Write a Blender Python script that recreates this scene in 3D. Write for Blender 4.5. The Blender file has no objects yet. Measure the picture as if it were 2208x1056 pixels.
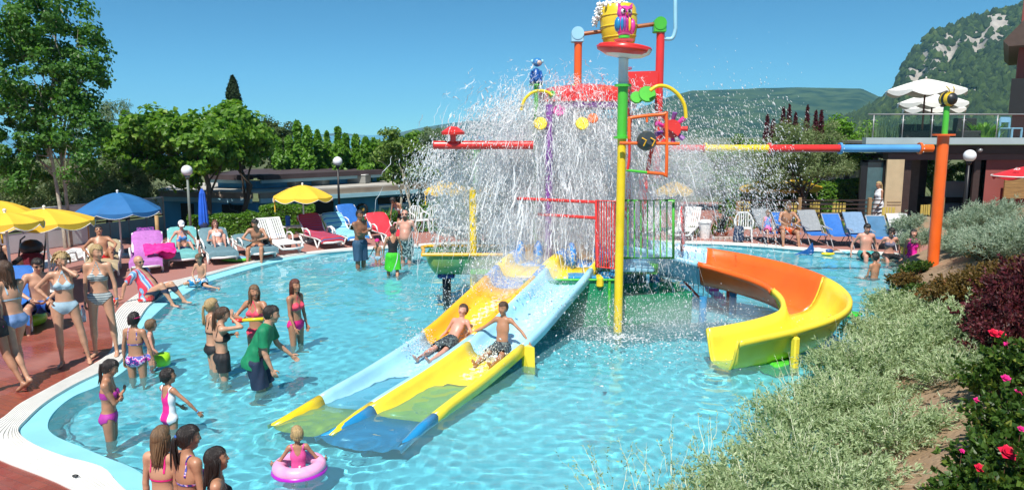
import bpy, bmesh, math, random
import numpy as np
from mathutils import Vector, Matrix
R = math.radians
rng = np.random.default_rng(7)
random.seed(7)
SC = bpy.context.scene
COL = SC.collection
# ------------------------------------------------------------------ camera, world, sun, exposure
CAM_H, FPX, PITCH = 3.35, 1600.0, math.atan2(238.0, 1600.0)
cam_data = bpy.data.cameras.new('camera')
cam_data.sensor_width = 36.0
cam_data.lens = 36.0 * FPX / 2208.0
cam_data.clip_end = 60000
cam_data.clip_start = 0.05
cam = bpy.data.objects.new('camera', cam_data)
COL.objects.link(cam)
cam.location = (0, 0, CAM_H)
cam.rotation_euler = (math.pi / 2 - PITCH, 0, 0)
SC.camera = cam
SUN_EL, SUN_AZ = 57.0, 194.0
world = bpy.data.worlds.new('World'); SC.world = world; world.use_nodes = True
nt = world.node_tree; bgn = nt.nodes['Background']
sky = nt.nodes.new('ShaderNodeTexSky'); sky.sky_type = 'NISHITA'; sky.sun_disc = False
sky.sun_elevation = R(SUN_EL); sky.sun_rotation = R(SUN_AZ); sky.altitude = 100
sky.air_density = 0.6; sky.dust_density = 0.0; sky.ozone_density = 10.0
_tint = nt.nodes.new('ShaderNodeMix'); _tint.data_type = 'RGBA'; _tint.blend_type = 'MULTIPLY'; _tint.inputs[0].default_value = 1.0
_tint.inputs[7].default_value = (0.47, 0.85, 0.77, 1)       # the deep cyan-blue of this summer sky
nt.links.new(sky.outputs[0], _tint.inputs[6]); nt.links.new(_tint.outputs[2], bgn.inputs[0]); bgn.inputs[1].default_value = 0.114
sun_d = bpy.data.lights.new('sun', 'SUN'); sun_d.energy = 5.0; sun_d.angle = R(0.5); sun_d.color = (1.0, 0.95, 0.87)
sun = bpy.data.objects.new('sun', sun_d); COL.objects.link(sun)
_sd = Vector((math.sin(R(SUN_AZ)) * math.cos(R(SUN_EL)), math.cos(R(SUN_AZ)) * math.cos(R(SUN_EL)), math.sin(R(SUN_EL))))
sun.rotation_euler = _sd.to_track_quat('Z', 'Y').to_euler(); sun.location = (0, -10, 30)
try: sun_d.cycles.is_caustics_light = True
except Exception as e: print('caustic light', e)
SC.view_settings.view_transform = 'Standard'; SC.view_settings.look = 'None'
SC.view_settings.exposure = 0.38; SC.view_settings.gamma = 1.0
SC.view_settings.use_curve_mapping = False
cy = SC.cycles
cy.max_bounces = 8; cy.diffuse_bounces = 3; cy.glossy_bounces = 3; cy.transmission_bounces = 5
cy.transparent_max_bounces = 64; cy.volume_bounces = 2
cy.caustics_reflective = False; cy.caustics_refractive = True; cy.blur_glossy = 0.3
cy.sample_clamp_indirect = 4.0
# ------------------------------------------------------------------ layout helpers (pixels of the 2208 px photograph -> places on the ground)
_cp, _sp = math.cos(PITCH), math.sin(PITCH)
def ray(px, py):
 a = (px - 1104.0) / FPX; b = (528.0 - py) / FPX
 return Vector((a, _cp + b * _sp, -_sp + b * _cp))
def gp(px, py, z=0.0):
 d = ray(px, py); t = (z - CAM_H) / d.z
 return Vector((d.x * t, d.y * t, z))
def dp(px, py, Y):
 d = ray(px, py); t = Y / d.y
 return Vector((d.x * t, Y, CAM_H + d.z * t))
# ------------------------------------------------------------------ object helpers
def link(o, parent=None, label=None, cat=None, group=None, kind=None):
 COL.objects.link(o)
 if parent is not None: o.parent = parent
 if label: o['label'] = label
 if cat: o['category'] = cat
 if group: o['group'] = group
 if kind: o['kind'] = kind
 return o
def thing(name, label, cat, loc=(0, 0, 0), rz=0.0, group=None):
 o = bpy.data.objects.new(name, None); o.empty_display_size = 0.2
 o.location = loc; o.rotation_euler = (0, 0, rz)
 return link(o, None, label, cat, group)
def part_label(o, s): o['label'] = s; return o
class MB:
 """mesh builder: collects verts / faces with material index and smooth flag"""
 def __init__(s): s.v = []; s.f = []; s.m = []; s.n = 0
 def add(s, v, f, mi=0):
  v = np.asarray(v, float).reshape(-1, 3)
  s.v.append(v)
  for q in f: s.f.append([int(i) + s.n for i in q]); s.m.append(mi)
  s.n += len(v)
  return s
 def box(s, c, size, rz=0.0, mi=0, M=None, bevel=0.0, taper=1.0):
  hx, hy, hz = size[0] / 2, size[1] / 2, size[2] / 2
  if bevel > 0:
   b = min(bevel, hx * .9, hy * .9, hz * .9)
   vs = []
   for z, e in ((-hz, b), (-hz + b, 0), (hz - b, 0), (hz, b)):
    X, Y = hx - e, hy - e
    k = taper if z > 0 else 1.0
    X *= k; Y *= k
    cb = min(b, X * .9, Y * .9)
    for (x, y) in ((X - cb, -Y), (X, -Y + cb), (X, Y - cb), (X - cb, Y), (-X + cb, Y), (-X, Y - cb), (-X, -Y + cb), (-X + cb, -Y)):
     vs.append((x, y, z))
   f = [tuple(range(7, -1, -1)), tuple(range(24, 32))]
   for r in range(3):
    for i in range(8):
     f.append((r * 8 + i, r * 8 + (i + 1) % 8, (r + 1) * 8 + (i + 1) % 8, (r + 1) * 8 + i))
  else:
   vs = [(x * (taper if z > 0 else 1), y * (taper if z > 0 else 1), z) for z in (-hz, hz) for x, y in ((-hx, -hy), (hx, -hy), (hx, hy), (-hx, hy))]
   f = [(3, 2, 1, 0), (4, 5, 6, 7), (0, 1, 5, 4), (1, 2, 6, 5), (2, 3, 7, 6), (3, 0, 4, 7)]
  vs = np.array(vs)
  if M is not None: vs = vs @ np.array(M.to_3x3()).T
  elif rz: 
   c_, s_ = math.cos(rz), math.sin(rz)
   vs = vs @ np.array([[c_, s_, 0], [-s_, c_, 0], [0, 0, 1]])
  return s.add(vs + np.array(c), f, mi)
 def tube(s, pts, r, n=8, mi=0, caps=True, closed=False, flat=1.0):
  P = [Vector(p) for p in pts]; k = len(P)
  rs = [r] * k if not hasattr(r, '__len__') else list(r)
  vs = []; f = []
  up = None
  for i in range(k):
   if closed: d = P[(i + 1) % k] - P[i - 1]
   else: d = P[min(i + 1, k - 1)] - P[max(i - 1, 0)]
   if d.length < 1e-9: d = Vector((0, 0, 1))
   d.normalize()
   if up is None:
    up = Vector((0, 0, 1)) if abs(d.z) < .9 else Vector((0, 1, 0))
   a = d.cross(up)
   if a.length < 1e-6: a = d.orthogonal()
   a.normalize(); b = a.cross(d).normalized(); up = b
   for j in range(n):
    t = 2 * math.pi * j / n
    vs.append(P[i] + rs[i] * (a * math.cos(t) + b * (math.sin(t) * flat)))
  segs = k if closed else k - 1
  for i in range(segs):
   i2 = (i + 1) % k
   for j in range(n):
    f.append((i * n + j, i2 * n + j, i2 * n + (j + 1) % n, i * n + (j + 1) % n))
  if caps and not closed:
   f.append(tuple(range(n))); f.append(tuple((k - 1) * n + n - 1 - j for j in range(n)))
  return s.add([tuple(v) for v in vs], f, mi)
 def lathe(s, prof, c=(0, 0, 0), n=16, mi=0, a0=0.0, a1=2 * math.pi, M=None, sx=1.0, sy=1.0):
  full = abs(a1 - a0 - 2 * math.pi) < 1e-6
  m = n if full else n + 1
  vs = []
  for (r, z) in prof:
   for j in range(m):
    t = a0 + (a1 - a0) * j / n
    vs.append((r * math.cos(t) * sx, r * math.sin(t) * sy, z))
  f = []
  for i in range(len(prof) - 1):
   for j in range(n):
    j2 = (j + 1) % m
    f.append((i * m + j, i * m + j2, (i + 1) * m + j2, (i + 1) * m + j))
  vs = np.array(vs)
  if M is not None: vs = vs @ np.array(M.to_3x3()).T
  return s.add(vs + np.array(c), f, mi)
 def ball(s, c, r, n=12, mi=0, M=None):
  r = (r, r, r) if not hasattr(r, '__len__') else r
  prof = [(math.sin(math.pi * i / (n // 2 + 1)) if 0 < i < n // 2 + 1 else 1e-4, -math.cos(math.pi * i / (n // 2 + 1))) for i in range(n // 2 + 2)]
  vs = []
  for (q, z) in prof:
   for j in range(n):
    t = 2 * math.pi * j / n
    vs.append((q * math.cos(t) * r[0], q * math.sin(t) * r[1], z * r[2]))
  f = []
  for i in range(len(prof) - 1):
   for j in range(n):
    f.append((i * n + j, i * n + (j + 1) % n, (i + 1) * n + (j + 1) % n, (i + 1) * n + j))
  vs = np.array(vs)
  if M is not None: vs = vs @ np.array(M.to_3x3()).T
  return s.add(vs + np.array(c), f, mi)
 def prism(s, poly, z0, z1, mi=0):
  n = len(poly)
  vs = [(p[0], p[1], z0) for p in poly] + [(p[0], p[1], z1) for p in poly]
  f = [tuple(range(n - 1, -1, -1)), tuple(range(n, 2 * n))] + [(i, (i + 1) % n, n + (i + 1) % n, n + i) for i in range(n)]
  return s.add(vs, f, mi)
 def build(s, name, mats, parent=None, smooth=False, **kw):
  me = bpy.data.meshes.new(name)
  V = np.concatenate(s.v) if s.v else np.zeros((0, 3))
  me.from_pydata(V.tolist(), [], s.f)
  if not isinstance(mats, (list, tuple)): mats = [mats]
  for m in mats: me.materials.append(m)
  if len(mats) > 1: me.polygons.foreach_set('material_index', s.m)
  if smooth: me.polygons.foreach_set('use_smooth', [True] * len(s.f))
  if smooth == 'angle':
   me.set_sharp_from_angle(angle=R(38))
  me.update()
  o = bpy.data.objects.new(name, me)
  return link(o, parent, **kw)
def mesh_np(name, V, F, mats, smooth=False, midx=None, parent=None, **kw):
 """fast mesh from numpy; F is (n,3) or (n,4)"""
 me = bpy.data.meshes.new(name)
 V = np.ascontiguousarray(V, dtype=np.float32); F = np.ascontiguousarray(F, dtype=np.int32)
 k = F.shape[1]
 me.vertices.add(len(V)); me.vertices.foreach_set('co', V.ravel())
 me.loops.add(F.size); me.loops.foreach_set('vertex_index', F.ravel())
 me.polygons.add(len(F)); me.polygons.foreach_set('loop_start', np.arange(0, F.size, k, dtype=np.int32))
 try: me.polygons.foreach_set('loop_total', np.full(len(F), k, dtype=np.int32))
 except Exception: pass
 if not isinstance(mats, (list, tuple)): mats = [mats]
 for m in mats: me.materials.append(m)
 if midx is not None: me.polygons.foreach_set('material_index', np.asarray(midx, dtype=np.int32))
 me.polygons.foreach_set('use_smooth', np.full(len(F), bool(smooth)))
 me.update(calc_edges=True); me.validate()
 o = bpy.data.objects.new(name, me)
 return link(o, parent, **kw)
def copy_thing(root, loc=None, rz=None, label=None, scale=None):
 def rec(o, parent):
  c = o.copy(); COL.objects.link(c); c.parent = parent
  for ch in o.children: rec(ch, c)
  return c
 kids = list(root.children)
 r = root.copy(); COL.objects.link(r)
 for ch in kids: rec(ch, r)
 if loc is not None: r.location = loc
 if rz is not None: r.rotation_euler = (0, 0, rz)
 if label: r['label'] = label
 if scale is not None: r.scale = scale if hasattr(scale, '__len__') else (scale,) * 3
 return r
# ------------------------------------------------------------------ materials
_mc = {}
def mat(name, col, rough=0.6, var=0.12, scale=6.0, bump=0.0, bscale=None, spec=0.5, trans=0.0, metal=0.0, col2=None, coat=0.0, sss=0.0, alpha=1.0, detail=4.0, mapping=None, coords='Object'):
 if name in _mc: return _mc[name]
 m = bpy.data.materials.new(name); m.use_nodes = True
 nt = m.node_tree; b = nt.nodes['Principled BSDF']; L = nt.links
 c = tuple(col) + (1,)
 b.inputs['Roughness'].default_value = rough; b.inputs['Metallic'].default_value = metal
 b.inputs['Specular IOR Level'].default_value = spec
 if coat: b.inputs['Coat Weight'].default_value = coat
 if sss:
  b.inputs['Subsurface Weight'].default_value = sss; b.inputs['Subsurface Radius'].default_value = (.02, .008, .004)
 if trans: b.inputs['Transmission Weight'].default_value = trans
 tc = nt.nodes.new('ShaderNodeTexCoord'); nz = nt.nodes.new('ShaderNodeTexNoise')
 nz.inputs['Scale'].default_value = scale; nz.inputs['Detail'].default_value = detail
 if mapping:
  mp = nt.nodes.new('ShaderNodeMapping'); mp.inputs['Scale'].default_value = mapping
  L.new(tc.outputs[coords], mp.inputs[0]); src = mp.outputs[0]
 else: src = tc.outputs[coords]
 L.new(src, nz.inputs['Vector'])
 mx = nt.nodes.new('ShaderNodeMix'); mx.data_type = 'RGBA'
 rp = nt.nodes.new('ShaderNodeMapRange'); rp.inputs[1].default_value = .3; rp.inputs[2].default_value = .7
 L.new(nz.outputs['Fac'], rp.inputs[0]); L.new(rp.outputs[0], mx.inputs[0])
 if col2 is None:
  lo = tuple(max(0, x * (1 - var)) for x in col) + (1,); hi = tuple(min(1, x * (1 + var)) for x in col) + (1,)
 else: lo, hi = c, tuple(col2) + (1,)
 mx.inputs[6].default_value = lo; mx.inputs[7].default_value = hi
 L.new(mx.outputs[2], b.inputs['Base Color'])
 if bump:
  n2 = nt.nodes.new('ShaderNodeTexNoise'); n2.inputs['Scale'].default_value = bscale or scale * 4; n2.inputs['Detail'].default_value = 3
  L.new(src, n2.inputs['Vector'])
  bp = nt.nodes.new('ShaderNodeBump'); bp.inputs['Strength'].default_value = bump; bp.inputs['Distance'].default_value = 0.02
  L.new(n2.outputs['Fac'], bp.inputs['Height']); L.new(bp.outputs[0], b.inputs['Normal'])
 _mc[name] = m
 return m
def leaf_mat(name, c1, c2, rough=0.5, trans=0.35, c3=None):
 """double-sided leaf: diffuse + translucent, colour varies leaf by leaf"""
 if name in _mc: return _mc[name]
 m = bpy.data.materials.new(name); m.use_nodes = True
 nt = m.node_tree; nt.nodes.clear(); L = nt.links
 out = nt.nodes.new('ShaderNodeOutputMaterial'); geo = nt.nodes.new('ShaderNodeNewGeometry')
 cr = nt.nodes.new('ShaderNodeValToRGB'); e = cr.color_ramp.elements
 e[0].color = tuple(c1) + (1,); e[1].color = tuple(c2) + (1,)
 if c3 is not None:
  n = e.new(0.92); n.color = tuple(c2) + (1,); e[2].color = tuple(c3) + (1,)
 L.new(geo.outputs['Random Per Island'], cr.inputs[0])
 p = nt.nodes.new('ShaderNodeBsdfPrincipled'); p.inputs['Roughness'].default_value = rough
 p.inputs['Specular IOR Level'].default_value = 0.4
 tr = nt.nodes.new('ShaderNodeBsdfTranslucent'); mx = nt.nodes.new('ShaderNodeMixShader'); mx.inputs[0].default_value = trans
 g = nt.nodes.new('ShaderNodeMix'); g.data_type = 'RGBA'; g.blend_type = 'MULTIPLY'; g.inputs[0].default_value = 1.0
 g.inputs[7].default_value = (1.25, 1.35, 0.5, 1)
 L.new(cr.outputs[0], p.inputs['Base Color']); L.new(cr.outputs[0], g.inputs[6]); L.new(g.outputs[2], tr.inputs[0])
 L.new(p.outputs[0], mx.inputs[1]); L.new(tr.outputs[0], mx.inputs[2]); L.new(mx.outputs[0], out.inputs[0])
 _mc[name] = m
 return m
# smooth value noise on arrays (numpy)
def _hash2(ix, iy, seed):
 h = (ix.astype(np.int64) * 374761393 + iy.astype(np.int64) * 668265263 + seed * 1442695041) & 0xffffffff
 h = ((h ^ (h >> 13)) * 1274126177) & 0xffffffff
 return ((h ^ (h >> 16)) & 0xffff) / 65535.0
def vnoise(x, y, seed=0):
 x = np.asarray(x, float); y = np.asarray(y, float)
 ix, iy = np.floor(x), np.floor(y); fx, fy = x - ix, y - iy
 fx = fx * fx * (3 - 2 * fx); fy = fy * fy * (3 - 2 * fy)
 a = _hash2(ix, iy, seed); b = _hash2(ix + 1, iy, seed); c = _hash2(ix, iy + 1, seed); d = _hash2(ix + 1, iy + 1, seed)
 return (a * (1 - fx) + b * fx) * (1 - fy) + (c * (1 - fx) + d * fx) * fy
def fbm(x, y, oct=4, seed=0):
 s = 0; a = 1; t = 0
 for i in range(oct):
  s = s + a * vnoise(x * 2 ** i, y * 2 ** i, seed + i); t += a; a *= .5
 return s / t
def catmull(P, n=6, closed=False):
 P = [np.array(p, float) for p in P]; out = []; k = len(P)
 rngi = range(k if closed else k - 1)
 for i in rngi:
  p0 = P[(i - 1) % k] if (closed or i > 0) else P[0]; p1 = P[i]; p2 = P[(i + 1) % k]
  p3 = P[(i + 2) % k] if (closed or i + 2 < k) else P[-1]
  for j in range(n):
   t = j / n
   out.append(.5 * ((2 * p1) + (-p0 + p2) * t + (2 * p0 - 5 * p1 + 4 * p2 - p3) * t * t + (-p0 + 3 * p1 - 3 * p2 + p3) * t ** 3))
 if not closed: out.append(P[-1])
 return np.array(out)
def in_poly(px, py, poly):
 inside = np.zeros(np.shape(px), bool); n = len(poly); j = n - 1
 for i in range(n):
  xi, yi = poly[i][0], poly[i][1]; xj, yj = poly[j][0], poly[j][1]
  c = ((yi > py) != (yj > py)) & (px < (xj - xi) * (py - yi) / (yj - yi + 1e-12) + xi)
  inside ^= c; j = i
 return inside
# ------------------------------------------------------------------ THE SETTING: ground, deck, pool
WZ = 0.0           # water level
DZ = 0.06          # deck level
FLOOR_Z = -0.50
def G(l, z=DZ): return [gp(x, y, z) for x, y in l]
# outer edge of the white overflow band, clockwise from the bottom left, as seen in the photograph
outer_px = [(330, 1180), (154, 1056), (0, 992), (-75, 950), (-60, 930), (0, 905), (39, 874), (79, 851), (138, 819), (197, 788), (232, 765), (243, 745), (241, 715), (243, 690), (260, 662), (300, 632), (345, 612), (389, 602), (455, 586), (561, 559), (674, 542), (760, 534), (883, 527), (1000, 521), (1150, 515), (1300, 515), (1456, 519), (1541, 521), (1635, 526), (1753, 535), (1842, 540), (1959, 548), (1999, 560)]
inner_px = [(440, 1180), (270, 1056), (221, 1008), (138, 984), (71, 957), (40, 930), (57, 905), (98, 868), (158, 831), (221, 801), (255, 783), (272, 760), (272, 735), (284, 710), (299, 690), (322, 658), (358, 634), (396, 612), (462, 590), (566, 563), (678, 546), (764, 538), (886, 531), (1001, 525), (1150, 519), (1300, 519), (1456, 523), (1541, 525), (1634, 530), (1751, 539), (1840, 544), (1953, 552), (1988, 562)]
ledge_px = [(520, 1180), (350, 1056), (290, 1012), (236, 990), (169, 962), (118, 940), (103, 918), (118, 888), (158, 856), (213, 833), (258, 808), (290, 778), (296, 742), (302, 715), (323, 690), (362, 655), (400, 634), (440, 612), (500, 592), (590, 567), (690, 549), (770, 541), (890, 534), (1003, 528), (1150, 522), (1300, 522), (1456, 526), (1541, 528), (1633, 533), (1750, 542), (1838, 547), (1948, 556), (1978, 566)]
_o = catmull([tuple(v) for v in G(outer_px)], 5); _i = catmull([tuple(v) for v in G(inner_px)], 5); _l = catmull([tuple(v) for v in G(ledge_px, WZ)], 5)
# right-hand shore, hidden under the planted bank
right_px = [(1990, 600), (1955, 650), (1900, 710), (1860, 770), (1820, 860), (1800, 980), (1840, 1180)]
_r = catmull([tuple(_i[-1])] + [tuple(v) for v in G(right_px)], 5)[1:]
M_floor = mat('pool_paint', (0.42, 0.86, 0.93), 0.6, 0.06, 1.2, detail=5)
M_ledge = mat('ledge_paint', (0.27, 0.66, 0.76), 0.5, 0.09, 1.6)
M_band = mat('overflow_grille', (0.74, 0.74, 0.70), 0.55, 0.06, 5.0)
def loft(name, curves, m, smooth=False, **kw):
 n = len(curves[0]); V = np.concatenate([np.asarray(c, float) for c in curves])
 F = []
 for k in range(len(curves) - 1):
  a = np.arange(n - 1) + k * n
  F.append(np.stack([a, a + 1, a + 1 + n, a + n], 1))
 return mesh_np(name, V, np.concatenate(F), m, smooth, **kw)
# overflow grille: white slatted band, its slats run along the pool (real grooves)
_c = []
NS = 11
for k in range(NS):
 for t, dz in ((0.0, 0), (0.68, 0), (0.70, -0.014), (0.98, -0.014)):
  u = (k + t) / NS
  p = _o * (1 - u) + _i * u; p = p.copy(); p[:, 2] = DZ + 0.012 + dz; _c.append(p)
p = _i.copy(); p[:, 2] = DZ + 0.012; _c.append(p)
p = _i.copy(); p[:, 2] = DZ - 0.03; _c.append(p)
p = _o.copy(); p[:, 2] = DZ - 0.05; _c.insert(0, p)
loft('overflow_grille', _c, M_band, kind='structure')
# pale blue ledge sloping into the water and the wall below it
_a = _i.copy(); _a[:, 2] = DZ - 0.02; _a2 = _i * .75 + _l * .25; _a2[:, 2] = DZ - 0.03
_b = _l.copy(); _b[:, 2] = WZ + 0.012
_b2 = _l.copy(); _b2[:, 2] = WZ - 0.03
_cen = np.array([1.5, 14.0, 0])
def inward(c, d, z):
 t = np.gradient(c, axis=0); nrm = np.stack([t[:, 1], -t[:, 0], np.zeros(len(t))], 1)
 nrm /= np.linalg.norm(nrm, axis=1)[:, None] + 1e-9
 q = c + nrm * d; q[:, 2] = z; return q
loft('pool_ledge', [_a, _a2, _a2 * .5 + _b * .5, _b], M_ledge, smooth=True, kind='structure')
loft('pool_side', [_b, _b2, inward(_l, .05, -0.2), inward(_l, .10, FLOOR_Z - .02)], M_ledge, smooth=True, kind='structure')
_rr = _r.copy(); _rr[:, 2] = DZ - .04; _rb = _r.copy(); _rb[:, 2] = FLOOR_Z - .02
_rr2 = _rr + np.array([.3, -.1, 0])
loft('pool_wall', [_rr2, _rr, _rb], M_ledge, kind='structure')
# floor
pool_poly = np.concatenate([_l[:, :2], _r[:, :2]])
xmin, xmax = pool_poly[:, 0].min() - .6, pool_poly[:, 0].max() + .6
ymin, ymax = pool_poly[:, 1].min() - .6, pool_poly[:, 1].max() + .6
fl = MB(); fl.add([(xmin, ymin, FLOOR_Z), (xmax, ymin, FLOOR_Z), (xmax, ymax, FLOOR_Z), (xmin, ymax, FLOOR_Z)], [(0, 1, 2, 3)])
for _y0, _y1 in ((8, 10),): pass
fl = MB(); _ys = [ymin, 10, 11, 12, 13, 14, 15, 16, 17, 18, ymax]
def floor_z(y):
 t = min(1, max(0, (y - 10.0) / 8.0)); t = t * t * (3 - 2 * t)
 return FLOOR_Z + .18 * t
fl.add([v for y in _ys for v in ((xmin, y, floor_z(y)), (xmax, y, floor_z(y)))], [(2 * i, 2 * i + 1, 2 * i + 3, 2 * i + 2) for i in range(len(_ys) - 1)])
pool_floor = fl.build('pool_floor', M_floor, smooth=True, kind='structure')
# deck: red terracotta ground; a large sheet with the pool cut out of it
deck_out = [(-30, -6), (40, -6), (40, 36.5), (4.5, 36.5), (2.5, 26.0), (-3, 25.3), (-9, 26.0), (-30, 21.5)]
def sheet_with_hole(name, hole, outer, z, m, **kw):
 bm = bmesh.new()
 vo = [bm.verts.new((x, y, z)) for x, y in outer]; vi = [bm.verts.new((p[0], p[1], z)) for p in hole]
 es = [bm.edges.new((vo[i], vo[(i + 1) % len(vo)])) for i in range(len(vo))] + [bm.edges.new((vi[i], vi[(i + 1) % len(vi)])) for i in range(len(vi))]
 bmesh.ops.triangle_fill(bm, use_beauty=True, use_dissolve=False, edges=es)
 bm.normal_update()
 for f in bm.faces:
  if f.normal.z < 0: f.normal_flip()
 me = bpy.data.meshes.new(name); bm.to_mesh(me); bm.free(); me.materials.append(m)
 return link(bpy.data.objects.new(name, me), **kw)
hole = np.concatenate([_o[:, :2], _r[:, :2]])
def deck_material():
 m = bpy.data.materials.new('deck_pavers'); m.use_nodes = True; nt = m.node_tree; L = nt.links
 b = nt.nodes['Principled BSDF']; tc = nt.nodes.new('ShaderNodeTexCoord')
 br = nt.nodes.new('ShaderNodeTexBrick'); br.inputs['Scale'].default_value = 1.0
 mp = nt.nodes.new('ShaderNodeMapping'); mp.inputs['Rotation'].default_value = (0, 0, R(28)); L.new(tc.outputs['Object'], mp.inputs[0]); L.new(mp.outputs[0], br.inputs[0])
 br.inputs['Brick Width'].default_value = .2; br.inputs['Row Height'].default_value = .1; br.inputs['Mortar Size'].default_value = .004
 br.inputs['Color1'].default_value = (.30, .070, .045, 1); br.inputs['Color2'].default_value = (.235, .058, .040, 1); br.inputs['Mortar'].default_value = (.17, .055, .04, 1)
 nz = nt.nodes.new('ShaderNodeTexNoise'); nz.inputs['Scale'].default_value = .9; nz.inputs['Detail'].default_value = 7; L.new(tc.outputs['Object'], nz.inputs[0])
 # dry pale patches between darker wet ones
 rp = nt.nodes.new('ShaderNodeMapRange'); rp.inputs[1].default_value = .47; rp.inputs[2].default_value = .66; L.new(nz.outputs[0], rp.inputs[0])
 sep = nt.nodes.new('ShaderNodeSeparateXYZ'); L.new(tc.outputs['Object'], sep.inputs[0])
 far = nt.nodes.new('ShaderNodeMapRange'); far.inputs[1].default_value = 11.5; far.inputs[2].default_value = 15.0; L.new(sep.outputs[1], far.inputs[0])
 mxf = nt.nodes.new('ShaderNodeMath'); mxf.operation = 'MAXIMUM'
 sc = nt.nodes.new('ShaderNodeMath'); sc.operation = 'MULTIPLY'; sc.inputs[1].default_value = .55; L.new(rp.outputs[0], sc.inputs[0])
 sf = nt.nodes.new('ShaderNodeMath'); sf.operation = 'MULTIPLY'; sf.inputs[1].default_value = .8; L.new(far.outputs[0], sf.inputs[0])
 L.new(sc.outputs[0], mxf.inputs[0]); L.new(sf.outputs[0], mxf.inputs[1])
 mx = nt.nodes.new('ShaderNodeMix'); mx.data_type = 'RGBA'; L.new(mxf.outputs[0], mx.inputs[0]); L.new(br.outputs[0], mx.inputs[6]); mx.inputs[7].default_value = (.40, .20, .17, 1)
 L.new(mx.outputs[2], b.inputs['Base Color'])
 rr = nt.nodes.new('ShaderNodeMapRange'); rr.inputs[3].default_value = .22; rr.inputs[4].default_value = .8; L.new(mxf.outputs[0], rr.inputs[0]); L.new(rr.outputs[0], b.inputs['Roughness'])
 bp = nt.nodes.new('ShaderNodeBump'); bp.inputs['Strength'].default_value = .35; bp.inputs['Distance'].default_value = .01; L.new(br.outputs['Fac'], bp.inputs['Height']); bp.invert = True
 L.new(bp.outputs[0], b.inputs['Normal'])
 return m
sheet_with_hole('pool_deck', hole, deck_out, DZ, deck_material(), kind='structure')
_sk = MB(); _n = len(deck_out)
_sk.add([(x, y, z) for z in (DZ - .002, -1.3) for x, y in deck_out], [(i, (i + 1) % _n, _n + (i + 1) % _n, _n + i) for i in range(_n)]); _sk.build('deck_edge', mat('retaining_wall', (.35, .31, .27), .8), kind='structure')
# land beyond, down to the far shore, plus the lake
M_land = mat('dry_grass_ground', (.10, .12, .04), .9, .3, .2)
ms = MB(); ms.add([(-4500, -60, -1.2), (4500, -60, -1.2), (4500, 4700, -1.2), (-4500, 4700, -1.2)], [(0, 1, 2, 3)]); 
ms.build('ground', M_land, kind='structure')
# ------------------------------------------------------------------ water
def wave_h(x, y):
 r2 = np.random.default_rng(11); h = np.zeros_like(x)
 for lam, amp, n in ((1.5, .0038, 5), (.7, .0022, 6), (.36, .0012, 10), (.20, .0010, 14)):
  for _ in range(n):
   a = r2.uniform(0, 2 * math.pi); l = lam * r2.uniform(.75, 1.3); k = 2 * math.pi / l
   wx = x + .5 * l * (vnoise(x / l * .7, y / l * .7, r2.integers(999)) - .5) ; 
   h += amp * r2.uniform(.6, 1.2) * np.sin(k * (math.cos(a) * wx + math.sin(a) * y) + r2.uniform(0, 6.28))
 return h
ys = [ymin]
while ys[-1] < ymax: ys.append(ys[-1] + .035 + .0045 * max(0, ys[-1] - 5))
ys = np.array(ys); xs = np.arange(xmin, xmax, .055)
X, Y = np.meshgrid(xs, ys)
warp = wave_h(X, Y)
calm = .75 + .5 * fbm(X * .35, Y * .35, 3, 5)
Zw = WZ + warp * calm
# rings and wakes round everybody and everything that stands in the water, rough water under the splash
for px_, py_, am in [(778, 577, 1), (815, 571, .5), (876, 568, 1), (848, 594, 1.2), (462, 798, .8), (482, 815, 1), (556, 762, .8), (560, 838, 1.3), (640, 742, 1), (297, 812, .9), (328, 782, .7), (240, 942, .9), (368, 922, 1), (343, 1075, .8), (400, 1085, .8), (646, 1022, 1.2), (1885, 598, .8), (1332, 715, 1.3), (962, 625, 1), (1540, 805, 1.6), (640, 925, 1.6), (780, 950, 1.8), (395, 640, .8)]:
 c_ = gp(px_, py_); r_ = np.hypot(X - c_.x, Y - c_.y); Zw = Zw + .0085 * am * np.exp(-r_ / .42) * np.cos(2 * math.pi * r_ / .19 + px_)
for cx_, cy_, s_ in ((1.8, 12.2, 1.3), (3.2, 12.4, 1.1), (-1.6, 12.6, 1.0), (1.2, 10.8, .9)):
 g_ = np.exp(-((X - cx_) ** 2 + (Y - cy_) ** 2) / (s_ * s_)); Zw = Zw + g_ * .030 * (fbm(X * 5.3, Y * 5.3, 3, 8) - .5)
nx = len(xs); idx = np.arange(X.size).reshape(X.shape)
F = np.stack([idx[:-1, :-1], idx[:-1, 1:], idx[1:, 1:], idx[1:, :-1]], -1).reshape(-1, 4)
cxf = (X[:-1, :-1] + X[1:, 1:]).ravel() / 2; cyf = (Y[:-1, :-1] + Y[1:, 1:]).ravel() / 2
# water reaches a little way under the ledge and the bank
grow = np.concatenate([inward(_l, -.16, 0)[:, :2], _r[:, :2] + np.array([.25, -.05])])
keep = in_poly(cxf, cyf, grow)
F = F[keep]
used = np.unique(F); remap = np.full(X.size, -1); remap[used] = np.arange(len(used))
VW = np.stack([X.ravel(), Y.ravel(), Zw.ravel()], 1)[used]
mw = bpy.data.materials.new('pool_water'); mw.use_nodes = True
_n = mw.node_tree; _n.nodes.clear(); _out = _n.nodes.new('ShaderNodeOutputMaterial')
_g = _n.nodes.new('ShaderNodeBsdfPrincipled')
_g.inputs['Base Color'].default_value = (.34, .80, .90, 1); _g.inputs['Roughness'].default_value = 0.0; _g.inputs['IOR'].default_value = 1.33
_g.inputs['Transmission Weight'].default_value = .87
_n.links.new(_g.outputs[0], _out.inputs[0])
water = mesh_np('pool_water', VW, remap[F], mw, smooth=True, kind='structure')
water.cycles.is_caustics_caster = True
pool_floor.cycles.is_caustics_receiver = True
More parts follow.
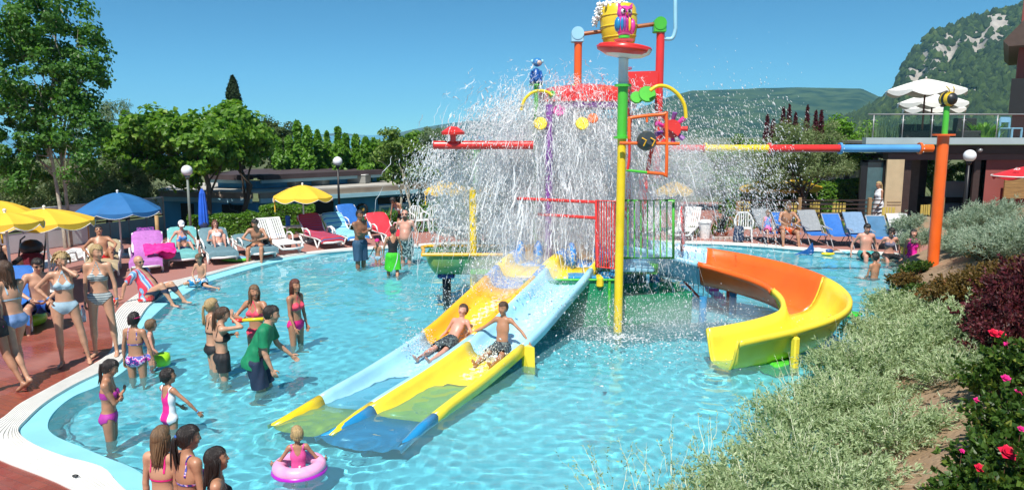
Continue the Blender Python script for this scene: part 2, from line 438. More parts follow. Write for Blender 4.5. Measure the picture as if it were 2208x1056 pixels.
for o in list(COL.objects):
 if o.name in ('pool_ledge', 'pool_wall', 'pool_side'): o.cycles.is_caustics_receiver = True
print('water faces', len(F), xmin, xmax, ymin, ymax)
HAZE = 0.00016
# ------------------------------------------------------------------ far land: lake, hills, mountain
M_lake = mat('lake_water', (.03, .10, .17), .12, .1, .02)
lk = MB(); lk.add([(-4500, 140, -1.0), (-60, 140, -1.0), (300, 4600, -1.0), (-4500, 4600, -1.0)], [(0, 1, 2, 3)]); lk.build('lake', M_lake, kind='structure')
def terrain(name, prof, D0, D1, m, rough, seed, n=180, rows=46, base=-2, power=1.0, cliff=None):
 """heightfield whose skyline has the photograph's profile; prof = (px, py) skyline points; D0 foot distance, D1 crest distance"""
 px = np.array([p[0] for p in prof], float); py = np.array([p[1] for p in prof], float)
 q = np.linspace(px[0], px[-1], n); h = np.interp(q, px, py)
 dirx = (q - 1104) / FPX / _cp
 zc = CAM_H + D1 * (290 - h) / FPX
 V = []
 for j in range(rows):
  t = j / (rows - 1)
  if t <= .8: u = t / .8; D = D0 + (D1 - D0) * u; prf = u ** power
  else: u = (t - .8) / .2; D = D1 + (D1 - D0) * .5 * u; prf = 1 - .35 * u
  x = dirx * D; ym = np.full(n, D)
  z = base + (zc - base) * prf
  ns = (fbm(x / rough * 1.3 + 9, ym / rough + 3, 5, seed) - .5)
  env = np.sin(min(1, t / .8) * math.pi) if t < .8 else 0
  z = z + ns * (zc - base) * (.40 * env + .03)
  if cliff: z = z + cliff(q, t, zc)
  V.append(np.stack([x, ym, z], 1))
 V = np.array(V); idx = np.arange(n * rows).reshape(rows, n)
 F = np.stack([idx[:-1, :-1], idx[:-1, 1:], idx[1:, 1:], idx[1:, :-1]], -1).reshape(-1, 4)
 o = mesh_np(name, V.reshape(-1, 3), F, m, smooth=True, kind='structure')
 return o, V
def hill_mat(name, green, green2, rock, steep=(.55, .8), scale=.02):
 m = bpy.data.materials.new(name); m.use_nodes = True; nt = m.node_tree; L = nt.links; b = nt.nodes['Principled BSDF']; b.inputs['Roughness'].default_value = .95; b.inputs['Specular IOR Level'].default_value = .1
 tc = nt.nodes.new('ShaderNodeTexCoord'); g = nt.nodes.new('ShaderNodeNewGeometry'); nz = nt.nodes.new('ShaderNodeTexNoise'); nz.inputs['Scale'].default_value = scale; nz.inputs['Detail'].default_value = 8
 L.new(tc.outputs['Object'], nz.inputs[0]); mx = nt.nodes.new('ShaderNodeMix'); mx.data_type = 'RGBA'
 rp = nt.nodes.new('ShaderNodeMapRange'); rp.inputs[1].default_value = .4; rp.inputs[2].default_value = .6; L.new(nz.outputs[0], rp.inputs[0]); L.new(rp.outputs[0], mx.inputs[0])
 mx.inputs[6].default_value = tuple(green) + (1,); mx.inputs[7].default_value = tuple(green2) + (1,)
 sp = nt.nodes.new('ShaderNodeSeparateXYZ'); L.new(g.outputs['True Normal'], sp.inputs[0])
 ad = nt.nodes.new('ShaderNodeMath'); ad.operation = 'ADD'; n2 = nt.nodes.new('ShaderNodeTexNoise'); n2.inputs['Scale'].default_value = scale * 1.6; n2.inputs['Detail'].default_value = 6; L.new(tc.outputs['Object'], n2.inputs[0])
 mm = nt.nodes.new('ShaderNodeMath'); mm.operation = 'MULTIPLY_ADD'; mm.inputs[1].default_value = 1.2; mm.inputs[2].default_value = -.6; L.new(n2.outputs[0], mm.inputs[0])
 L.new(sp.outputs[2], ad.inputs[0]); L.new(mm.outputs[0], ad.inputs[1])
 r2 = nt.nodes.new('ShaderNodeMapRange'); r2.inputs[1].default_value = steep[0]; r2.inputs[2].default_value = steep[1]; L.new(ad.outputs[0], r2.inputs[0])
 m2 = nt.nodes.new('ShaderNodeMix'); m2.data_type = 'RGBA'; L.new(r2.outputs[0], m2.inputs[0]); m2.inputs[6].default_value = tuple(rock) + (1,); L.new(mx.outputs[2], m2.inputs[7])
 L.new(m2.outputs[2], b.inputs['Base Color']); return m
M_far = hill_mat('far_ridge', (.05, .08, .04), (.07, .09, .05), (.1, .11, .09), (-.6, -.5), .002)
M_mesa = hill_mat('mesa_forest', (.010, .032, .014), (.050, .085, .030), (.40, .34, .29), (.30, .48), .022)
M_mtn = hill_mat('mountain_ground', (.02, .045, .012), (.045, .075, .02), (.36, .32, .27), (.30, .45), .03)
terrain('far_mountains', [(-1500, 282), (-600, 262), (-100, 300), (300, 296), (690, 291), (740, 286), (800, 293), (850, 290), (900, 278), (960, 268), (1020, 260), (1100, 262), (1200, 246), (1320, 255), (1500, 240), (1800, 262), (2300, 250), (3600, 250)], 2300, 3300, M_far, 420, 4, n=240, rows=24)
terrain('flat_topped_hill', [(1180, 290), (1300, 262), (1370, 236), (1430, 212), (1480, 198), (1560, 196), (1620, 193), (1700, 191), (1800, 193), (1835, 194), (1858, 204), (1880, 214), (1905, 228), (1960, 250), (2200, 270), (2600, 288)], 1150, 1750, M_mesa, 200, 8, n=260, rows=50, power=1.15)
mtn_prof = [(1640, 290), (1720, 280), (1800, 262), (1850, 238), (1885, 214), (1903, 200), (1910, 168), (1925, 135), (1940, 112), (1958, 90), (1975, 76), (2000, 68), (2030, 58), (2060, 46), (2100, 38), (2150, 28), (2200, 12), (2300, -25), (2500, -80), (2800, -120), (3300, -90)]
def cliffy(q, t, zc):
 # a rock band under the crest on the left shoulder
 w = np.clip((2170 - q) / 120, 0, 1) * np.clip((q - 1895) / 20, 0, 1)
 return -w * np.exp(-((t - .58) / .13) ** 2) * 26 * (1 + .5 * np.sin(q * .11))
def rock_mask(q, t, x, z):
 w = np.clip((2150 - q) / 50, 0, 1) * np.clip((q - 1915) / 15, 0, 1)
 return w * np.exp(-((t - .60 - .0004 * (q - 2000)) / .11) ** 2) * 1.5 + .75 * w * np.exp(-((t - .46) / .05) ** 2) * (q < 1985) + (fbm(x / 11, z / 17, 4, 77) - .5) * 2.6 > .38
mt, MV = terrain('mountain', mtn_prof, 430, 800, M_mtn, 60, 21, n=300, rows=80, power=1.05, cliff=cliffy)
_q = np.linspace(mtn_prof[0][0], mtn_prof[-1][0], 300)[None, :] + 0 * MV[..., 0]; _t = (np.arange(80) / 79.)[:, None] + 0 * _q
ROCK = rock_mask(_q, _t, MV[..., 0], MV[..., 2])
mt.data.materials.append(mat('mountain_rock', (.42, .39, .35), .95, .5, .12, col2=(.24, .22, .20), detail=8, mapping=(1, 1, .35)))
mt.data.polygons.foreach_set('material_index', ROCK[:-1, :-1].astype(np.int32).ravel())
# forest on the mountain: single tree crowns, one mass nobody could count
def crown_forest(name, VV, count, size, mats, seed, mask=None, elong=1.3):
 r = np.random.default_rng(seed); rows, n = VV.shape[:2]
 a = r.uniform(0, rows * .82 - 1.01, count); b = r.uniform(0, n - 1.01, count)
 i, j = a.astype(int), b.astype(int); fa, fb = (a - i)[:, None], (b - j)[:, None]
 P = (VV[i, j] * (1 - fa) + VV[i + 1, j] * fa) * (1 - fb) + (VV[i, j + 1] * (1 - fa) + VV[i + 1, j + 1] * fa) * fb
 sl = VV[i + 1, j, 2] - VV[i, j, 2]; run = VV[i + 1, j, 1] - VV[i, j, 1]; steep = sl / np.maximum(run, 1e-3)
 nz = fbm(P[:, 0] / 16, P[:, 2] / 11, 4, seed + 5)
 keep = ~ROCK[i, j] | (r.uniform(0, 1, count) < .18)
 vis = (P[:, 0] / P[:, 1] > .40) & (P[:, 0] / P[:, 1] < .85)
 P = P[keep & vis]; k = len(P)
 # low-poly lumpy crown (octahedron-like, 18 verts)
 base = [(0, 0, 1.0)] + [(math.cos(t + .4) * .75, math.sin(t + .4) * .75, .55) for t in np.arange(5) * 2 * math.pi / 5] + [(math.cos(t), math.sin(t), -.05) for t in np.arange(5) * 2 * math.pi / 5]
 F0 = [(0, 1 + i, 1 + (i + 1) % 5) for i in range(5)]
 for i_ in range(5): F0 += [(1 + i_, 6 + i_, 6 + (i_ + 1) % 5), (1 + i_, 6 + (i_ + 1) % 5, 1 + (i_ + 1) % 5)]
 Bv = np.array(base); F0 = np.array(F0)
 S = size * r.uniform(.55, 1.35, k)[:, None, None]; rot = r.uniform(0, 6.28, k); c, s_ = np.cos(rot), np.sin(rot)
 jit = r.normal(0, .16, (k, len(Bv), 3)); W = Bv[None] * (1 + jit) 
 W = np.stack([W[..., 0] * c[:, None] - W[..., 1] * s_[:, None], W[..., 0] * s_[:, None] + W[..., 1] * c[:, None], W[..., 2] * (elong * r.uniform(.7, 1.5, k))[:, None]], -1)
 V = P[:, None] + W * S; F = (F0[None] + (np.arange(k) * len(Bv))[:, None, None]).reshape(-1, 3)
 return mesh_np(name, V.reshape(-1, 3), F, mats, smooth=False, kind='stuff', label='dark green forest covering the rocky mountain on the right', cat='forest')
M_forest = leaf_mat('forest_crowns', (.008, .024, .007), (.042, .078, .016), .9, .05, (.08, .115, .028))
crown_forest('mountain_forest', MV, 36000, 3.1, M_forest, 3)
# ------------------------------------------------------------------ the summer haze over the lake and hills
hz = MB().box((0, 2345, 129), (9200, 4900, 265)).build('haze', [], kind='stuff', label='thin blue summer haze over the lake and hills', cat='haze')
mh = bpy.data.materials.new('haze'); mh.use_nodes = True; mh.node_tree.nodes.clear()
_o = mh.node_tree.nodes.new('ShaderNodeOutputMaterial'); _v = mh.node_tree.nodes.new('ShaderNodeVolumePrincipled'); _v.inputs['Color'].default_value = (.34, .74, 1.0, 1); _v.inputs['Density'].default_value = HAZE; _v.inputs['Anisotropy'].default_value = 0.0
mh.node_tree.links.new(_v.outputs[0], _o.inputs['Volume']); hz.data.materials.append(mh)
# ------------------------------------------------------------------ foliage builder
def leaves(name, C, N, L, W, m, parent=None, droop=0.0, seed=1, fold=True, **kw):
 """rhombic leaves: C centres, N rough facing normals"""
 r = np.random.default_rng(seed); k = len(C)
 n = N + r.normal(0, .55, (k, 3)); n /= np.linalg.norm(n, axis=1)[:, None] + 1e-9
 d = r.normal(0, 1, (k, 3)); d[:, 2] -= droop; d -= (d * n).sum(1)[:, None] * n; d /= np.linalg.norm(d, axis=1)[:, None] + 1e-9
 s = np.cross(n, d); l = (L * r.uniform(.65, 1.25, k))[:, None]; w = (W * r.uniform(.7, 1.2, k))[:, None]
 a = C - d * l * .5; b = C + s * w * .5 + n * w * (.12 if fold else 0) - d * l * .06; t = C + d * l * .5 - n * l * .08; c = C - s * w * .5 + n * w * (.12 if fold else 0) - d * l * .06
 V = np.stack([a, b, t, c], 1).reshape(-1, 3); i = np.arange(k) * 4
 F = np.stack([i, i + 1, i + 2, i + 3], 1)
 return mesh_np(name, V, F, m, parent=parent, **kw)
def clump_points(ells, nclump, per, crad, seed, flat=.7, shell=.55):
 """points in leafy clumps spread through the volume of ellipsoids; returns centres and outward normals"""
 r = np.random.default_rng(seed); C = []; N = []
 vol = np.array([e[3] * e[4] * e[5] for e in ells]) ** .75; vol = vol / vol.sum()
 for e, w in zip(ells, vol):
  k = max(3, int(nclump * w)); cen = np.array(e[:3]); rad = np.array(e[3:6])
  u = r.normal(0, 1, (k, 3)); u /= np.linalg.norm(u, axis=1)[:, None]
  q = r.uniform(shell, 1.0, k)[:, None] ** .8
  cc = cen + u * q * rad * (1 + .18 * r.normal(0, 1, (k, 1)))
  m = per; v = r.normal(0, 1, (k, m, 3)); v /= np.linalg.norm(v, axis=2)[..., None]
  rr = crad * r.uniform(.6, 1.35, (k, 1, 1)) * r.uniform(.35, 1.05, (k, m, 1))
  P = cc[:, None] + v * rr * np.array([1, 1, flat])
  nn = v + u[:, None] * .5 + np.array([0, 0, .4])
  C.append(P.reshape(-1, 3)); N.append(nn.reshape(-1, 3))
 return np.concatenate(C), np.concatenate(N)
def wobble(a, b, n, amp, r):
 a, b = Vector(a), Vector(b); out = []
 for i in range(n + 1):
  t = i / n; p = a.lerp(b, t)
  if 0 < i < n: p += Vector((r.uniform(-amp, amp), r.uniform(-amp, amp), r.uniform(-amp, amp) * .5))
  out.append(p)
 return out
M_bark = mat('bark_grey', (.22, .19, .15), .9, .35, 5, bump=.6, mapping=(6, 6, 1.2)); M_bark_d = mat('bark_dark', (.10, .075, .055), .9, .35, 6, bump=.6, mapping=(6, 6, 1.2))
M_bark_p = mat('bark_pale', (.42, .38, .30), .85, .3, 5, bump=.5, mapping=(4, 4, 1.5))
def tree(label, base, trunks, ells, nclump, per, crad, L, W, m, bark, seed, r0=.09, name='tree', group=None, shell=.5, droop=.3, cat='tree', limbs=14, flat=.75):
 t = thing(name, label, cat, base, 0, group); r = random.Random(seed)
 B = Vector(base)
 for tr in trunks:
  pts = [Vector(p) - B for p in tr]; k = len(pts)
  tb = MB().tube(pts, [r0 * (1 - .72 * i / (k - 1)) * (1.25 if i == 0 else 1) for i in range(k)], 9)
  # limbs leave the trunk and reach into the crown
  for i in range(limbs):
   e = ells[r.randrange(len(ells))]; f = r.uniform(.35, .98); q = f * (k - 1); a = pts[int(q)].lerp(pts[min(k - 1, int(q) + 1)], q - int(q))
   d = Vector((r.gauss(0, 1), r.gauss(0, 1), r.gauss(.2, 1))).normalized(); tgt = Vector(e[:3]) - B + Vector((d.x * e[3], d.y * e[4], d.z * e[5])) * r.uniform(.5, .9)
   w = wobble(a, tgt, 5, .10 * (tgt - a).length * .3, r); rr = r0 * .38 * (1.15 - f * .6)
   tb.tube(w, [rr, rr * .85, rr * .68, rr * .5, rr * .34, rr * .15], 6)
   for z in range(3):
    s_ = w[r.randrange(2, 5)]; e2 = s_ + Vector((r.gauss(0, 1), r.gauss(0, 1), r.gauss(.3, .8))).normalized() * r.uniform(.3, .8) * (tgt - a).length * .35
    tb.tube(wobble(s_, e2, 3, .04, r), [rr * .4, rr * .28, rr * .2, rr * .06], 5)
  tb.build('trunk', bark, t, smooth=True)
 C, N = clump_points(ells, nclump, per, crad, seed, flat, shell)
 leaves('crown', C - np.array(base), N, L, W, m, t, droop, seed)
 return t
L_poplar = leaf_mat('leaf_poplar', (.045, .14, .022), (.12, .28, .045), .45, .48, (.18, .34, .09))
L_plane = leaf_mat('leaf_plane', (.06, .17, .016), (.18, .35, .035), .45, .45, (.30, .44, .07))
L_bright = leaf_mat('leaf_bright', (.075, .21, .018), (.19, .38, .035), .45, .42, (.22, .40, .06))
L_olive = leaf_mat('leaf_olive', (.11, .17, .055), (.22, .28, .12), .5, .3, (.32, .36, .20))
L_dark = leaf_mat('leaf_dark', (.010, .030, .008), (.025, .055, .012), .7, .15, (.04, .075, .02))
L_red = leaf_mat('leaf_dark_red', (.055, .008, .018), (.12, .015, .03), .5, .3)
L_hedge = leaf_mat('leaf_hedge', (.045, .13, .012), (.13, .28, .02), .35, .35, (.22, .36, .05))
L_willow = leaf_mat('leaf_willow', (.10, .17, .085), (.20, .28, .15), .5, .3, (.28, .36, .2))
GZ = -1.2
def wp(px, py, Y): return tuple(dp(px, py, Y))
def el(px, py, Y, rx, ry, rz): p = dp(px, py, Y); return (p.x, p.y, p.z, rx, ry, rz)
# the tall poplar behind the fence, two stems
b = gp(146, 560, 0); Yp = 21.5
tree('tall leafy poplar with two pale stems rising at the far left of the pool', (wp(146, 560, Yp)[0], Yp, -.3),
  [[wp(148, 590, Yp), wp(138, 500, Yp), wp(122, 400, Yp), wp(108, 320, Yp), wp(112, 200, Yp), wp(120, 80, Yp), wp(126, -40, Yp)],
   [wp(158, 590, Yp + .3), wp(150, 490, Yp + .3), wp(140, 400, Yp + .3), wp(128, 310, Yp + .4), wp(160, 190, Yp + .4), wp(175, 60, Yp + .4)]],
  [el(90, 20, Yp, 1.6, 1.4, 1.6), el(30, 110, Yp, 1.5, 1.3, 1.3), el(150, 130, Yp, 1.2, 1.2, 1.4), el(60, 230, Yp, 1.5, 1.3, 1.1), el(175, 235, Yp, .9, 1.0, .9), el(20, 330, Yp, 1.0, 1.0, .8), el(110, 330, Yp, 1.2, 1.1, .75), el(200, 300, Yp, .65, .9, .7), el(-60, 200, Yp, 1.3, 1.2, 2.2), el(195, 160, Yp, .45, .6, .5), el(60, 395, Yp, .7, .8, .4), el(185, 370, Yp, .6, .8, .4)],
  330, 90, .32, .115, .10, L_poplar, M_bark_p, 5, r0=.062, name='poplar_tree', shell=.25, limbs=20)
# willow-like grey crown and the shrubs under it
tree('soft grey-green willow crown between the tall poplar and the plane trees', (dp(235, 400, 27).x, 27, GZ), [[wp(235, 500, 27), wp(238, 380, 27), wp(240, 280, 27)]],
  [el(250, 265, 27, .9, .8, .75), el(215, 300, 27, .9, .8, .8), el(270, 310, 27, .8, .8, .8)], 90, 110, .3, .16, .03, L_willow, M_bark, 8, name='willow_tree', droop=1.5)
for i, (px, py, Y, rx, rz, lab) in enumerate([(40, 400, 26, 1.5, 1.1, 'grey-green olive bush behind the yellow umbrellas, farthest left'), (170, 400, 25, 1.5, 1.0, 'grey-green olive bush behind the two poplar stems'), (262, 395, 25.5, 1.2, .9, 'grey-green olive bush behind the open blue umbrella')]):
 p = dp(px, py, Y)
 tree(lab, (p.x, Y, GZ), [[(p.x, Y, GZ), (p.x + .1, Y, 0), (p.x, Y, p.z)]], [(p.x, Y, p.z, rx, 1.0, rz), (p.x - .6, Y, p.z - .5, rx * .7, .9, rz * .7), (p.x + .6, Y - .2, p.z - .4, rx * .7, .9, rz * .8)], 120, 90, .28, .13, .035, L_olive, M_bark_d, 30 + i, name='olive_bush', cat='bush', limbs=6, r0=.06, shell=.35)
# plane trees with big leaves
planes = [(320, 300, 26, 'broad plane tree with crooked dark limbs behind the open blue umbrella', [el(290, 300, 26, 1.15, 1.0, .75), el(350, 285, 26, 1.0, 1.0, .8), el(270, 350, 26, .8, .8, .6), el(340, 350, 26, .9, .9, .6)]),
    (440, 320, 25, 'big-leaved plane tree leaning over the bathhouse corner', [el(400, 290, 25, .95, .9, .7), el(450, 330, 25, .95, .9, .75), el(400, 370, 25, .7, .7, .5), el(470, 285, 25, .6, .7, .5)]),
    (510, 290, 27, 'round plane tree just under the cypress', [el(500, 260, 27, .8, .8, .65), el(530, 300, 27, .85, .8, .8), el(480, 320, 27, .8, .8, .6)])]
for i, (px, py, Y, lab, ells) in enumerate(planes):
 tp = [(wp(px + 10, 480, Y)), wp(px - 10 + 20 * i, 400, Y), wp(px - 5, 350, Y), wp(px, 290, Y)]
 tree(lab, (tp[0][0], Y, GZ), [[(tp[0][0], Y, GZ)] + tp], ells, 130, 62, .34, .21, .17, L_plane, M_bark_d, 50 + i, name='plane_tree', r0=.13, shell=.3, limbs=16, group='plane trees behind the bathhouse')
# cypress, round dark conifer
p = dp(501, 165, 48); 
def cypress(label, px, top, bot, Y, r, seed, n=7000):
 a = dp(px, top, Y); t = thing('cypress_tree', label, 'cypress', (a.x, Y, GZ)); rg = np.random.default_rng(seed)
 h = a.z - GZ; z = rg.uniform(.12, 1, n); ph = rg.uniform(0, 6.28, n)
 prof = r * np.minimum(1, (1 - z) * 7) ** .62 * (.86 + .14 * np.sin(z * 40 + np.floor(ph * 3))) * rg.uniform(.8, 1.03, n)
 C = np.stack([prof * np.cos(ph), prof * np.sin(ph), z * h], 1); N = np.stack([np.cos(ph), np.sin(ph), .6 + 0 * ph], 1)
 MB().tube([(0, 0, 0), (0, 0, h * .9)], [.16, .04], 8).build('trunk', M_bark_d, t, smooth=True)
 leaves('crown', C, N, .30, .10, L_dark, t, -1.5, seed)
cypress('tall narrow dark cypress rising above the plane trees', 501, 165, 300, 46, .45, 3, 9000)
p = dp(592, 300, 40)
tree('rounded dark olive-green tree between the cypress and the row of young poplars', (p.x, 40, GZ), [[(p.x, 40, GZ), (p.x, 40, p.z)]], [el(590, 300, 40, 1.1, 1.0, .95), el(575, 330, 40, 1.1, 1, .9), el(612, 320, 40, .8, 1, .9)], 130, 110, .35, .16, .09, leaf_mat('leaf_mid', (.05, .09, .02), (.09, .14, .035), .6, .3), M_bark_d, 70, name='round_tree')
# row of young bright poplars: each a spire
xs_ = [(600, 300), (622, 296), (640, 262), (662, 272), (684, 282), (704, 285), (728, 276), (745, 290), (766, 292), (788, 297), (806, 300)]
for i, (px, top) in enumerate(xs_):
 Y = 33 + (i % 3) * .9; a = dp(px, top, Y); h = a.z - GZ; rg = np.random.default_rng(100 + i)
 order = ['first', 'second', 'third', 'fourth', 'fifth', 'sixth', 'seventh', 'eighth', 'ninth', 'tenth', 'eleventh'][i]
 t = thing('young_poplar', f'slim bright green young poplar above the bathhouse roof, {order} of the row from the left', 'tree', (a.x, Y, GZ), 0, 'young poplars in a row behind the bathhouse')
 MB().tube([(0, 0, 0), (.03, 0, h * .5), (0, 0, h)], [.05, .03, .01], 6).build('trunk', M_bark, t)
 n = 1500; z = rg.uniform(.2, 1, n) ** .8; ph = rg.uniform(0, 6.28, n); rr = (.42 * (1 - z) ** .55 + .05) * rg.uniform(.35, 1.1, n) * (1 + .35 * np.sin(z * 26 + i))
 C = np.stack([rr * np.cos(ph), rr * np.sin(ph), z * h], 1); N = np.stack([np.cos(ph), np.sin(ph), .7 + 0 * ph], 1)
 leaves('crown', C, N, .24, .16, L_bright, t, 1.2, 200 + i)
hedge_row = []
def hedge(label, px0, px1, ytop, ybot, Y, depth, m, seed, n, L=.11, W=.07, name='hedge', cat='hedge', Y1=None, zb=None):
 a = dp(px0, ytop, Y); b_ = dp(px1, ytop, Y1 or Y); zb = dp(px0, ybot, Y).z if zb is None else zb
 t = thing(name, label, cat, ((a.x + b_.x) / 2, (a.y + b_.y) / 2, zb)); rg = np.random.default_rng(seed)
 Lx = math.hypot(b_.x - a.x, b_.y - a.y); ang = math.atan2(b_.y - a.y, b_.x - a.x); t.rotation_euler = (0, 0, ang)
 h = a.z - zb; u = rg.uniform(-.5, .5, n); top = h * (.86 + .30 * (fbm(u * Lx * 1.6, u * 0 + seed, 3, seed) - .3))
 s = rg.uniform(0, 1, n); face = rg.integers(0, 3, n)
 y = np.where(face == 0, -depth / 2, np.where(face == 1, depth / 2, rg.uniform(-depth / 2, depth / 2, n))); z = np.where(face == 2, top, s * top)
 bul = .10 * (fbm(u * Lx * 3, z * 3 + seed, 3, seed) - .5) * 2
 C = np.stack([u * Lx, y + np.sign(y) * bul - rg.uniform(0, .12, n) * np.sign(y), z + bul * .5 - rg.uniform(0, .1, n)], 1)
 N = np.stack([u * 0, np.where(face == 0, -1., np.where(face == 1, 1., 0.)), np.where(face == 2, 1., .45)], 1)
 leaves('foliage', C, N, L, W, m, t, .4, seed)
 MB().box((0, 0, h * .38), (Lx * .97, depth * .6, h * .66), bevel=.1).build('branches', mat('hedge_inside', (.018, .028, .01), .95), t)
 return t
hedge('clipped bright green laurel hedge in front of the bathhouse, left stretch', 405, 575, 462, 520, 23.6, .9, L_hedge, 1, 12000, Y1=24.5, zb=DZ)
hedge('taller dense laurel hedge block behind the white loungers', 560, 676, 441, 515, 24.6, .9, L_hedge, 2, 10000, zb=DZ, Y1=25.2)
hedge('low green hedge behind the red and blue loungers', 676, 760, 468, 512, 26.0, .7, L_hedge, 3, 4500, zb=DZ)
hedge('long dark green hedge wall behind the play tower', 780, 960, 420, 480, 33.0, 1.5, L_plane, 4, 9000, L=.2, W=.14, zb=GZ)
# spiky agapanthus-like leaves behind the bald man
rg = np.random.default_rng(5)
def blades(label, px, py, Y, n, h, spread, m, name='spiky_plant', w=.03, zb=None, loc=None, arch=.5, cat='plant', seed=3, flowers=None):
 rg = np.random.default_rng(seed); p = dp(px, py, Y) if loc is None else Vector(loc); zb = DZ if zb is None else zb
 t = thing(name, label, cat, (p.x, p.y, zb)); V = []; F = []
 for i in range(n):
  a = rg.uniform(0, 6.28); o = np.array([math.cos(a), math.sin(a), 0]); H_ = h * rg.uniform(.6, 1.15); s = np.cross(o, [0, 0, 1]) * w * rg.uniform(.6, 1.2)
  b0 = o * rg.uniform(0, spread) * np.array([1, 1, 0]) + np.array([rg.normal(0, spread * .6), rg.normal(0, spread * .4), 0]); k = len(V)
  for q in range(5):
   u = q / 4; c = b0 + o * arch * H_ * u * u * rg.uniform(.9, 1.1) + np.array([0, 0, H_ * (u - .32 * arch * u * u * u)]); ww = (1 - u ** 2) * .9 + .1 if q < 4 else .03
   V += [c - s * ww, c + s * ww]
  F += [(k + 2 * q, k + 2 * q + 1, k + 2 * q + 3, k + 2 * q + 2) for q in range(4)]
 mesh_np('leaf_blades', np.array(V), np.array(F), m, parent=t, kind='stuff')
 return t
blades('clump of upright strap leaves behind the bald bearded man', 838, 470, 26.5, 130, .75, .30, L_hedge, w=.03, seed=1)
blades('second clump of strap leaves left of the woman bending over', 805, 478, 26.3, 90, .6, .25, L_bright, w=.03, seed=2)
blades('strap-leaved plant in the bed by the spray, right of the slim trunks', 915, 462, 27.0, 150, .7, .5, L_bright, w=.03, seed=4)
# slim fig-like trees in front of the bathhouse
p0 = dp(868, 470, 27)
figs = [(850, 'slender pale-stemmed young fig left of the bending woman', [wp(862, 480, 27.5), wp(866, 420, 27.5), wp(858, 380, 27.5), wp(826, 350, 27.5), wp(820, 325, 27.5)], [el(828, 335, 27.5, .55, .5, .45), el(865, 375, 27.5, .6, .5, .35), el(845, 300, 27.5, .5, .5, .4)]),
  (890, 'slender pale-stemmed young fig leaning over the bending woman', [wp(885, 480, 27), wp(884, 440, 27), wp(872, 400, 27), wp(868, 370, 27), wp(880, 330, 27)], [el(885, 330, 27, .6, .5, .45), el(900, 370, 27, .55, .5, .35), el(862, 320, 27, .5, .5, .4)]),
  (915, 'young fig with forked pale stem beside the spray curtain', [wp(897, 475, 27.6), wp(902, 430, 27.6), wp(912, 400, 27.6), wp(914, 360, 27.6)], [el(915, 345, 27.6, .6, .5, .55), el(935, 375, 27.6, .5, .5, .35)])]
L_fig = leaf_mat('leaf_fig', (.09, .17, .03), (.20, .30, .06), .5, .4, (.30, .38, .12))
for i, (px, lab, tr, ells) in enumerate(figs):
 tree(lab, (tr[0][0], tr[0][1], GZ), [[(tr[0][0], tr[0][1], GZ)] + tr], ells, 45, 26, .25, .16, .12, L_fig, M_bark_p, 90 + i, name='fig_tree', r0=.06, shell=.2, limbs=9, group='slender young figs by the bathhouse')
tree('feathery grey-green willow at the edge of the spray, behind the red pipe', (wp(940, 400, 33)[0], 33, GZ), [[wp(940, 480, 33), wp(935, 350, 33), wp(930, 300, 33)]],
  [el(925, 320, 33, .75, .8, .9), el(950, 360, 33, 1.0, .8, 1.0), el(970, 310, 33, .9, .8, .9), el(905, 370, 33, .8, .8, .7)], 150, 90, .32, .17, .035, L_willow, M_bark_d, 95, name='willow_tree', droop=1.3)
tree('dark broadleaf tree left of the willow behind the bathhouse roof', (wp(850, 400, 34)[0], 34, GZ), [[wp(850, 480, 34), wp(850, 350, 34), wp(850, 310, 34)]],
  [el(850, 330, 34, 1.1, .8, .6), el(890, 325, 34, .7, .8, .7), el(815, 345, 34, .9, .8, .6)], 120, 70, .32, .19, .14, L_plane, M_bark_d, 96, name='broadleaf_tree')
# right: olive tree with dark canopy and red spikes behind it
tree('wide olive tree with shaded canopy over the bar garden', (wp(1735, 400, 27.5)[0], 27.5, DZ), [[wp(1728, 480, 27.5), wp(1735, 440, 27.5), wp(1726, 400, 27.5), wp(1735, 350, 27.5)]],
  [el(1700, 350, 27.5, 1.5, 1.3, .9), el(1770, 345, 27.5, 1.35, 1.3, .85), el(1640, 370, 27.5, .9, 1.2, .7), el(1740, 300, 27.5, 1.4, 1.2, .6), el(1690, 320, 27.5, 1.1, 1.1, .6)],
  330, 100, .30, .115, .032, L_olive, M_bark_d, 97, name='olive_tree', r0=.12, shell=.3, limbs=24)
tree('bright leafy tree behind the blue pipe and the terrace corner', (wp(1825, 320, 31)[0], 31, GZ), [[wp(1825, 450, 31), wp(1825, 330, 31)]],
  [el(1800, 290, 31, .9, .8, .6), el(1850, 300, 31, .9, .8, .55), el(1830, 340, 31, 1.2, .9, .55)], 120, 70, .3, .15, .10, L_bright, M_bark_d, 98, name='broadleaf_tree')
for i, (px, top, hh) in enumerate([(1655, 248, .9), (1668, 258, .7), (1690, 232, 1.1), (1703, 226, 1.2), (1716, 244, .9), (1742, 228, 1.3), (1760, 240, 1.1), (1772, 238, 1.0)]):
 a = dp(px, top, 30); rg = np.random.default_rng(300 + i); n = 420; z = rg.uniform(0, 1, n); ph = rg.uniform(0, 6.28, n); rr = .17 * (1 - z) ** .6 * rg.uniform(.3, 1, n)
 t = thing('dark_red_plant', ['leftmost', 'second', 'third', 'fourth', 'middle', 'tallest', 'seventh', 'rightmost'][i] + ' dark red plume in the row standing above the olive tree', 'plant', (a.x, 30, DZ), 0, 'dark red plumes above the olive tree'); hz = a.z - hh - DZ
 MB().tube([(0, 0, 0), (0, 0, hz), (0, 0, hz + hh)], [.04, .03, .01], 6).build('stem', M_bark_d, t)
 leaves('plume', np.stack([rr * np.cos(ph), rr * np.sin(ph), hz - .1 + z * (hh + .1)], 1), np.stack([np.cos(ph), np.sin(ph), .5 + 0 * ph], 1), .17, .05, L_red, t, -1.2, 300 + i)
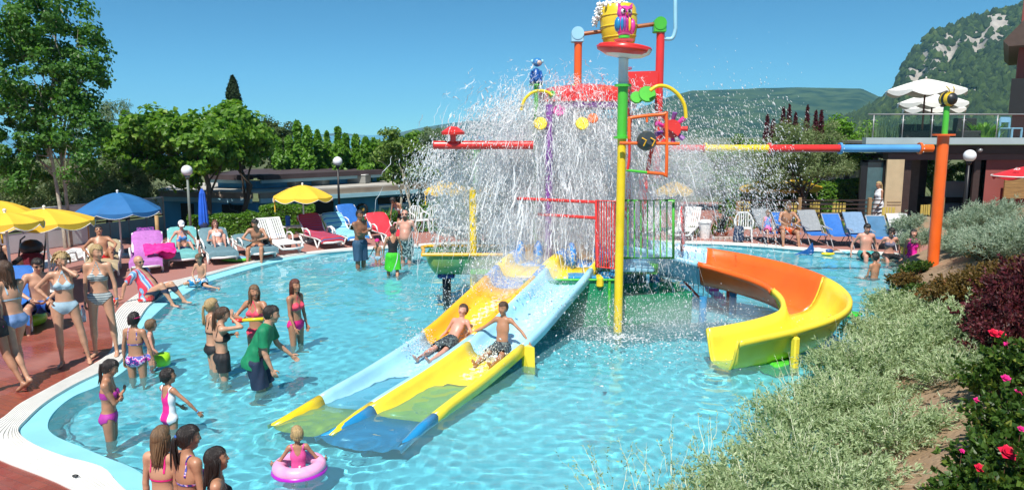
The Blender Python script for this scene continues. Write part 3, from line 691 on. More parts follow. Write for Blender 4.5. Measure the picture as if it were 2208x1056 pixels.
tree('broad dark tree filling the gap behind the spray, right of the tower', (wp(1560, 400, 33)[0], 33, GZ), [[wp(1560, 480, 33), wp(1560, 360, 33), wp(1560, 330, 33)]],
  [el(1540, 370, 33, 1.6, 1.2, 1.1), el(1600, 350, 33, 1.4, 1.2, 1.2), el(1480, 390, 33, 1.5, 1.2, .9), el(1400, 400, 34, 1.6, 1.2, .9)], 190, 80, .36, .18, .10, L_plane, M_bark_d, 99, name='broadleaf_tree')
tree('dark tree behind the middle of the spray', (wp(1150, 400, 36)[0], 36, GZ), [[wp(1150, 480, 36), wp(1150, 340, 36)]],
  [el(1060, 360, 36, 2.0, 1.2, 1.2), el(1180, 370, 36, 2.2, 1.2, 1.1), el(1290, 380, 36, 2.0, 1.2, 1.0)], 170, 70, .38, .2, .12, L_plane, M_bark_d, 101, name='broadleaf_tree')
# small planting along the right-hand chairs
for i, (px, py, Y, n, h, m, lab) in enumerate([(1525, 500, 24.6, 70, .55, L_bright, 'green strap-leaved plant beside the white bin'), (1600, 480, 26.3, 120, .5, L_hedge, 'low leafy plant behind the white plastic armchair'), (1775, 470, 25.5, 160, .5, L_olive, 'silvery spiky plant behind the grey deck chair'),
              (1835, 470, 25.2, 150, .45, L_bright, 'yellow-green shrub behind the blue deck chairs'), (1905, 480, 24.8, 120, .45, L_bright, 'leafy shrub under the restaurant wall'), (1945, 470, 24.6, 120, .5, L_hedge, 'shrub left of the orange pole')]):
 blades(lab, px, py, Y, n, h, .45, m, name='border_plant', w=.035, seed=20 + i)
# ------------------------------------------------------------------ bathhouse (low blue cabins behind the hedge)
M_blue = mat('blue_boards', (.05, .30, .56), .65, .15, 1.2); M_blue_l = mat('pale_blue_fascia', (.30, .52, .62), .6, .10, 1.5)
M_roof_e = mat('roof_edge_brown', (.055, .038, .042), .8, .2, 2); M_tile = mat('roof_sheet_beige', (.40, .33, .26), .85, .35, 1.0, col2=(.20, .15, .12))
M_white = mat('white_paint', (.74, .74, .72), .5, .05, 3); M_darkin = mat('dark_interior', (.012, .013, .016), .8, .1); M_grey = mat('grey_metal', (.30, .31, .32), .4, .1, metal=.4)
M_black = mat('black_metal', (.015, .015, .017), .4, .1)
bh = thing('bathhouse', 'low blue bathhouse with two flat roofs and pale fascias behind the hedge', 'building', (0, 0, 0))
# plan: convex corner nearest to us at px 552
def seg_block(name, pa, pb, z0, z1, thick, m, parent, out=0.0):
 """wall slab from plan point pa to pb, its front face moved out by `out` towards the camera"""
 a, b = Vector((pa[0], pa[1], 0)), Vector((pb[0], pb[1], 0)); d = (b - a).normalized(); n = Vector((d.y, -d.x, 0))
 if n.y > 0: n = -n
 a2, b2 = a + n * out, b + n * out; c = (a2 + b2) / 2 - n * thick / 2; ang = math.atan2(d.y, d.x)
 return MB().box((c.x, c.y, (z0 + z1) / 2), ((b - a).length, thick, z1 - z0), rz=ang).build(name, m, parent)
Yc = 27.5
A = dp(350, 430, 28.6); Bc = dp(553, 437, Yc); Cc = dp(960, 400, 33.5)
zf = Bc.z                       # underside of the lower fascia
A2, B2, C2 = (A.x, A.y), (Bc.x, Bc.y), (Cc.x, Cc.y)
for (p, q) in ((A2, B2), (B2, C2)):
 seg_block('wall', p, q, GZ, zf + .02, .2, M_blue, bh)
 seg_block('fascia', p, q, zf, zf + .16, .12, M_blue_l, bh, .36)
 seg_block('roof_edge', p, q, zf + .163, zf + .36, .12, M_tile, bh, .30)
# roof slabs (lower and upper) as polygons
def roofpoly(name, pts, z0, z1, m): return MB().prism(pts, z0, z1).build(name, m, bh)
def off(p, q, o, k):  # point on line p-q moved towards the camera
 d = Vector((q[0] - p[0], q[1] - p[1], 0)).normalized(); n = Vector((d.y, -d.x, 0)); n = -n if n.y > 0 else n
 return (p[0] + n.x * o + d.x * k, p[1] + n.y * o + d.y * k)
pA, pB, pC = off(A2, B2, .28, 0), (B2[0], B2[1] - .3), off((C2[0], C2[1]), (C2[0] + (C2[0] - B2[0]), C2[1] + (C2[1] - B2[1])), .28, 0)
roofpoly('lower_roof', [pA, pB, pC, (C2[0], C2[1] + 4), (B2[0] - .5, B2[1] + 5), (A2[0] - 1, A2[1] + 4)], zf + .365, zf + .42, mat('roof_felt', (.42, .40, .36), .9, .2, 1.5))
D2, E2, F2_ = dp(470, 400, 29.6), dp(552, 400, 28.9), dp(812, 390, 33.2)
zt = dp(552, 400, 28.9).z
for (p, q) in (((D2.x, D2.y), (E2.x, E2.y)), ((E2.x, E2.y), (F2_.x, F2_.y))):
 seg_block('upper_wall', p, q, zf + .425, zt + .18, .2, M_blue, bh)
 seg_block('upper_fascia', p, q, zt + .1, zt + .23, .12, M_blue_l, bh, .45)
 seg_block('upper_roof_edge', p, q, zt + .233, zt + .43, .5, M_roof_e, bh, .62)
roofpoly('upper_roof', [(D2.x - .3, D2.y - .4), (E2.x, E2.y - .4), (F2_.x, F2_.y - .4), (F2_.x, F2_.y + 3), (D2.x - .3, D2.y + 4)], zt + .30, zt + .42, M_roof_e)
# openings and doors on the walls
def on_wall(p, q, t0, t1, z0, z1, name, m, out=.02, thick=.06, inner=None):
 P0 = (p[0] + (q[0] - p[0]) * t0, p[1] + (q[1] - p[1]) * t0); P1 = (p[0] + (q[0] - p[0]) * t1, p[1] + (q[1] - p[1]) * t1)
 return seg_block(name, P0, P1, z0, z1, thick, m, inner or bh, out)
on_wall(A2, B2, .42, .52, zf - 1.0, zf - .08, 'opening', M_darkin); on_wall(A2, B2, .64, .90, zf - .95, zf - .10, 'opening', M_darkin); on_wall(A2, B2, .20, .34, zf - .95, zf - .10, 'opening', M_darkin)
on_wall(A2, B2, .62, .92, zf - 1.02, zf - .95, 'counter', M_white, .12, .2)
for t in np.arange(.02, 1, .065): on_wall(A2, B2, t, t + .058, zf - 2.0, zf - 1.06, 'board', mat('blue_board_bright', (.04, .25, .55), .6, .15, 3), .035, .04)
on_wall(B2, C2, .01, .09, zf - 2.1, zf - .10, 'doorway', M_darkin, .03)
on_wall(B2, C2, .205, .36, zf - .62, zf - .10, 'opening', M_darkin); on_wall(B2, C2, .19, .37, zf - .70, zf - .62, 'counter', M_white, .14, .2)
for t in np.arange(.195, .365, .021): on_wall(B2, C2, t, t + .019, zf - 2.0, zf - .72, 'board', mat('teal_board', (.13, .33, .38), .7, .15, 3), .035, .04)
for t0, nm in ((.385, 0), (.60, 1), (.695, 1)):
 f = on_wall(B2, C2, t0, t0 + .07, zf - 1.75, zf - .45, 'door', M_white if nm else M_white, .04, .06)
 on_wall(B2, C2, t0 + .012, t0 + .058, zf - 1.70, zf - .55, 'door_panel', M_darkin if not nm else mat('teal_door', (.06, .22, .28), .5, .1), .055, .05)
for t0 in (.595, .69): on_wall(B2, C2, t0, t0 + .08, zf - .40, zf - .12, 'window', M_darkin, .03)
on_wall(B2, C2, .40, .44, zf - 1.6, zf - .45, 'notice_board', mat('pale_shutter', (.45, .52, .50), .6), .07, .03)
MB().tube([(Bc.x - .9, Bc.y - .2, zf), (Bc.x - .9, Bc.y - .25, zf - .2), (Bc.x - .6, Bc.y - .25, zf - .3), (Bc.x - .58, Bc.y - .22, zf - 1.6)], .05, 8).build('downpipe', M_black, bh, smooth=True)
w_ = dp(770, 440, 31.0)
lb = thing('life_ring', 'dark round life ring hanging on the blue bathhouse wall', 'life ring', (0, 0, 0))
tq = .515; lp = Vector((B2[0] + (C2[0] - B2[0]) * tq, B2[1] + (C2[1] - B2[1]) * tq - .2, zf - .55))
ring = [(lp.x + .20 * math.cos(a), lp.y, lp.z + .22 * math.sin(a)) for a in np.linspace(0, 2 * math.pi, 17)[:-1]]
MB().tube(ring, .055, 8, closed=True).build('ring', M_black, lb, smooth=True); MB().ball((lp.x, lp.y + .02, lp.z), (.1, .04, .11), 8).build('badge', mat('ochre', (.35, .22, .05), .5), lb)
# rooftop boxes
for i, (px, Y, w, lab) in enumerate([(625, 30.2, 1.1, 'grey ventilation box on the bathhouse roof, left of the street lamp'), (684, 31.0, 1.15, 'grey ventilation box on the bathhouse roof behind the yellow umbrella'), (775, 32.2, 1.15, 'grey ventilation box on the bathhouse roof, right of the street lamp')]):
 p = dp(px, 400, Y); t = thing('roof_box', lab, 'roof unit', (p.x, Y, zf + .42), R(-12), 'ventilation boxes on the bathhouse roof')
 MB().box((0, 0, .18), (w * .72, .6, .34), bevel=.01).build('casing', mat('box_grey', (.26, .26, .24), .7, .1, 4), t); MB().box((0, 0, .375), (w * .76, .66, .035)).build('lid', M_white, t)
 for sx in (-1, 1): MB().tube([(sx * w * .33, 0, .35), (sx * w * .33, 0, .52)], .012, 6).build('rod', M_grey, t)
# ------------------------------------------------------------------ white panel fence along the left side
M_fw = mat('fence_white', (.62, .66, .66), .6, .08, 2); M_fg = mat('fence_grey_green', (.18, .30, .31), .6, .12, 2)
fA = dp(-60, 520, 19.5); fB = dp(352, 470, 25.0)
fe = thing('panel_fence', 'low white and grey-green panel fence with a dark mid rail behind the left loungers', 'fence', (0, 0, 0))
d = Vector((fB.x - fA.x, fB.y - fA.y, 0)); Lf = d.length; ang = math.atan2(d.y, d.x); d.normalize()
nP = 9
for i in range(nP):
 c = Vector((fA.x, fA.y, 0)) + d * Lf * (i + .5) / nP
 MB().box((c.x, c.y, .98), (Lf / nP - .03, .04, .50), rz=ang).build('upper_panel', M_fw if i < 5 else M_fg, fe)
 MB().box((c.x, c.y, .34), (Lf / nP - .03, .04, .54), rz=ang).build('lower_panel', M_fw if i < 5 else M_fg, fe)
 if i < 6:
  sl = MB()
  for k in range(14): o = c + d * (Lf / nP) * ((k + .5) / 14 - .5); sl.box((o.x, o.y - .035, .34), (.05, .02, .5), rz=ang)
  x = sl.build('corrugation', M_fw if i < 5 else M_fg, fe); x['kind'] = 'stuff'
for i in range(nP + 1):
 c = Vector((fA.x, fA.y, 0)) + d * Lf * i / nP; MB().box((c.x, c.y + .03, .66), (.06, .06, 1.25), rz=ang).build('post', M_grey, fe)
c = Vector((fA.x, fA.y, 0)) + d * Lf / 2
MB().box((c.x, c.y - .02, .67), (Lf, .05, .05), rz=ang).build('mid_rail', M_black, fe); MB().box((c.x, c.y, 1.26), (Lf, .08, .03), rz=ang).build('top_rail', M_fw, fe)
for px, py, lab in ((190, 500, 'short round wooden stake beside the man in red trunks'), (341, 490, 'short round wooden stake beside the woman in the white cap')):
 p = gp(px, 560, DZ) if False else dp(px, 520, 22.5); o = MB().tube([(0, 0, 0), (0, 0, .85)], .055, 10).build('wooden_stake', mat('stake_wood', (.42, .27, .12), .8, .2, 8, bump=.3), smooth=True, label=lab, cat='stake'); o.location = (p.x, 22.5, DZ)
# ------------------------------------------------------------------ bar building and terrace on the right
M_brick_r = mat('red_brown_wall', (.26, .065, .055), .8, .10, 1.5); M_dwood = mat('dark_timber', (.045, .026, .022), .6, .25, 2, mapping=(1, 1, 8)); M_slab = mat('terrace_edge', (.36, .44, .46), .5, .08, 1.5)
M_tan = mat('tan_shutter', (.50, .39, .24), .7, .08, 3); M_timber = mat('timber', (.30, .19, .09), .75, .2, 5, mapping=(6, 6, 1))
M_glassy = bpy.data.materials.new('clear_glass'); M_glassy.use_nodes = True
_b = M_glassy.node_tree; _b.nodes.clear(); _o2 = _b.nodes.new('ShaderNodeOutputMaterial'); _t = _b.nodes.new('ShaderNodeBsdfTransparent'); _gl = _b.nodes.new('ShaderNodeBsdfGlossy'); _gl.inputs['Roughness'].default_value = .02
_t.inputs[0].default_value = (.955, .985, .98, 1); _fr = _b.nodes.new('ShaderNodeFresnel'); _fr.inputs[0].default_value = 1.25; _ms = _b.nodes.new('ShaderNodeMixShader')
_b.links.new(_fr.outputs[0], _ms.inputs[0]); _b.links.new(_t.outputs[0], _ms.inputs[1]); _b.links.new(_gl.outputs[0], _ms.inputs[2]); _b.links.new(_ms.outputs[0], _o2.inputs[0])
bar = thing('bar_building', 'poolside bar with dark timber front and glass-railed terrace on its roof', 'building', (0, 0, 0))
Yb = 27.5
def bx(name, px0, px1, py0, py1, Y, depth, m, parent=bar, zr=None, bevel=0.0):
 a, b = dp(px0, py0, Y), dp(px1, py1, Y)
 z0, z1 = (min(a.z, b.z), max(a.z, b.z)) if zr is None else zr
 return MB().box(((a.x + b.x) / 2, Y + depth / 2, (z0 + z1) / 2), (abs(b.x - a.x), depth, z1 - z0), bevel=bevel).build(name, m, parent)
# terrace slab: leading edge y 293-312
bx('terrace_edge', 1868, 2420, 297, 311, Yb - .6, .3, M_slab); ts = dp(1868, 311, Yb - .6)
MB().box((dp(2140, 300, Yb).x, Yb + 4.0, ts.z + .06), (9.6, 8.6, .11)).build('terrace_floor', mat('terrace_floor', (.30, .29, .27), .8), bar)
bx('beam', 1905, 2420, 313, 331, Yb - .2, .5, M_dwood); bx('lintel', 1916, 2420, 331.5, 345, Yb - .12, .4, mat('brown_board', (.10, .05, .045), .6, .1, 2))
wallz = (DZ, dp(1900, 345, Yb).z)
bx('wall', 2116, 2420, 345, 480, Yb, .3, M_brick_r, zr=wallz)
bx('pier', 1944, 1956, 345, 480, Yb, .25, M_dwood, zr=wallz); bx('door_frame', 2102, 2115, 345, 480, Yb, .2, M_dwood, zr=wallz)
for i, px in enumerate((2085, 2092, 2099)): bx('folding_door', px, px + 5, 352, 478, Yb + .1, .06, M_darkin, zr=(DZ, wallz[1] - .05))
bx('back_wall', 1945, 1990, 345, 480, Yb + 3.2, .2, M_dwood, zr=wallz); bx('inner_panel', 1956, 1975, 352, 470, Yb + 1.2, .1, mat('inner_panel', (.09, .07, .05), .6), zr=(DZ, wallz[1]))
bx('inner_counter', 1990, 2110, 425, 470, Yb + 2.6, .5, mat('counter_wood', (.05, .03, .025), .4)); bx('fridge', 2030, 2084, 392, 425, Yb + 2.5, .5, M_white); bx('display_case', 2020, 2078, 440, 470, Yb + 1.4, .5, mat('display_grey', (.25, .30, .33), .3))
bx('floor_inside', 1945, 2115, 470, 478, Yb, 6, M_darkin, zr=(DZ - .01, DZ + .02)); bx('ceiling_inside', 1945, 2420, 340, 345, Yb + .3, 6, M_dwood, zr=(wallz[1], wallz[1] + .1))
for i in range(7):   # low plank wall below the shutter
 z = .12 + i * .1; a = dp(1912, 470, Yb - .25); b = dp(1944, 470, Yb - .25)
 MB().box(((a.x + b.x) / 2, Yb - .2, z), (b.x - a.x, .06, .09), bevel=.01).build('plank', M_dwood, bar)
bx('shutter', 1914, 1942, 344, 462, Yb - .3, .08, M_tan)
for k in range(2): bx('shutter_rail', 1913, 1943, 434 + k * 6, 436 + k * 6, Yb - .32, .02, mat('shutter_rail', (.35, .26, .15), .6))
for px in (1858, 1906): bx('glass_door_post', px, px + 5, 346, 480, Yb - .1, .1, M_black, zr=(DZ, wallz[1]))
bx('glass_door_head', 1858, 1911, 345, 350, Yb - .1, .1, M_black); bx('glass_pane', 1863, 1906, 350, 470, Yb - .06, .02, mat('tinted_glass', (.06, .13, .15), .08, .1, spec=.8))
# glass balustrade
zr0, zr1 = ts.z + .12, dp(1878, 248, Yb - .5).z
px_posts = [1882, 1945, 2008, 2076, 2148, 2225]
for i in range(len(px_posts)):
 p = dp(px_posts[i], 290, Yb - .5); MB().tube([(p.x, Yb - .5, zr0), (p.x, Yb - .5, zr1)], .022, 8).build('baluster', M_grey, bar, smooth=True)
 MB().box((p.x, Yb - .5, zr1 - .18), (.14, .03, .03)).build('glass_clamp', M_grey, bar)
 if i + 1 < len(px_posts):
  q = dp(px_posts[i + 1], 290, Yb - .5); MB().box(((p.x + q.x) / 2, Yb - .5, (zr0 + zr1) / 2 + .02), (q.x - p.x - .1, .014, zr1 - zr0 - .14)).build('glass_pane', M_glassy, bar)
a, b = dp(1872, 250, Yb - .5), dp(2420, 250, Yb - .5); MB().tube([(a.x, Yb - .5, zr1 + .02), (b.x, Yb - .5, zr1 + .02)], .025, 8).build('handrail', M_grey, bar, smooth=True)
# things on the terrace
zt_ = ts.z + .12
for i, (px, w, h_, Y, lab) in enumerate([(1975, 70, .62, 29.2, 'long dark wicker sofa back on the terrace behind the glass'), (2078, 44, .85, 29.0, 'tall dark planter box on the terrace right of the green pole'), (2020, 40, .55, 29.4, 'low dark wicker armchair on the terrace')]):
 p = dp(px, 290, Y); ww = w / FPX * Y; t = thing('terrace_furniture', lab, 'outdoor furniture', (p.x, Y, zt_))
 MB().box((0, 0, h_ / 2), (ww, .25, h_), bevel=.03).build('back', mat('wicker', (.02, .018, .018), .7, .3, 30, bump=.6), t); MB().box((0, -.3, .2), (ww, .5, .34), bevel=.04).build('seat', mat('wicker', (.02, .018, .018)), t)
blades('bright yellow-green potted shrub on the terrace', 2118, 290, 28.8, 150, .75, .28, L_bright, name='potted_shrub', w=.06, zb=zt_, seed=41)
blades('tall thin grass in a trough at the left end of the terrace', 1910, 290, 29.6, 160, .85, .8, L_willow, name='grass_trough', w=.012, zb=zt_, seed=42, arch=.15)
ct = thing('terrace_chair', 'pale blue metal chair at the right end of the glass railing', 'chair', (dp(2178, 290, 28.4).x, 28.4, zt_), R(20)); M_pb = mat('pale_blue_metal', (.25, .45, .62), .4)
for sx in (-1, 1):
 for sy in (-1, 1): MB().box((sx * .25, sy * .25, .42 if sy > 0 else .22), (.05, .05, .84 if sy > 0 else .44)).build('leg', M_pb, ct)
MB().box((0, 0, .45), (.56, .56, .05), bevel=.01).build('seat', M_pb, ct); MB().box((0, .25, .78), (.50, .03, .20)).build('backrest', M_pb, ct)
# square white parasols on the terrace
M_canvas = mat('cream_canvas', (.74, .73, .69), .8, .05, 3)
def parasol(label, loc, r, hpole, rise, m, n=8, drop=.14, pole_m=M_white, name='parasol', pole_r=.024, scallop=True, mats2=None, base=True, tilt=None, group=None, inner=None, zrim=None):
 t = thing(name, label, 'umbrella', loc, 0, group)
 zr = hpole; top = hpole + rise; sub = 6
 V = []; F = []; MI = []
 # panels between ribs, sagging slightly, with a valance
 rings = [0.0, .12, .3, .5, .72, 1.0]; na = n * sub
 V.append((0, 0, top))
 for u in rings[1:]:
  for j in range(na):
   a = 2 * math.pi * j / na; f = (j % sub) / sub; sag = math.sin(f * math.pi)
   rr = r * u * (1 - .055 * sag * u); z = top - rise * (u ** (1.6 if name == 'beach_umbrella' else 1.25)) - .05 * r * sag * u * (1 - .3 * u); V.append((rr * math.cos(a), rr * math.sin(a), z))
 for j in range(na):   # valance
  a = 2 * math.pi * j / na; f = (j % sub) / sub; sag = math.sin(f * math.pi); rr = r * (1 - .055 * sag) * 1.01
  V.append((rr * math.cos(a), rr * math.sin(a), top - rise - .05 * r * sag * .7 - drop * (.45 + .55 * (sag if scallop else 1))))
 for j in range(na): F.append((0, 1 + j, 1 + (j + 1) % na)); MI.append(j // sub)
 for k in range(len(rings) - 1):
  for j in range(na): F.append((1 + k * na + j, 1 + (k + 1) * na + j, 1 + (k + 1) * na + (j + 1) % na, 1 + k * na + (j + 1) % na)); MI.append(j // sub)
 mm = m if isinstance(m, list) else [m]
 me = MB(); me.add(V, F); me.m = [i % len(mm) for i in MI]; c = me.build('canopy', mm, t, smooth=False)
 if tilt: c.rotation_euler = tilt
 rb = MB()
 for j in range(n): a = 2 * math.pi * j / n; rb.tube([(0, 0, top - .06), (r * .5 * math.cos(a), r * .5 * math.sin(a), top - .06 - rise * .42), (r * .985 * math.cos(a), r * .985 * math.sin(a), top - rise - .025)], .008, 5)
 x = rb.build('ribs', M_grey, t); x['kind'] = 'stuff'
 if tilt: x.rotation_euler = tilt
 MB().tube([(0, 0, 0), (0, 0, top + .03)], pole_r, 8).build('pole', pole_m, t, smooth=True); MB().ball((0, 0, top + .04), .035, 8).build('finial', M_white, t, smooth=True)
 if base: MB().lathe([(.0001, .0), (.24, 0), (.25, .05), (.06, .09), (.045, .3), (.0001, .3)], n=16).build('base', M_white, t, smooth='angle')
 return t
M_dpole = mat('brown_pole', (.16, .06, .035), .5)
for i, (px, top, Y, r, lab) in enumerate([(1997, 170, 28.8, 1.42, 'largest white terrace umbrella, its peak highest'), (2012, 199, 31.5, 1.35, 'white terrace umbrella just below the highest one'), (2015, 213, 34.0, 1.30, 'lowest white terrace umbrella, farthest back')]):
 p = dp(px, top, Y); parasol(lab, (p.x, Y, zt_), r, p.z - zt_ - .42, .42, M_canvas, n=8, drop=.2, pole_m=M_dpole, name='terrace_umbrella', pole_r=.035, group='white umbrellas on the terrace')
# red and white sun umbrella in front of the bar with a little white lettering
def letters(s, size, m, parent, name='lettering'):
 cu = bpy.data.curves.new('tmp', 'FONT'); cu.body = s; cu.size = size; cu.extrude = .003; q = bpy.data.objects.new('tmp', cu); COL.objects.link(q)
 me = bpy.data.meshes.new_from_object(q.evaluated_get(bpy.context.evaluated_depsgraph_get())); bpy.data.objects.remove(q); me.materials.clear(); me.materials.append(m)
 return link(bpy.data.objects.new(name, me), parent)
def red_umbrella():
 p = dp(2222, 357, 24.5); t = parasol('red and white parasol with white lettering at the right edge', (p.x, 24.5, DZ), 1.05, p.z - DZ - .33, .33, [mat('red_canvas', (.60, .02, .03), .6, .05), mat('red_canvas2', (.66, .035, .05), .6, .05)], n=8, drop=.10, name='red_umbrella')
 for k, s in enumerate(('io', 'io')):
  o = letters(s, .26, M_white, t); a = R(-112 - 45 * k - 22.5 + 20); rr = .66; o.location = (rr * math.cos(a) - .1, rr * math.sin(a), p.z - DZ - .13); o.rotation_euler = (R(28), 0, a + math.pi / 2)
 ring = MB().tube([(1.07 * math.cos(q), 1.07 * math.sin(q), p.z - DZ - .345) for q in np.linspace(0, 6.2832, 33)[:-1]], .022, 5, closed=True); ring.build('white_hem', M_white, t)
red_umbrella()
# wicker screen and posts
o = bx('wicker_screen', 2168, 2260, 384, 428, 27.2, .06, mat('wicker_tan', (.30, .17, .06), .8, .35, 3, mapping=(1, 1, 14), bump=.5), parent=None); o['label'] = 'tan wicker screen against the red-brown wall under the red parasol'; o['category'] = 'screen'
# timber posts with wires in front of the restaurant
for i, (px, top, bot, Y, lab) in enumerate([(1591, 434, 474, 26, 'square timber post farthest left in front of the bar garden'), (1725, 426, 468, 25.6, 'square timber post below the olive tree'), (1876, 426, 485, 25.0, 'square timber post left of the woman in the white dress'), (2033, 425, 470, 25.0, 'square timber post right of the orange pole')]):
 a, b = dp(px, top, Y), dp(px, bot, Y); o = MB().box((0, 0, (a.z - DZ) / 2), (.11, .11, a.z - DZ), bevel=.01).build('timber_post', M_timber, label=lab, cat='post'); o.location = (a.x, Y, DZ)
# dark garden wall of the restaurant: low horizontal planks
gw = thing('plank_wall', 'dark low horizontal plank railing in front of the bar garden', 'railing', (0, 0, 0)); aa, ab = dp(1592, 440, 26.2), dp(1912, 440, 25.8)
for i in range(7): z = .16 + i * .15; MB().box(((aa.x + ab.x) / 2, 26.1, z), (ab.x - aa.x, .03, .045)).build('plank', M_dwood, gw)
# shaded restaurant tables behind: dark chairs in yellow
M_ych = mat('yellow_chair', (.55, .42, .10), .5); 
ychairs = [(1604, 455, 27.6, 'yellow garden chair half hidden left of the olive tree'), (1700, 452, 27.0, 'yellow garden chair left of the timber post by the olive tree'), (1748, 456, 27.2, 'yellow garden chair between timber post and grey deck chair'), (1808, 452, 27.0, 'yellow garden chair behind the blue deck chairs'), (1908, 470, 25.4, 'yellow-backed chair below the woman in the white dress'), (1985, 448, 26.3, 'yellow slatted chair outside the bar opening')]
for i, (px, py, Y, lab) in enumerate(ychairs):
 p = dp(px, py, Y); t = thing('garden_chair', lab, 'chair', (p.x, Y, DZ), R(20 * (i % 3) + 160), 'yellow garden chairs of the bar')
 for sx in (-1, 1):
  for sy in (-1, 1): MB().box((sx * .2, sy * .2, .21 if sy < 0 else .42), (.03, .03, .42 if sy < 0 else .84)).build('leg', M_ych, t)
 MB().box((0, 0, .43), (.44, .44, .03)).build('seat', mat('dark_seat', (.03, .03, .03), .7), t)
 for k in range(4): MB().box((-.15 + k * .1, .2, .66), (.06, .02, .36)).build('slat', M_ych, t)
for i, (px, Y, lab) in enumerate([(1655, 29, 'yellow parasol in shade behind the olive tree, left'), (1712, 29.5, 'yellow parasol in shade behind the olive tree, right')]):
 p = dp(px, 410, Y); parasol(lab, (p.x, Y, DZ), 1.1, 1.25, .28, mat('umbrella_yellow', (.80, .50, .035), .7, .05, 3), name='yellow_umbrella', base=False)
for i, (px, Y, lab) in enumerate([(1770, 28.2, 'dark round garden table under the olive tree'), (1850, 28.6, 'dark round garden table beside the glass door')]):
 p = dp(px, 430, Y); t = thing('garden_table', lab, 'table', (p.x, Y, DZ)); MB().lathe([(.0001, .72), (.5, .72), (.5, .75), (.0001, .75)], n=18).build('tabletop', mat('dark_top', (.04, .04, .045), .35), t); MB().tube([(0, 0, 0), (0, 0, .72)], .04, 8).build('leg', M_black, t)
hedge('dark hedge closing the bar garden behind the tables', 1560, 1870, 385, 470, 30.5, 1.2, L_plane, 7, 9000, L=.17, W=.1, zb=DZ)
# white caravan / car shapes seen behind
cv = thing('parked_caravan', 'white caravan with curved grey windscreen behind the glass door', 'caravan', (dp(1840, 380, 34).x, 34, DZ))
MB().box((0, 0, 1.25), (2.6, 2.0, 2.2), bevel=.45).build('body', M_white, cv, smooth='angle'); MB().box((.55, -1.0, 1.45), (1.1, .06, .75), bevel=.03).build('window', mat('car_glass', (.10, .16, .20), .1), cv)
for sx in (-.8, .8): MB().tube([(sx, -1.02, .32), (sx, -.8, .32)], .32, 14).build('wheel', M_black, cv)
# palm-like foliage seen through the bar
blades('palm fronds seen through the bar opening', 2060, 390, 33, 160, 1.9, .5, L_plane, name='palm', w=.05, seed=61, arch=.8)
tree('leafy tree seen through the bar opening behind the counter', (wp(2010, 400, 35)[0], 35, DZ), [[wp(2010, 470, 35), wp(2010, 380, 35)]], [el(2000, 370, 35, 1.0, .8, .7), el(2060, 380, 35, 1.1, .8, .7)], 80, 70, .3, .15, .1, L_bright, M_bark_d, 62, name='broadleaf_tree')
# red house with overhanging roof top right
rh = thing('red_house', 'dark red house with overhanging brown eaves at the top right corner', 'house', (0, 0, 0)); Yr = 31
_ra = -math.atan2(dp(2180, 200, Yr).x, Yr); pa = dp(2188, 200, Yr); rh.location = (pa.x, Yr, 0); rh.rotation_euler = (0, 0, _ra)   # its left side runs straight away from the pool
MB().box((3, 4, 5.9), (6, 8, 5.6)).build('wall', M_brick_r, rh)
ez = dp(2162, 92, Yr).z
MB().add([(-.55, -1, ez), (2.4, -1, ez + 3.6), (5.4, -1, ez + 3.6), (5.4, -1, ez - .1), (-.35, -1, ez - .22)] + [(-.55, 9, ez), (2.4, 9, ez + 3.6), (5.4, 9, ez + 3.6), (5.4, 9, ez - .1), (-.35, 9, ez - .22)],
   [(0, 4, 3, 2, 1), (5, 6, 7, 8, 9), (0, 1, 6, 5), (1, 2, 7, 6), (2, 3, 8, 7), (3, 4, 9, 8), (4, 0, 5, 9)]).build('roof', mat('eaves_brown', (.08, .05, .04), .7), rh)
MB().box((.75, -.9, 4.85), (1.8, .1, 1.4)).build('balcony_screen', M_darkin, rh)
MB().box((.5, -.02, ez - .75), (.3, .06, .9)).build('window', mat('blue_window', (.2, .3, .35), .2), rh)
# spot light under the slab
sl = thing('wall_spotlight', 'small grey spotlight under the terrace edge', 'spotlight', dp(2112, 324, Yb - .4)[:]); MB().ball((0, 0, 0), (.10, .12, .09), 10).build('housing', M_grey, sl, smooth=True); MB().tube([(-.15, .15, .0), (0, 0, 0)], .02, 6).build('bracket', M_black, sl)
# ------------------------------------------------------------------ globe street lamps
M_globe = mat('opal_globe', (.78, .80, .84), .25, .03)
def lamp(label, px, py, Y, r, m, zb):
 p = dp(px, py, Y); t = thing('globe_lamp', label, 'street lamp', (p.x, Y, zb), 0, 'globe lamps round the pool'); h = p.z - zb
 MB().ball((0, 0, h), r, 18).build('globe', M_globe, t, smooth=True); MB().lathe([(.0001, h - r - .09), (.05, h - r - .09), (.09, h - r + .02), (.0001, h - r + .03)], n=12).build('collar', m, t, smooth=True)
 MB().tube([(0, 0, 0), (0, 0, h - r)], [.05, .035], 10).build('post', m, t, smooth=True)
lamp('globe lamp on a grey post in front of the plane trees', 403, 368, 23.0, .17, mat('grey_green_post', (.16, .19, .17), .5), DZ)
lamp('globe lamp on a black post rising over the bathhouse', 728, 348, 27, .17, M_black, DZ)
lamp('globe lamp on a black post in front of the bar opening', 2091, 336, 23.5, .19, M_black, DZ)
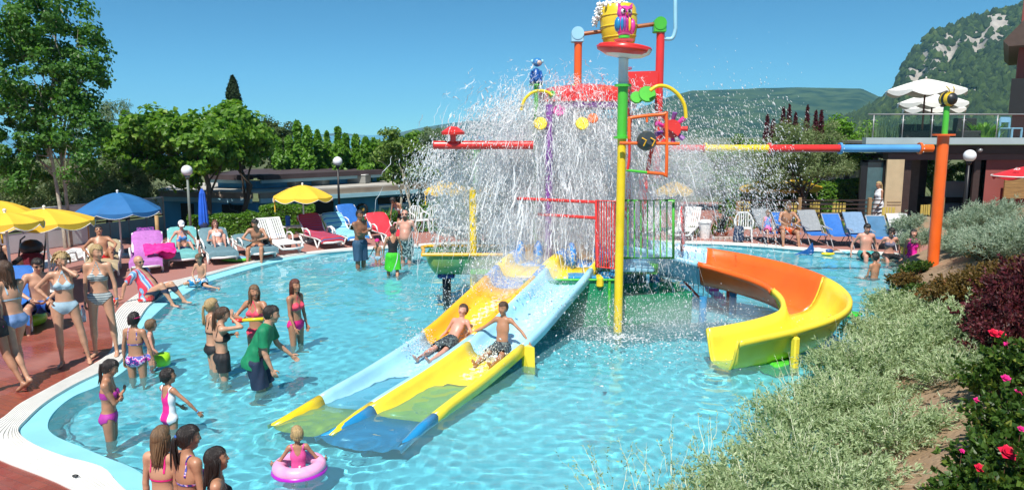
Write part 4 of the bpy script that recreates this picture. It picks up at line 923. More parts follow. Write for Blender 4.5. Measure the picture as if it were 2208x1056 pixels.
# ------------------------------------------------------------------ PEOPLE: one continuous skinned body from blended tapered volumes
def smin(a, b, k):
 h = np.clip(.5 + .5 * (b - a) / k, 0, 1)
 return b * (1 - h) + a * h - k * h * (1 - h)
class Prim:
 """tapered capsule a->b; optional frame (3x3 rows) with per-axis squash for flattened volumes"""
 def __init__(s, a, b, ra, rb, k=.02, frame=None, sq=(1, 1, 1), tag=''):
  s.a = np.array(a, float); s.b = np.array(b, float); s.ra = ra; s.rb = rb; s.k = k
  s.fr = None if frame is None else np.array(frame, float); s.sq = np.array(sq, float); s.tag = tag
 def bounds(s):
  r = max(s.ra, s.rb) / min(1, s.sq.min()) + .045
  return np.minimum(s.a, s.b) - r, np.maximum(s.a, s.b) + r
 def d(s, P):
  a = s.a; ab = s.b - a
  Q = P - a
  if s.fr is not None:
   Q = (Q @ s.fr.T) * s.sq; ab = (s.fr @ ab) * s.sq
  L = max(1e-9, float(ab @ ab))
  h = np.clip((Q @ ab) / L, 0, 1)
  return np.sqrt(((Q - h[..., None] * ab) ** 2).sum(-1)) - (s.ra + (s.rb - s.ra) * h)
def snet(prims, vs, cut=None):
 lo = np.min([p.bounds()[0] for p in prims], 0); hi = np.max([p.bounds()[1] for p in prims], 0)
 n = np.ceil((hi - lo) / vs).astype(int) + 1
 D = np.full(n, .2, np.float32)
 ax = [lo[i] + np.arange(n[i]) * vs for i in range(3)]
 for p in prims:
  a, b = p.bounds()
  i0 = np.maximum(0, ((a - lo) / vs).astype(int)); i1 = np.minimum(n, ((b - lo) / vs).astype(int) + 2)
  sl = tuple(slice(i0[k], i1[k]) for k in range(3))
  g = np.stack(np.meshgrid(ax[0][sl[0]], ax[1][sl[1]], ax[2][sl[2]], indexing='ij'), -1)
  D[sl] = smin(D[sl], p.d(g), p.k)
 S = D < 0
 c = np.zeros(n - 1, np.int32)
 for dx in (0, 1):
  for dy in (0, 1):
   for dz in (0, 1):
    c += S[dx:n[0] - 1 + dx, dy:n[1] - 1 + dy, dz:n[2] - 1 + dz]
 act = (c > 0) & (c < 8)
 ids = np.full(act.shape, -1); ii = np.argwhere(act); ids[act] = np.arange(len(ii))
 acc = np.zeros((len(ii), 3)); cnt = np.zeros(len(ii))
 corners = [(x, y, z) for x in (0, 1) for y in (0, 1) for z in (0, 1)]
 for p in corners:
  for k in range(3):
   if p[k]: continue
   q = list(p); q[k] = 1
   a = D[ii[:, 0] + p[0], ii[:, 1] + p[1], ii[:, 2] + p[2]]; b = D[ii[:, 0] + q[0], ii[:, 1] + q[1], ii[:, 2] + q[2]]
   m = (a < 0) != (b < 0); t = np.where(m, a / (a - b + 1e-12), 0)
   pos = np.array(p, float)[None] + np.zeros((len(ii), 3)); pos[:, k] = t
   acc += pos * m[:, None]; cnt += m
 V = lo + (ii + acc / np.maximum(cnt, 1)[:, None]) * vs
 F = []
 for k in range(3):
  u, w = (k + 1) % 3, (k + 2) % 3
  sa = [slice(None)] * 3; sb = [slice(None)] * 3
  sa[k] = slice(0, n[k] - 1); sb[k] = slice(1, n[k])
  A = S[tuple(sa)]; B = S[tuple(sb)]; e = np.argwhere(A != B)
  e = e[(e[:, u] > 0) & (e[:, w] > 0) & (e[:, u] < n[u] - 1) & (e[:, w] < n[w] - 1)]
  if not len(e): continue
  def at(du, dw):
   q = e.copy(); q[:, u] -= du; q[:, w] -= dw; return ids[q[:, 0], q[:, 1], q[:, 2]]
  quad = np.stack([at(0, 0), at(1, 0), at(1, 1), at(0, 1)], 1)
  ins = A[e[:, 0], e[:, 1], e[:, 2]]
  quad[~ins] = quad[~ins][:, ::-1]
  F.append(quad)
 F = np.concatenate(F); F = F[(F >= 0).all(1)]
 # one light relaxation removes the voxel terraces
 for _ in range(2):
  s = np.zeros_like(V); m = np.zeros(len(V))
  for a, b in ((0, 1), (1, 2), (2, 3), (3, 0)):
   np.add.at(s, F[:, a], V[F[:, b]]); np.add.at(s, F[:, b], V[F[:, a]]); np.add.at(m, F[:, a], 1); np.add.at(m, F[:, b], 1)
  V = V * .45 + .55 * s / np.maximum(m, 1)[:, None]
 return V, F
def vnorm(V, F):
 T = np.concatenate([F[:, :3], F[:, [0, 2, 3]]]) if F.shape[1] == 4 else F
 fn = np.cross(V[T[:, 1]] - V[T[:, 0]], V[T[:, 2]] - V[T[:, 0]]); N = np.zeros_like(V)
 for i in range(3): np.add.at(N, T[:, i], fn)
 return N / (np.linalg.norm(N, axis=1)[:, None] + 1e-12)
def clip_mesh(V, F, f):
 """keep the part of the surface where f > 0, cut cleanly along f = 0 (triangles out)"""
 T = np.concatenate([F[:, :3], F[:, [0, 2, 3]]]) if F.shape[1] == 4 else F
 s = f[T] > 0; k = s.sum(1)
 out = [T[k == 3]]; nv = [V]; base = len(V)
 def cut(a, b):
  nonlocal base
  t = f[a] / (f[a] - f[b] + 1e-12); P = V[a] + (V[b] - V[a]) * t[:, None]
  nv.append(P); r = np.arange(len(P)) + base; base += len(P); return r
 for want, flip in ((1, False), (2, True)):
  tt = T[k == want]; ss = s[k == want]
  for i in range(3):
   m = (ss[:, i] == (not flip)) & (ss[:, (i + 1) % 3] == flip) & (ss[:, (i + 2) % 3] == flip)
   t = tt[m]
   if not len(t): continue
   a, b, c = t[:, i], t[:, (i + 1) % 3], t[:, (i + 2) % 3]
   ab = cut(a, b); ac = cut(a, c)
   if not flip: out.append(np.stack([a, ab, ac], 1))
   else: out.append(np.stack([ab, b, c], 1)); out.append(np.stack([ab, c, ac], 1))
 T2 = np.concatenate(out); V2 = np.concatenate(nv)
 used, inv = np.unique(T2, return_inverse=True)
 return V2[used], inv.reshape(-1, 3)
def nrm(v):
 v = np.array(v, float); return v / (np.linalg.norm(v) + 1e-12)
def skin(tone):
 base = {'pale': (.60, .36, .26), 'fair': (.53, .29, .185), 'tan': (.42, .205, .12), 'brown': (.27, .125, .07), 'pink': (.60, .30, .22)}[tone]
 return mat('skin_' + tone, base, .42, .10, 9.0, spec=.5, bump=.05, bscale=60)
HAIR = {'blonde': (.42, .29, .13), 'dark': (.018, .012, .009), 'brown': (.07, .035, .018), 'light_brown': (.17, .10, .05), 'grey': (.22, .2, .18), 'red_brown': (.12, .035, .02)}
def hair_mat(c):
 return mat('hair_' + c, HAIR[c], .38, .35, 9.0, bump=.5, bscale=40, mapping=(9, 9, .8), spec=.6)
M_eye = mat('eye_white', (.7, .7, .68), .2, 0); M_iris = mat('eye_iris', (.05, .03, .02), .15, 0)
M_lip = mat('lips', (.45, .14, .12), .4, 0); M_glass_d = mat('sunglass_lens', (.01, .01, .012), .08, 0, spec=.8)
def cloth(name, col, **kw): return mat('cloth_' + name, col, kw.pop('rough', .7), kw.pop('var', .12), kw.pop('scale', 14), bump=.15, bscale=70, **kw)
def pattern_mat(name, cols, scale=10, kind='noise', rot=0.0):
 """printed swimwear: flat colours in blotches or stripes"""
 if name in _mc: return _mc[name]
 m = bpy.data.materials.new(name); m.use_nodes = True; nt = m.node_tree; L = nt.links; b = nt.nodes['Principled BSDF']; b.inputs['Roughness'].default_value = .65
 tc = nt.nodes.new('ShaderNodeTexCoord'); mp = nt.nodes.new('ShaderNodeMapping'); mp.inputs['Rotation'].default_value = (0, rot, 0); L.new(tc.outputs['Object'], mp.inputs[0])
 if kind == 'noise': t = nt.nodes.new('ShaderNodeTexNoise'); t.inputs['Scale'].default_value = scale; t.inputs['Detail'].default_value = 2; o = t.outputs['Fac']
 elif kind == 'cell': t = nt.nodes.new('ShaderNodeTexVoronoi'); t.inputs['Scale'].default_value = scale; o = t.outputs['Color']
 else: t = nt.nodes.new('ShaderNodeTexWave'); t.inputs['Scale'].default_value = scale; t.bands_direction = 'Z' if kind == 'hstripe' else 'X'; o = t.outputs['Fac']
 L.new(mp.outputs[0], t.inputs[0])
 cr = nt.nodes.new('ShaderNodeValToRGB'); cr.color_ramp.interpolation = 'CONSTANT'; e = cr.color_ramp.elements
 n = len(cols); lo, hi = (.36, .64) if kind == 'noise' else (0, 1)
 e[0].position = 0; e[0].color = tuple(cols[0]) + (1,); e[1].position = lo + (hi - lo) / n; e[1].color = tuple(cols[1]) + (1,)
 for i in range(2, n): q = e.new(lo + (hi - lo) * i / n); q.color = tuple(cols[i]) + (1,)
 L.new(o, cr.inputs[0]); L.new(cr.outputs[0], b.inputs['Base Color'])
 _mc[name] = m; return m
def ik(A, T, l1, l2, pole):
 A = np.array(A, float); T = np.array(T, float); d = T - A; L = np.linalg.norm(d); L = min(L, (l1 + l2) * .995); u = nrm(d)
 a = (l1 * l1 - l2 * l2 + L * L) / (2 * L); h = math.sqrt(max(0, l1 * l1 - a * a))
 p = np.array(pole, float); p = nrm(p - u * (p @ u))
 return A + u * a + p * h, A + u * L
def make_person(label, pos, H, yaw, pose=None, build='f', skin_tone='fair', hair='brown', hair_style='long', wear=(), acc=(), vs=None, group=None, fat=1.0, bald=False):
 """pos: world position of the pelvis joint; yaw: heading in degrees (0 = away from the camera, 180 = towards it)"""
 pose = pose or {}
 s = H / 1.7
 male = build == 'm'; child = build == 'c'
 hs = 1.0 if not child else 1.0 + max(0, (1.5 - H)) * .45       # children have relatively larger heads
 sh = (.175 if male else .155 if not child else .145) * s; hipw = (.088 if male else .098 if not child else .08) * s
 tl = .50 * s
 X, Yv, Z = np.eye(3)
 up = nrm(pose.get('lean', (0, 0, 1))); tw = R(pose.get('twist', 0)); rgt = nrm(np.array([math.cos(tw), math.sin(tw), 0])); 
 rgt = nrm(rgt - up * (rgt @ up)); fwd = nrm(np.cross(up, rgt))
 pel = np.zeros(3)
 hup = nrm(pose.get('hip_up', .5 * up + .5 * Z)); hr = nrm(X - hup * hup[0]); hf = nrm(np.cross(hup, hr))
 waist = pel + hup * .10 * s
 neck = waist + up * (tl - .10 * s)
 chest = waist + up * .20 * s
 hd = nrm(pose.get('look', fwd)); hu0 = nrm(pose.get('head_up', nrm(up * .8 + Z * .35)))
 hup2 = nrm(hu0 - hd * (hu0 @ hd) * 1.0); hrt = nrm(np.cross(hd, hup2))
 HR = np.stack([hrt, hd, hup2])                       # rows: head frame
 ntop = neck + nrm(up + .5 * hu0) * .085 * s + fwd * .012 * s
 hk = s * hs * (.99 if male else .97)
 hc = ntop + hup2 * .085 * hk + hd * .018 * hk
 TF = np.stack([rgt, fwd, up]); PF = np.stack([hr, hf, hup])
 fm = fat; g = (1.08 if male else .92 if not child else .80) * s
 if child: g = .86 * s
 # legs
 llen = (.425 * s, .415 * s)
 J = {}
 for side, sg in (('R', 1), ('L', -1)):
  hip = pel + hr * hipw * sg - hup * .03 * s
  lg = pose.get('leg' + side, ((.0, .02, -1), (0, -.03, -1)))
  if lg[0] == 'ik':
   kn, an = ik(hip, np.array(lg[1]) * s, llen[0], llen[1], lg[2])
  else:
   kn = hip + nrm(lg[0]) * llen[0]; an = kn + nrm(lg[1]) * llen[1]
  fd = nrm(pose.get('foot' + side, nrm(np.array([sg * .18, 1, 0]))))
  J['hip' + side] = hip; J['kn' + side] = kn; J['an' + side] = an; J['fd' + side] = fd
  shd = neck - up * .045 * s + rgt * sh * sg
  ar = pose.get('arm' + side, ((sg * .18, .0, -1), (sg * .06, .12, -1)))
  if ar[0] == 'ik':
   el, wr = ik(shd, np.array(ar[1]) * s, .285 * s, .25 * s, ar[2])
  else:
   el = shd + nrm(ar[0]) * .285 * s; wr = el + nrm(ar[1]) * .25 * s
  J['sh' + side] = shd; J['el' + side] = el; J['wr' + side] = wr
  J['hd' + side] = nrm(pose.get('hand' + side, nrm(wr - el)))
 P = []
 A = lambda *a, **k: P.append(Prim(*a, **k))
 # torso
 A(waist + up * .02 * s, chest + up * .02 * s, .118 * g * fm ** .8, .132 * g, k=.05 * s, frame=TF, sq=(1, 1.42 / (fm ** .6), 1), tag='torso')
 A(chest, chest + up * .10 * s, .135 * g, .105 * g, k=.05 * s, frame=TF, sq=(.98, 1.4, 1), tag='torso')
 A(pel - hup * .01 * s, waist + hup * .01 * s, (.148 if not male else .135) * g * fm ** .5, .118 * g * fm ** .8, k=.05 * s, frame=PF, sq=(1, 1.38 / (fm ** .5), 1), tag='pelvis')
 A(neck - up * .035 * s - rgt * sh * .8, neck - up * .035 * s + rgt * sh * .8, .05 * g, .05 * g, k=.05 * s, tag='torso')
 if fm > 1.12: A(waist + fwd * .06 * s * fm, waist + up * .08 * s + fwd * .06 * s * fm, .10 * s * fm, .09 * s * fm, k=.08 * s, tag='torso')
 for sg in (1, -1):
  A(pel + hr * sg * .065 * s - hf * .045 * s - hup * .035 * s, pel + hr * sg * .06 * s - hf * .04 * s, .085 * g, .07 * g, k=.04 * s, tag='pelvis')  # buttocks
  if build == 'f': A(chest + rgt * sg * .073 * s + fwd * .075 * s + up * .005 * s, chest + rgt * sg * .07 * s + fwd * .05 * s + up * .06 * s, .056 * s, .03 * s, k=.025 * s, tag='torso')
  elif male: A(chest + rgt * sg * .075 * s + fwd * .05 * s + up * .045 * s, chest + rgt * sg * .04 * s + fwd * .055 * s + up * .05 * s, .055 * s, .05 * s, k=.04 * s, tag='torso')
 A(neck - up * .03 * s, ntop, .060 * g, .052 * g, k=.035 * s, tag='neck')
 for side, sg in (('R', 1), ('L', -1)):
  hip, kn, an, fd = (J[q + side] for q in ('hip', 'kn', 'an', 'fd'))
  A(hip, kn, .088 * g * fm ** .4, .054 * g, k=.03 * s, tag='leg' + side)
  sd = nrm(an - kn); cf = nrm(np.cross(np.cross(sd, nrm(kn - hip) + fd * .3), sd)); 
  A(kn, kn + (an - kn) * .35 - fd * 0, .052 * g, .050 * g, k=.02 * s, tag='leg' + side)
  back = -nrm(fd - sd * (fd @ sd))
  A(kn + (an - kn) * .12 + back * .012 * s, kn + (an - kn) * .45 + back * .014 * s, .046 * g, .040 * g, k=.03 * s, tag='leg' + side)
  A(kn + (an - kn) * .3, an, .047 * g, .030 * g, k=.02 * s, tag='leg' + side)
  heel = an - Z * .035 * s - fd * .03 * s if abs(fd[2]) < .5 else an + back * .03 * s
  dn = nrm(sd - fd * (sd @ fd)); 
  FF = np.stack([nrm(np.cross(fd, dn)), fd, dn])
  A(an - fd * .028 * s + dn * .03 * s, an + fd * .10 * s + dn * .045 * s, .034 * s, .030 * s, k=.03 * s, frame=FF, sq=(1, 1, 1.15), tag='leg' + side)
  A(an + fd * .10 * s + dn * .045 * s, an + fd * .155 * s + dn * .052 * s, .034 * s, .022 * s, k=.02 * s, frame=FF, sq=(.85, 1, 1.5), tag='leg' + side)
  shd, el, wr = J['sh' + side], J['el' + side], J['wr' + side]
  A(shd, shd + (el - shd) * .15, .052 * g, .047 * g, k=.04 * s, tag='arm' + side)
  A(shd, el, .045 * g, .035 * g, k=.02 * s, tag='arm' + side)
  A(el, el + (wr - el) * .3, .034 * g, .036 * g, k=.012 * s, tag='arm' + side)
  A(el + (wr - el) * .25, wr, .036 * g, .023 * g, k=.012 * s, tag='arm' + side)
 if vs is None:
  Dm = math.hypot(pos[0], pos[1]); vs = .0122 + max(0, Dm - 8) * .0013
 V, F = snet(P, vs * min(1, s * 1.2))
 # head, finer
 hp = []
 B = lambda a, b, ra, rb, k=.02, sq=(1, 1, 1): hp.append(Prim(hc + np.array(a) @ HR * hk, hc + np.array(b) @ HR * hk, ra * hk, rb * hk, k=k * hk, frame=HR, sq=sq, tag='head'))
 B((0, -.022, .022), (0, -.005, .030), .086, .083, k=.03, sq=(1.10, .95, .95))      # skull
 B((0, .020, -.02), (0, .030, -.075), .066, .043, k=.03, sq=(1.05, .95, 1))        # face down to the jaw
 B((0, .052, -.092), (0, .056, -.092), .020, .019, k=.025)                         # chin
 B((0, .078, .022), (0, .098, -.024), .009, .0135, k=.012)                        # nose
 B((-.012, .086, -.027), (.012, .086, -.027), .009, .009, k=.008)
 for q in (1, -1):
  B((q * .038, .058, -.025), (q * .034, .060, -.035), .020, .022, k=.02)        # cheeks
  B((q * .028, .072, .028), (q * .05, .055, .026), .009, .008, k=.012)          # brow
  B((q * .078, -.008, .012), (q * .076, -.004, -.022), .015, .010, k=.006, sq=(1.9, .9, 1))  # ears
 B((-.016, .080, -.056), (.016, .080, -.056), .0085, .0085, k=.008)                # mouth
 hp.append(Prim(neck - up * .02 * s, ntop + hup2 * .03 * s, .056 * g, .049 * g, k=.03 * s, tag='neck'))
 V2, F2 = snet(hp, min(.0085, vs * .62) * (1 if H > 1.3 else .85))
 hb = MB()
 for side, sg in (('R', 1), ('L', -1)):      # hands: palm, four unequal bent fingers and a thumb
  wr, hdv = J['wr' + side], J['hd' + side]
  fa = nrm(wr - J['el' + side]); ref = pose.get('palm' + side, None)
  pn = nrm(ref) if ref is not None else nrm(np.array([-sg, 0, .2]))
  pn = nrm(pn - hdv * (pn @ hdv)); ac = nrm(np.cross(hdv, pn)); 
  if (ac @ fwd) > 0: tside = ac
  else: tside = -ac
  curl = pose.get('curl' + side, .35)
  q = .92 * s * (1.05 if male else 1)
  Mx = Matrix(np.stack([tside, hdv, pn], 1).tolist())
  hb.ball(wr + hdv * .045 * q, (.037 * q, .052 * q, .015 * q), 10, M=Mx)
  hb.ball(wr + hdv * .002 * q, (.0245 * q, .040 * q, .0215 * q), 8, M=Mx)
  for j, (off, ln) in enumerate(((.027, .068), (.009, .078), (-.009, .073), (-.026, .056))):
   b0 = wr + hdv * .078 * q + tside * off * q; pts = [b0 - hdv * .02 * q, b0]
   ang = 0; dcur = hdv
   for seg, fr in ((0, .42), (1, .32), (2, .26)):
    ang += curl * (.8 + .1 * j); dcur = hdv * math.cos(ang) + pn * math.sin(ang); pts.append(pts[-1] + dcur * ln * fr * q)
   hb.tube(pts, [.0095 * q, .0095 * q, .0085 * q, .0075 * q, .0055 * q], 6)
  b0 = wr + hdv * .02 * q + tside * .025 * q; td = nrm(tside * .75 + hdv * .75 + pn * .35)
  hb.tube([b0, b0 + td * .032 * q, b0 + td * .056 * q + pn * .003 * q, b0 + nrm(td + hdv * .6) * .078 * q], [.013 * q, .012 * q, .010 * q, .007 * q], 6)
 Vh = np.concatenate(hb.v)
 T1 = [F, F2 + len(V)]
 Vall = np.concatenate([V, V2, Vh]); offh = len(V) + len(V2)
 faces = np.concatenate(T1)
 me = bpy.data.meshes.new('body')
 allf = faces.tolist() + [[i + offh for i in q] for q in hb.f]
 root = thing('person', label, 'person', tuple(pos), R(yaw), group)
 me.from_pydata(Vall.tolist(), [], allf); me.materials.append(skin(skin_tone))
 me.polygons.foreach_set('use_smooth', [True] * len(me.polygons)); me.update()
 body = bpy.data.objects.new('body', me); link(body, root)
 body.cycles.is_caustics_receiver = True
 N = vnorm(V, F)
 # local coordinates for tailoring
 T = (V - chest) @ TF.T / s; Q = (V - pel) @ PF.T / s
 Dp = np.stack([p.d(V) for p in P], 1); tagi = np.array([p.tag for p in P])[Dp.argmin(1)]
 isarm = np.char.startswith(tagi, 'arm'); 
 dT = np.min(np.stack([p.d(V) for p in P if p.tag in ('torso', 'pelvis')], 1), 1)
 dA = np.min(np.stack([p.d(V) for p in P if p.tag.startswith('arm')], 1), 1)
 dL = np.min(np.stack([p.d(V) for p in P if p.tag.startswith('leg')], 1), 1)
 armok = (dA - dT) / s + .012
 def suit(name, f, m, off=.005):
  V3, F3 = clip_mesh(V + N * off, F, f)
  if len(F3) < 4: return None
  o = mesh_np(name, V3, F3, m, smooth=True, parent=root); o.cycles.is_caustics_receiver = True; return o
 au, av, aw = np.abs(T[:, 0]), T[:, 1], T[:, 2]; pu, pv, pw = np.abs(Q[:, 0]), Q[:, 1], Q[:, 2]
 brief = np.minimum.reduce([.055 - pw, pw + .135 - .0 - np.where(pv > 0, np.maximum(0, .95 * (pu - .03)), np.maximum(0, .75 * (pu - .055))), armok])
 for w in wear:
  kind, m = w[0], w[1]
  if kind == 'brief': suit('swim_bottoms', brief, m)
  elif kind == 'bikini':
   cup = np.where(av > 0, .070 - np.sqrt((au - .073) ** 2 * .9 + (aw - .004) ** 2 + 0 * av), -1)
   cup = np.minimum(cup, np.where(aw > 0, .062 - (aw * .9 + np.abs(au - .06) * .9), 1)) if len(w) > 2 and w[2] == 'tri' else cup
   band = .010 - np.abs(aw + .045)
   strap = np.where(aw > .02, .008 - np.abs(au - (.075 - .38 * (aw - .02) * (av > 0))), -1)
   suit('swim_top', np.minimum(np.maximum.reduce([cup, band, strap]), armok), m)
  elif kind == 'bandeau': suit('swim_top', np.minimum(.042 - np.abs(aw + .0), armok), m)
  elif kind == 'onepiece':
   deep = np.where(av < 0, .02 + .9 * au, .08 + .3 * au)
   bodyf = np.minimum(deep - aw, pw + .135 - np.where(pv > 0, np.maximum(0, .95 * (pu - .03)), np.maximum(0, .75 * (pu - .055))))
   strap = np.where((aw > -.05) & (au < .125), .016 - np.abs(au - np.where(av < 0, .035 + .35 * np.maximum(aw, 0), .075)), -1)
   suit('swimsuit', np.minimum(np.maximum(bodyf, np.minimum(strap, .3 - aw)), armok), m)
  elif kind in ('shorts', 'skirt'):
   ln = w[2] if len(w) > 2 else .55; puff = w[3] if len(w) > 3 else .022
   pr = [Prim(pel - hup * .01 * s, waist - hup * .0 * s, .155 * g * fm ** .5 + .004, .128 * g * fm ** .7 + .004, k=.05 * s, frame=PF, sq=(1, 1.3 / fm ** .4, 1))]
   for side, sg in (('R', 1), ('L', -1)):
    hip, kn = J['hip' + side], J['kn' + side]
    pr.append(Prim(hip, hip + (kn - hip) * (ln + .12), .100 * g * fm ** .4 + .006, .080 * g + puff * s, k=.035 * s))
    pr.append(Prim(pel + hr * sg * .065 * s - hf * .045 * s - hup * .035 * s, hip, .095 * g, .09 * g, k=.04 * s))
   if kind == 'skirt': pr.append(Prim(pel, pel + nrm((J['knR'] + J['knL']) / 2 - pel) * ln * .45 * s, .16 * g, .20 * g, k=.05, frame=PF, sq=(1, 1.15, 1)))
   Vs, Fs = snet(pr, vs * 1.1)
   Ns = vnorm(Vs, Fs)
   # folds: gentle lengthwise ripples
   qs = (Vs - pel) @ PF.T / s; phi = np.arctan2(qs[:, 0], qs[:, 1]); Vs = Vs + Ns * (np.sin(phi * 11 + qs[:, 2] * 9) * .0045 * s)[:, None]
   f = .075 - qs[:, 2]
   for side in 'RL':
    hip, kn = J['hip' + side], J['kn' + side]; dd = nrm(kn - hip); h = ((Vs - hip) @ dd) / llen[0]
    other = J['hip' + ('L' if side == 'R' else 'R')]; near = np.abs((Vs - hip) @ hr) < .13 * s
    mine = ((Vs - pel) @ hr) * (1 if side == 'R' else -1) > -.02 * s
    f = np.minimum(f, np.where(mine, ln - h, 1.0))
   V3, F3 = clip_mesh(Vs, Fs, f)
   o = mesh_np('skirt' if kind == 'skirt' else 'swim_shorts', V3, F3, m, smooth=True, parent=root); o.cycles.is_caustics_receiver = True
  elif kind in ('shirt', 'vest'):
   pr = [Prim(p.a, p.b, p.ra + .016 * s, p.rb + .016 * s, k=p.k * 1.3, frame=p.fr, sq=p.sq, tag=p.tag) for p in P if p.tag in ('torso', 'pelvis')]
   pr += [Prim(pel - hup * .07 * s, waist, .185 * g, .165 * g, k=.05, frame=PF, sq=(1, 1.22, 1)), Prim(pel - hf * .07 * s - hup * .05 * s, pel, .125 * g, .12 * g, k=.05)]
   if kind == 'shirt':
    for side in 'RL':
     a, b = J['sh' + side], J['el' + side]; pr.append(Prim(a, a + (b - a) * .85, .064 * g, .056 * g + .006, k=.03 * s, tag='arm' + side))
   Vs, Fs = snet(pr, vs * 1.1); Ns = vnorm(Vs, Fs); ts = (Vs - chest) @ TF.T / s; qs = (Vs - pel) @ PF.T / s
   wr_ = fbm(ts[:, 0] * 14 + ts[:, 2] * 6, ts[:, 2] * 10 + ts[:, 1] * 12, 3, 3) - .5; Vs = Vs + Ns * (wr_ * .02 * s)[:, None]
   f = np.minimum(qs[:, 2] + (.10 if kind == 'shirt' else .02), .245 - ts[:, 2] - np.where(ts[:, 1] > 0, .25 * np.maximum(0, .06 - np.abs(ts[:, 0])), 0))
   if len(w) > 2 and w[2] == 'open': f = np.minimum(f, np.where(ts[:, 1] > .02, np.abs(ts[:, 0]) - .07, 1))
   if kind == 'shirt':
    for side in 'RL':
     a, b = J['sh' + side], J['el' + side]; h = ((Vs - a) @ nrm(b - a)) / (.285 * s); lat = ((Vs - chest) @ rgt) * (1 if side == 'R' else -1)
     dd = np.linalg.norm(np.cross(Vs - a, nrm(b - a)), axis=1)
     f = np.minimum(f, np.where((dd < .085 * s) & (h > .3), .72 - h, 1))
   V3, F3 = clip_mesh(Vs, Fs, f); o = mesh_np('shirt' if kind == 'shirt' else 'vest', V3, F3, m, smooth=True, parent=root); o.cycles.is_caustics_receiver = True
 # hair
 hm = hair_mat(hair)
 HP = lambda v: hc + np.array(v, float) @ HR * hk
 if not bald:
  pr = [Prim(HP((0, -.026, .026)), HP((0, -.004, .036)), .094 * hk, .090 * hk, k=.02, frame=HR, sq=(1.08, .95, .95)),
     Prim(HP((0, -.045, -.01)), HP((0, -.05, -.05)), .072 * hk, .055 * hk, k=.03, frame=HR, sq=(.95, 1, 1))]
  if hair_style == 'short': pr = pr[:1] + [Prim(HP((0, -.04, -.01)), HP((0, -.04, -.035)), .074 * hk, .060 * hk, k=.03, frame=HR, sq=(.98, 1, 1))]
  Vs, Fs = snet(pr, min(.011, vs * .8)); hs_ = ((Vs - hc) @ HR.T) / hk; Ns = vnorm(Vs, Fs)
  rip = np.sin(np.arctan2(hs_[:, 0], hs_[:, 1] + .02) * 23) * .0022; Vs = Vs + Ns * (rip * hk)[:, None]
  line = .052 + .25 * np.abs(hs_[:, 0])
  front = np.maximum(hs_[:, 2] - line * np.clip((hs_[:, 1] + .01) / .05, 0, 1) + .22 * np.clip(-hs_[:, 1] + .012, 0, 1) * 8 * .0, -hs_[:, 1] + .008 + .1 * np.abs(hs_[:, 0]))
  front = np.where(hs_[:, 1] < -.0, .05, front)
  V3, F3 = clip_mesh(Vs, Fs, front)
  hobj = [(V3, F3)]
  sb = MB(); r2 = random.Random(hash(label) & 0xffff if False else len(label) * 7 + int(H * 100))
  back = -hd; dn = -Z
  def shoulder_push(p):
   # keep locks outside the neck and shoulders
   for pm in P:
    if pm.tag in ('torso', 'neck') or pm.tag.startswith('arm'):
     d = float(pm.d(p[None])[0])
     if d < .012:
      c = pm.a + np.clip((p - pm.a) @ (pm.b - pm.a) / max(1e-9, (pm.b - pm.a) @ (pm.b - pm.a)), 0, 1) * (pm.b - pm.a)
      p = p + nrm((p - c) + back * .02) * (.014 - d)
   return p
  if hair_style in ('long', 'wet_long', 'bob'):
   L = {'long': .30, 'wet_long': .30, 'bob': .09}[hair_style] * s
   for i in range(46 if hair_style != 'bob' else 34):
    a = R(-118 + 236 * (i % 23) / 22.0 + r2.uniform(-4, 4)); lay = (i // 23)
    p = HP((math.sin(a) * (.080 + .006 * lay), -math.cos(a) * .09 - .02, .01 - .02 * lay + r2.uniform(-.01, .01)))
    pts = [HP((math.sin(a) * .06, -math.cos(a) * .075 - .02, .06)), p]; LL = L * r2.uniform(.75, 1.05) * (1 if abs(a) < 1.6 else .85)
    for q in range(1, 6):
     p2 = pts[-1] + (dn * .95 + back * .10 - nrm(np.array([math.sin(a), 0, 0]) @ HR) * .10 * (q > 1) + np.array([r2.uniform(-.06, .06), r2.uniform(-.06, .06), 0])) * LL / 5
     pts.append(shoulder_push(p2))
    sb.tube(pts, [.012 * s, .017 * s, .016 * s, .015 * s, .013 * s, .010 * s, .003 * s], 5, flat=.55)
  elif hair_style == 'ponytail' or hair_style == 'braid':
   p = HP((0, -.105, .02)); pts = [HP((0, -.07, .03)), p, HP((0, -.135, -.0))]
   for q in range(6):
    pts.append(shoulder_push(pts[-1] + (dn * .95 + back * (.12 if q < 2 else -.03)) * .052 * s))
   sb.tube(pts, [.02 * s, .020 * s, .026 * s, .026 * s, .024 * s, .021 * s, .017 * s, .012 * s, .003 * s], 8, flat=.8)
   for e in range(5):
    o = np.array([r2.uniform(-.012, .012), r2.uniform(-.012, .012), 0]) * s
    sb.tube([pp + o * (1 + .3 * i) for i, pp in enumerate(pts[1:])], [.01 * s] * (len(pts) - 2) + [.002], 5)
  elif hair_style == 'tousled':
   for i in range(60):
    a = r2.uniform(-2.3, 2.3); e = r2.uniform(-.3, 1.3)
    d0 = np.array([math.sin(a) * math.cos(e), -math.cos(a) * math.cos(e) * 1.0, math.sin(e)])
    pts = [HP(d0 * .085 + np.array((0, -.02, .03))), HP(d0 * .115 + np.array((0, -.02, .03))), HP(d0 * .13 + np.array((0, -.03, .0))), HP(d0 * .125 + np.array((0, -.035, -.05)))]
    sb.tube(pts, [.018 * s, .017 * s, .013 * s, .003 * s], 5, flat=.6)
  Vb = [V3]; Fb = F3.tolist()
  if sb.n: Fb = Fb + [[i + len(V3) for i in q] for q in sb.f]; Vb.append(np.concatenate(sb.v))
  me = bpy.data.meshes.new('hair'); me.from_pydata(np.concatenate(Vb).tolist(), [], Fb); me.materials.append(hm)
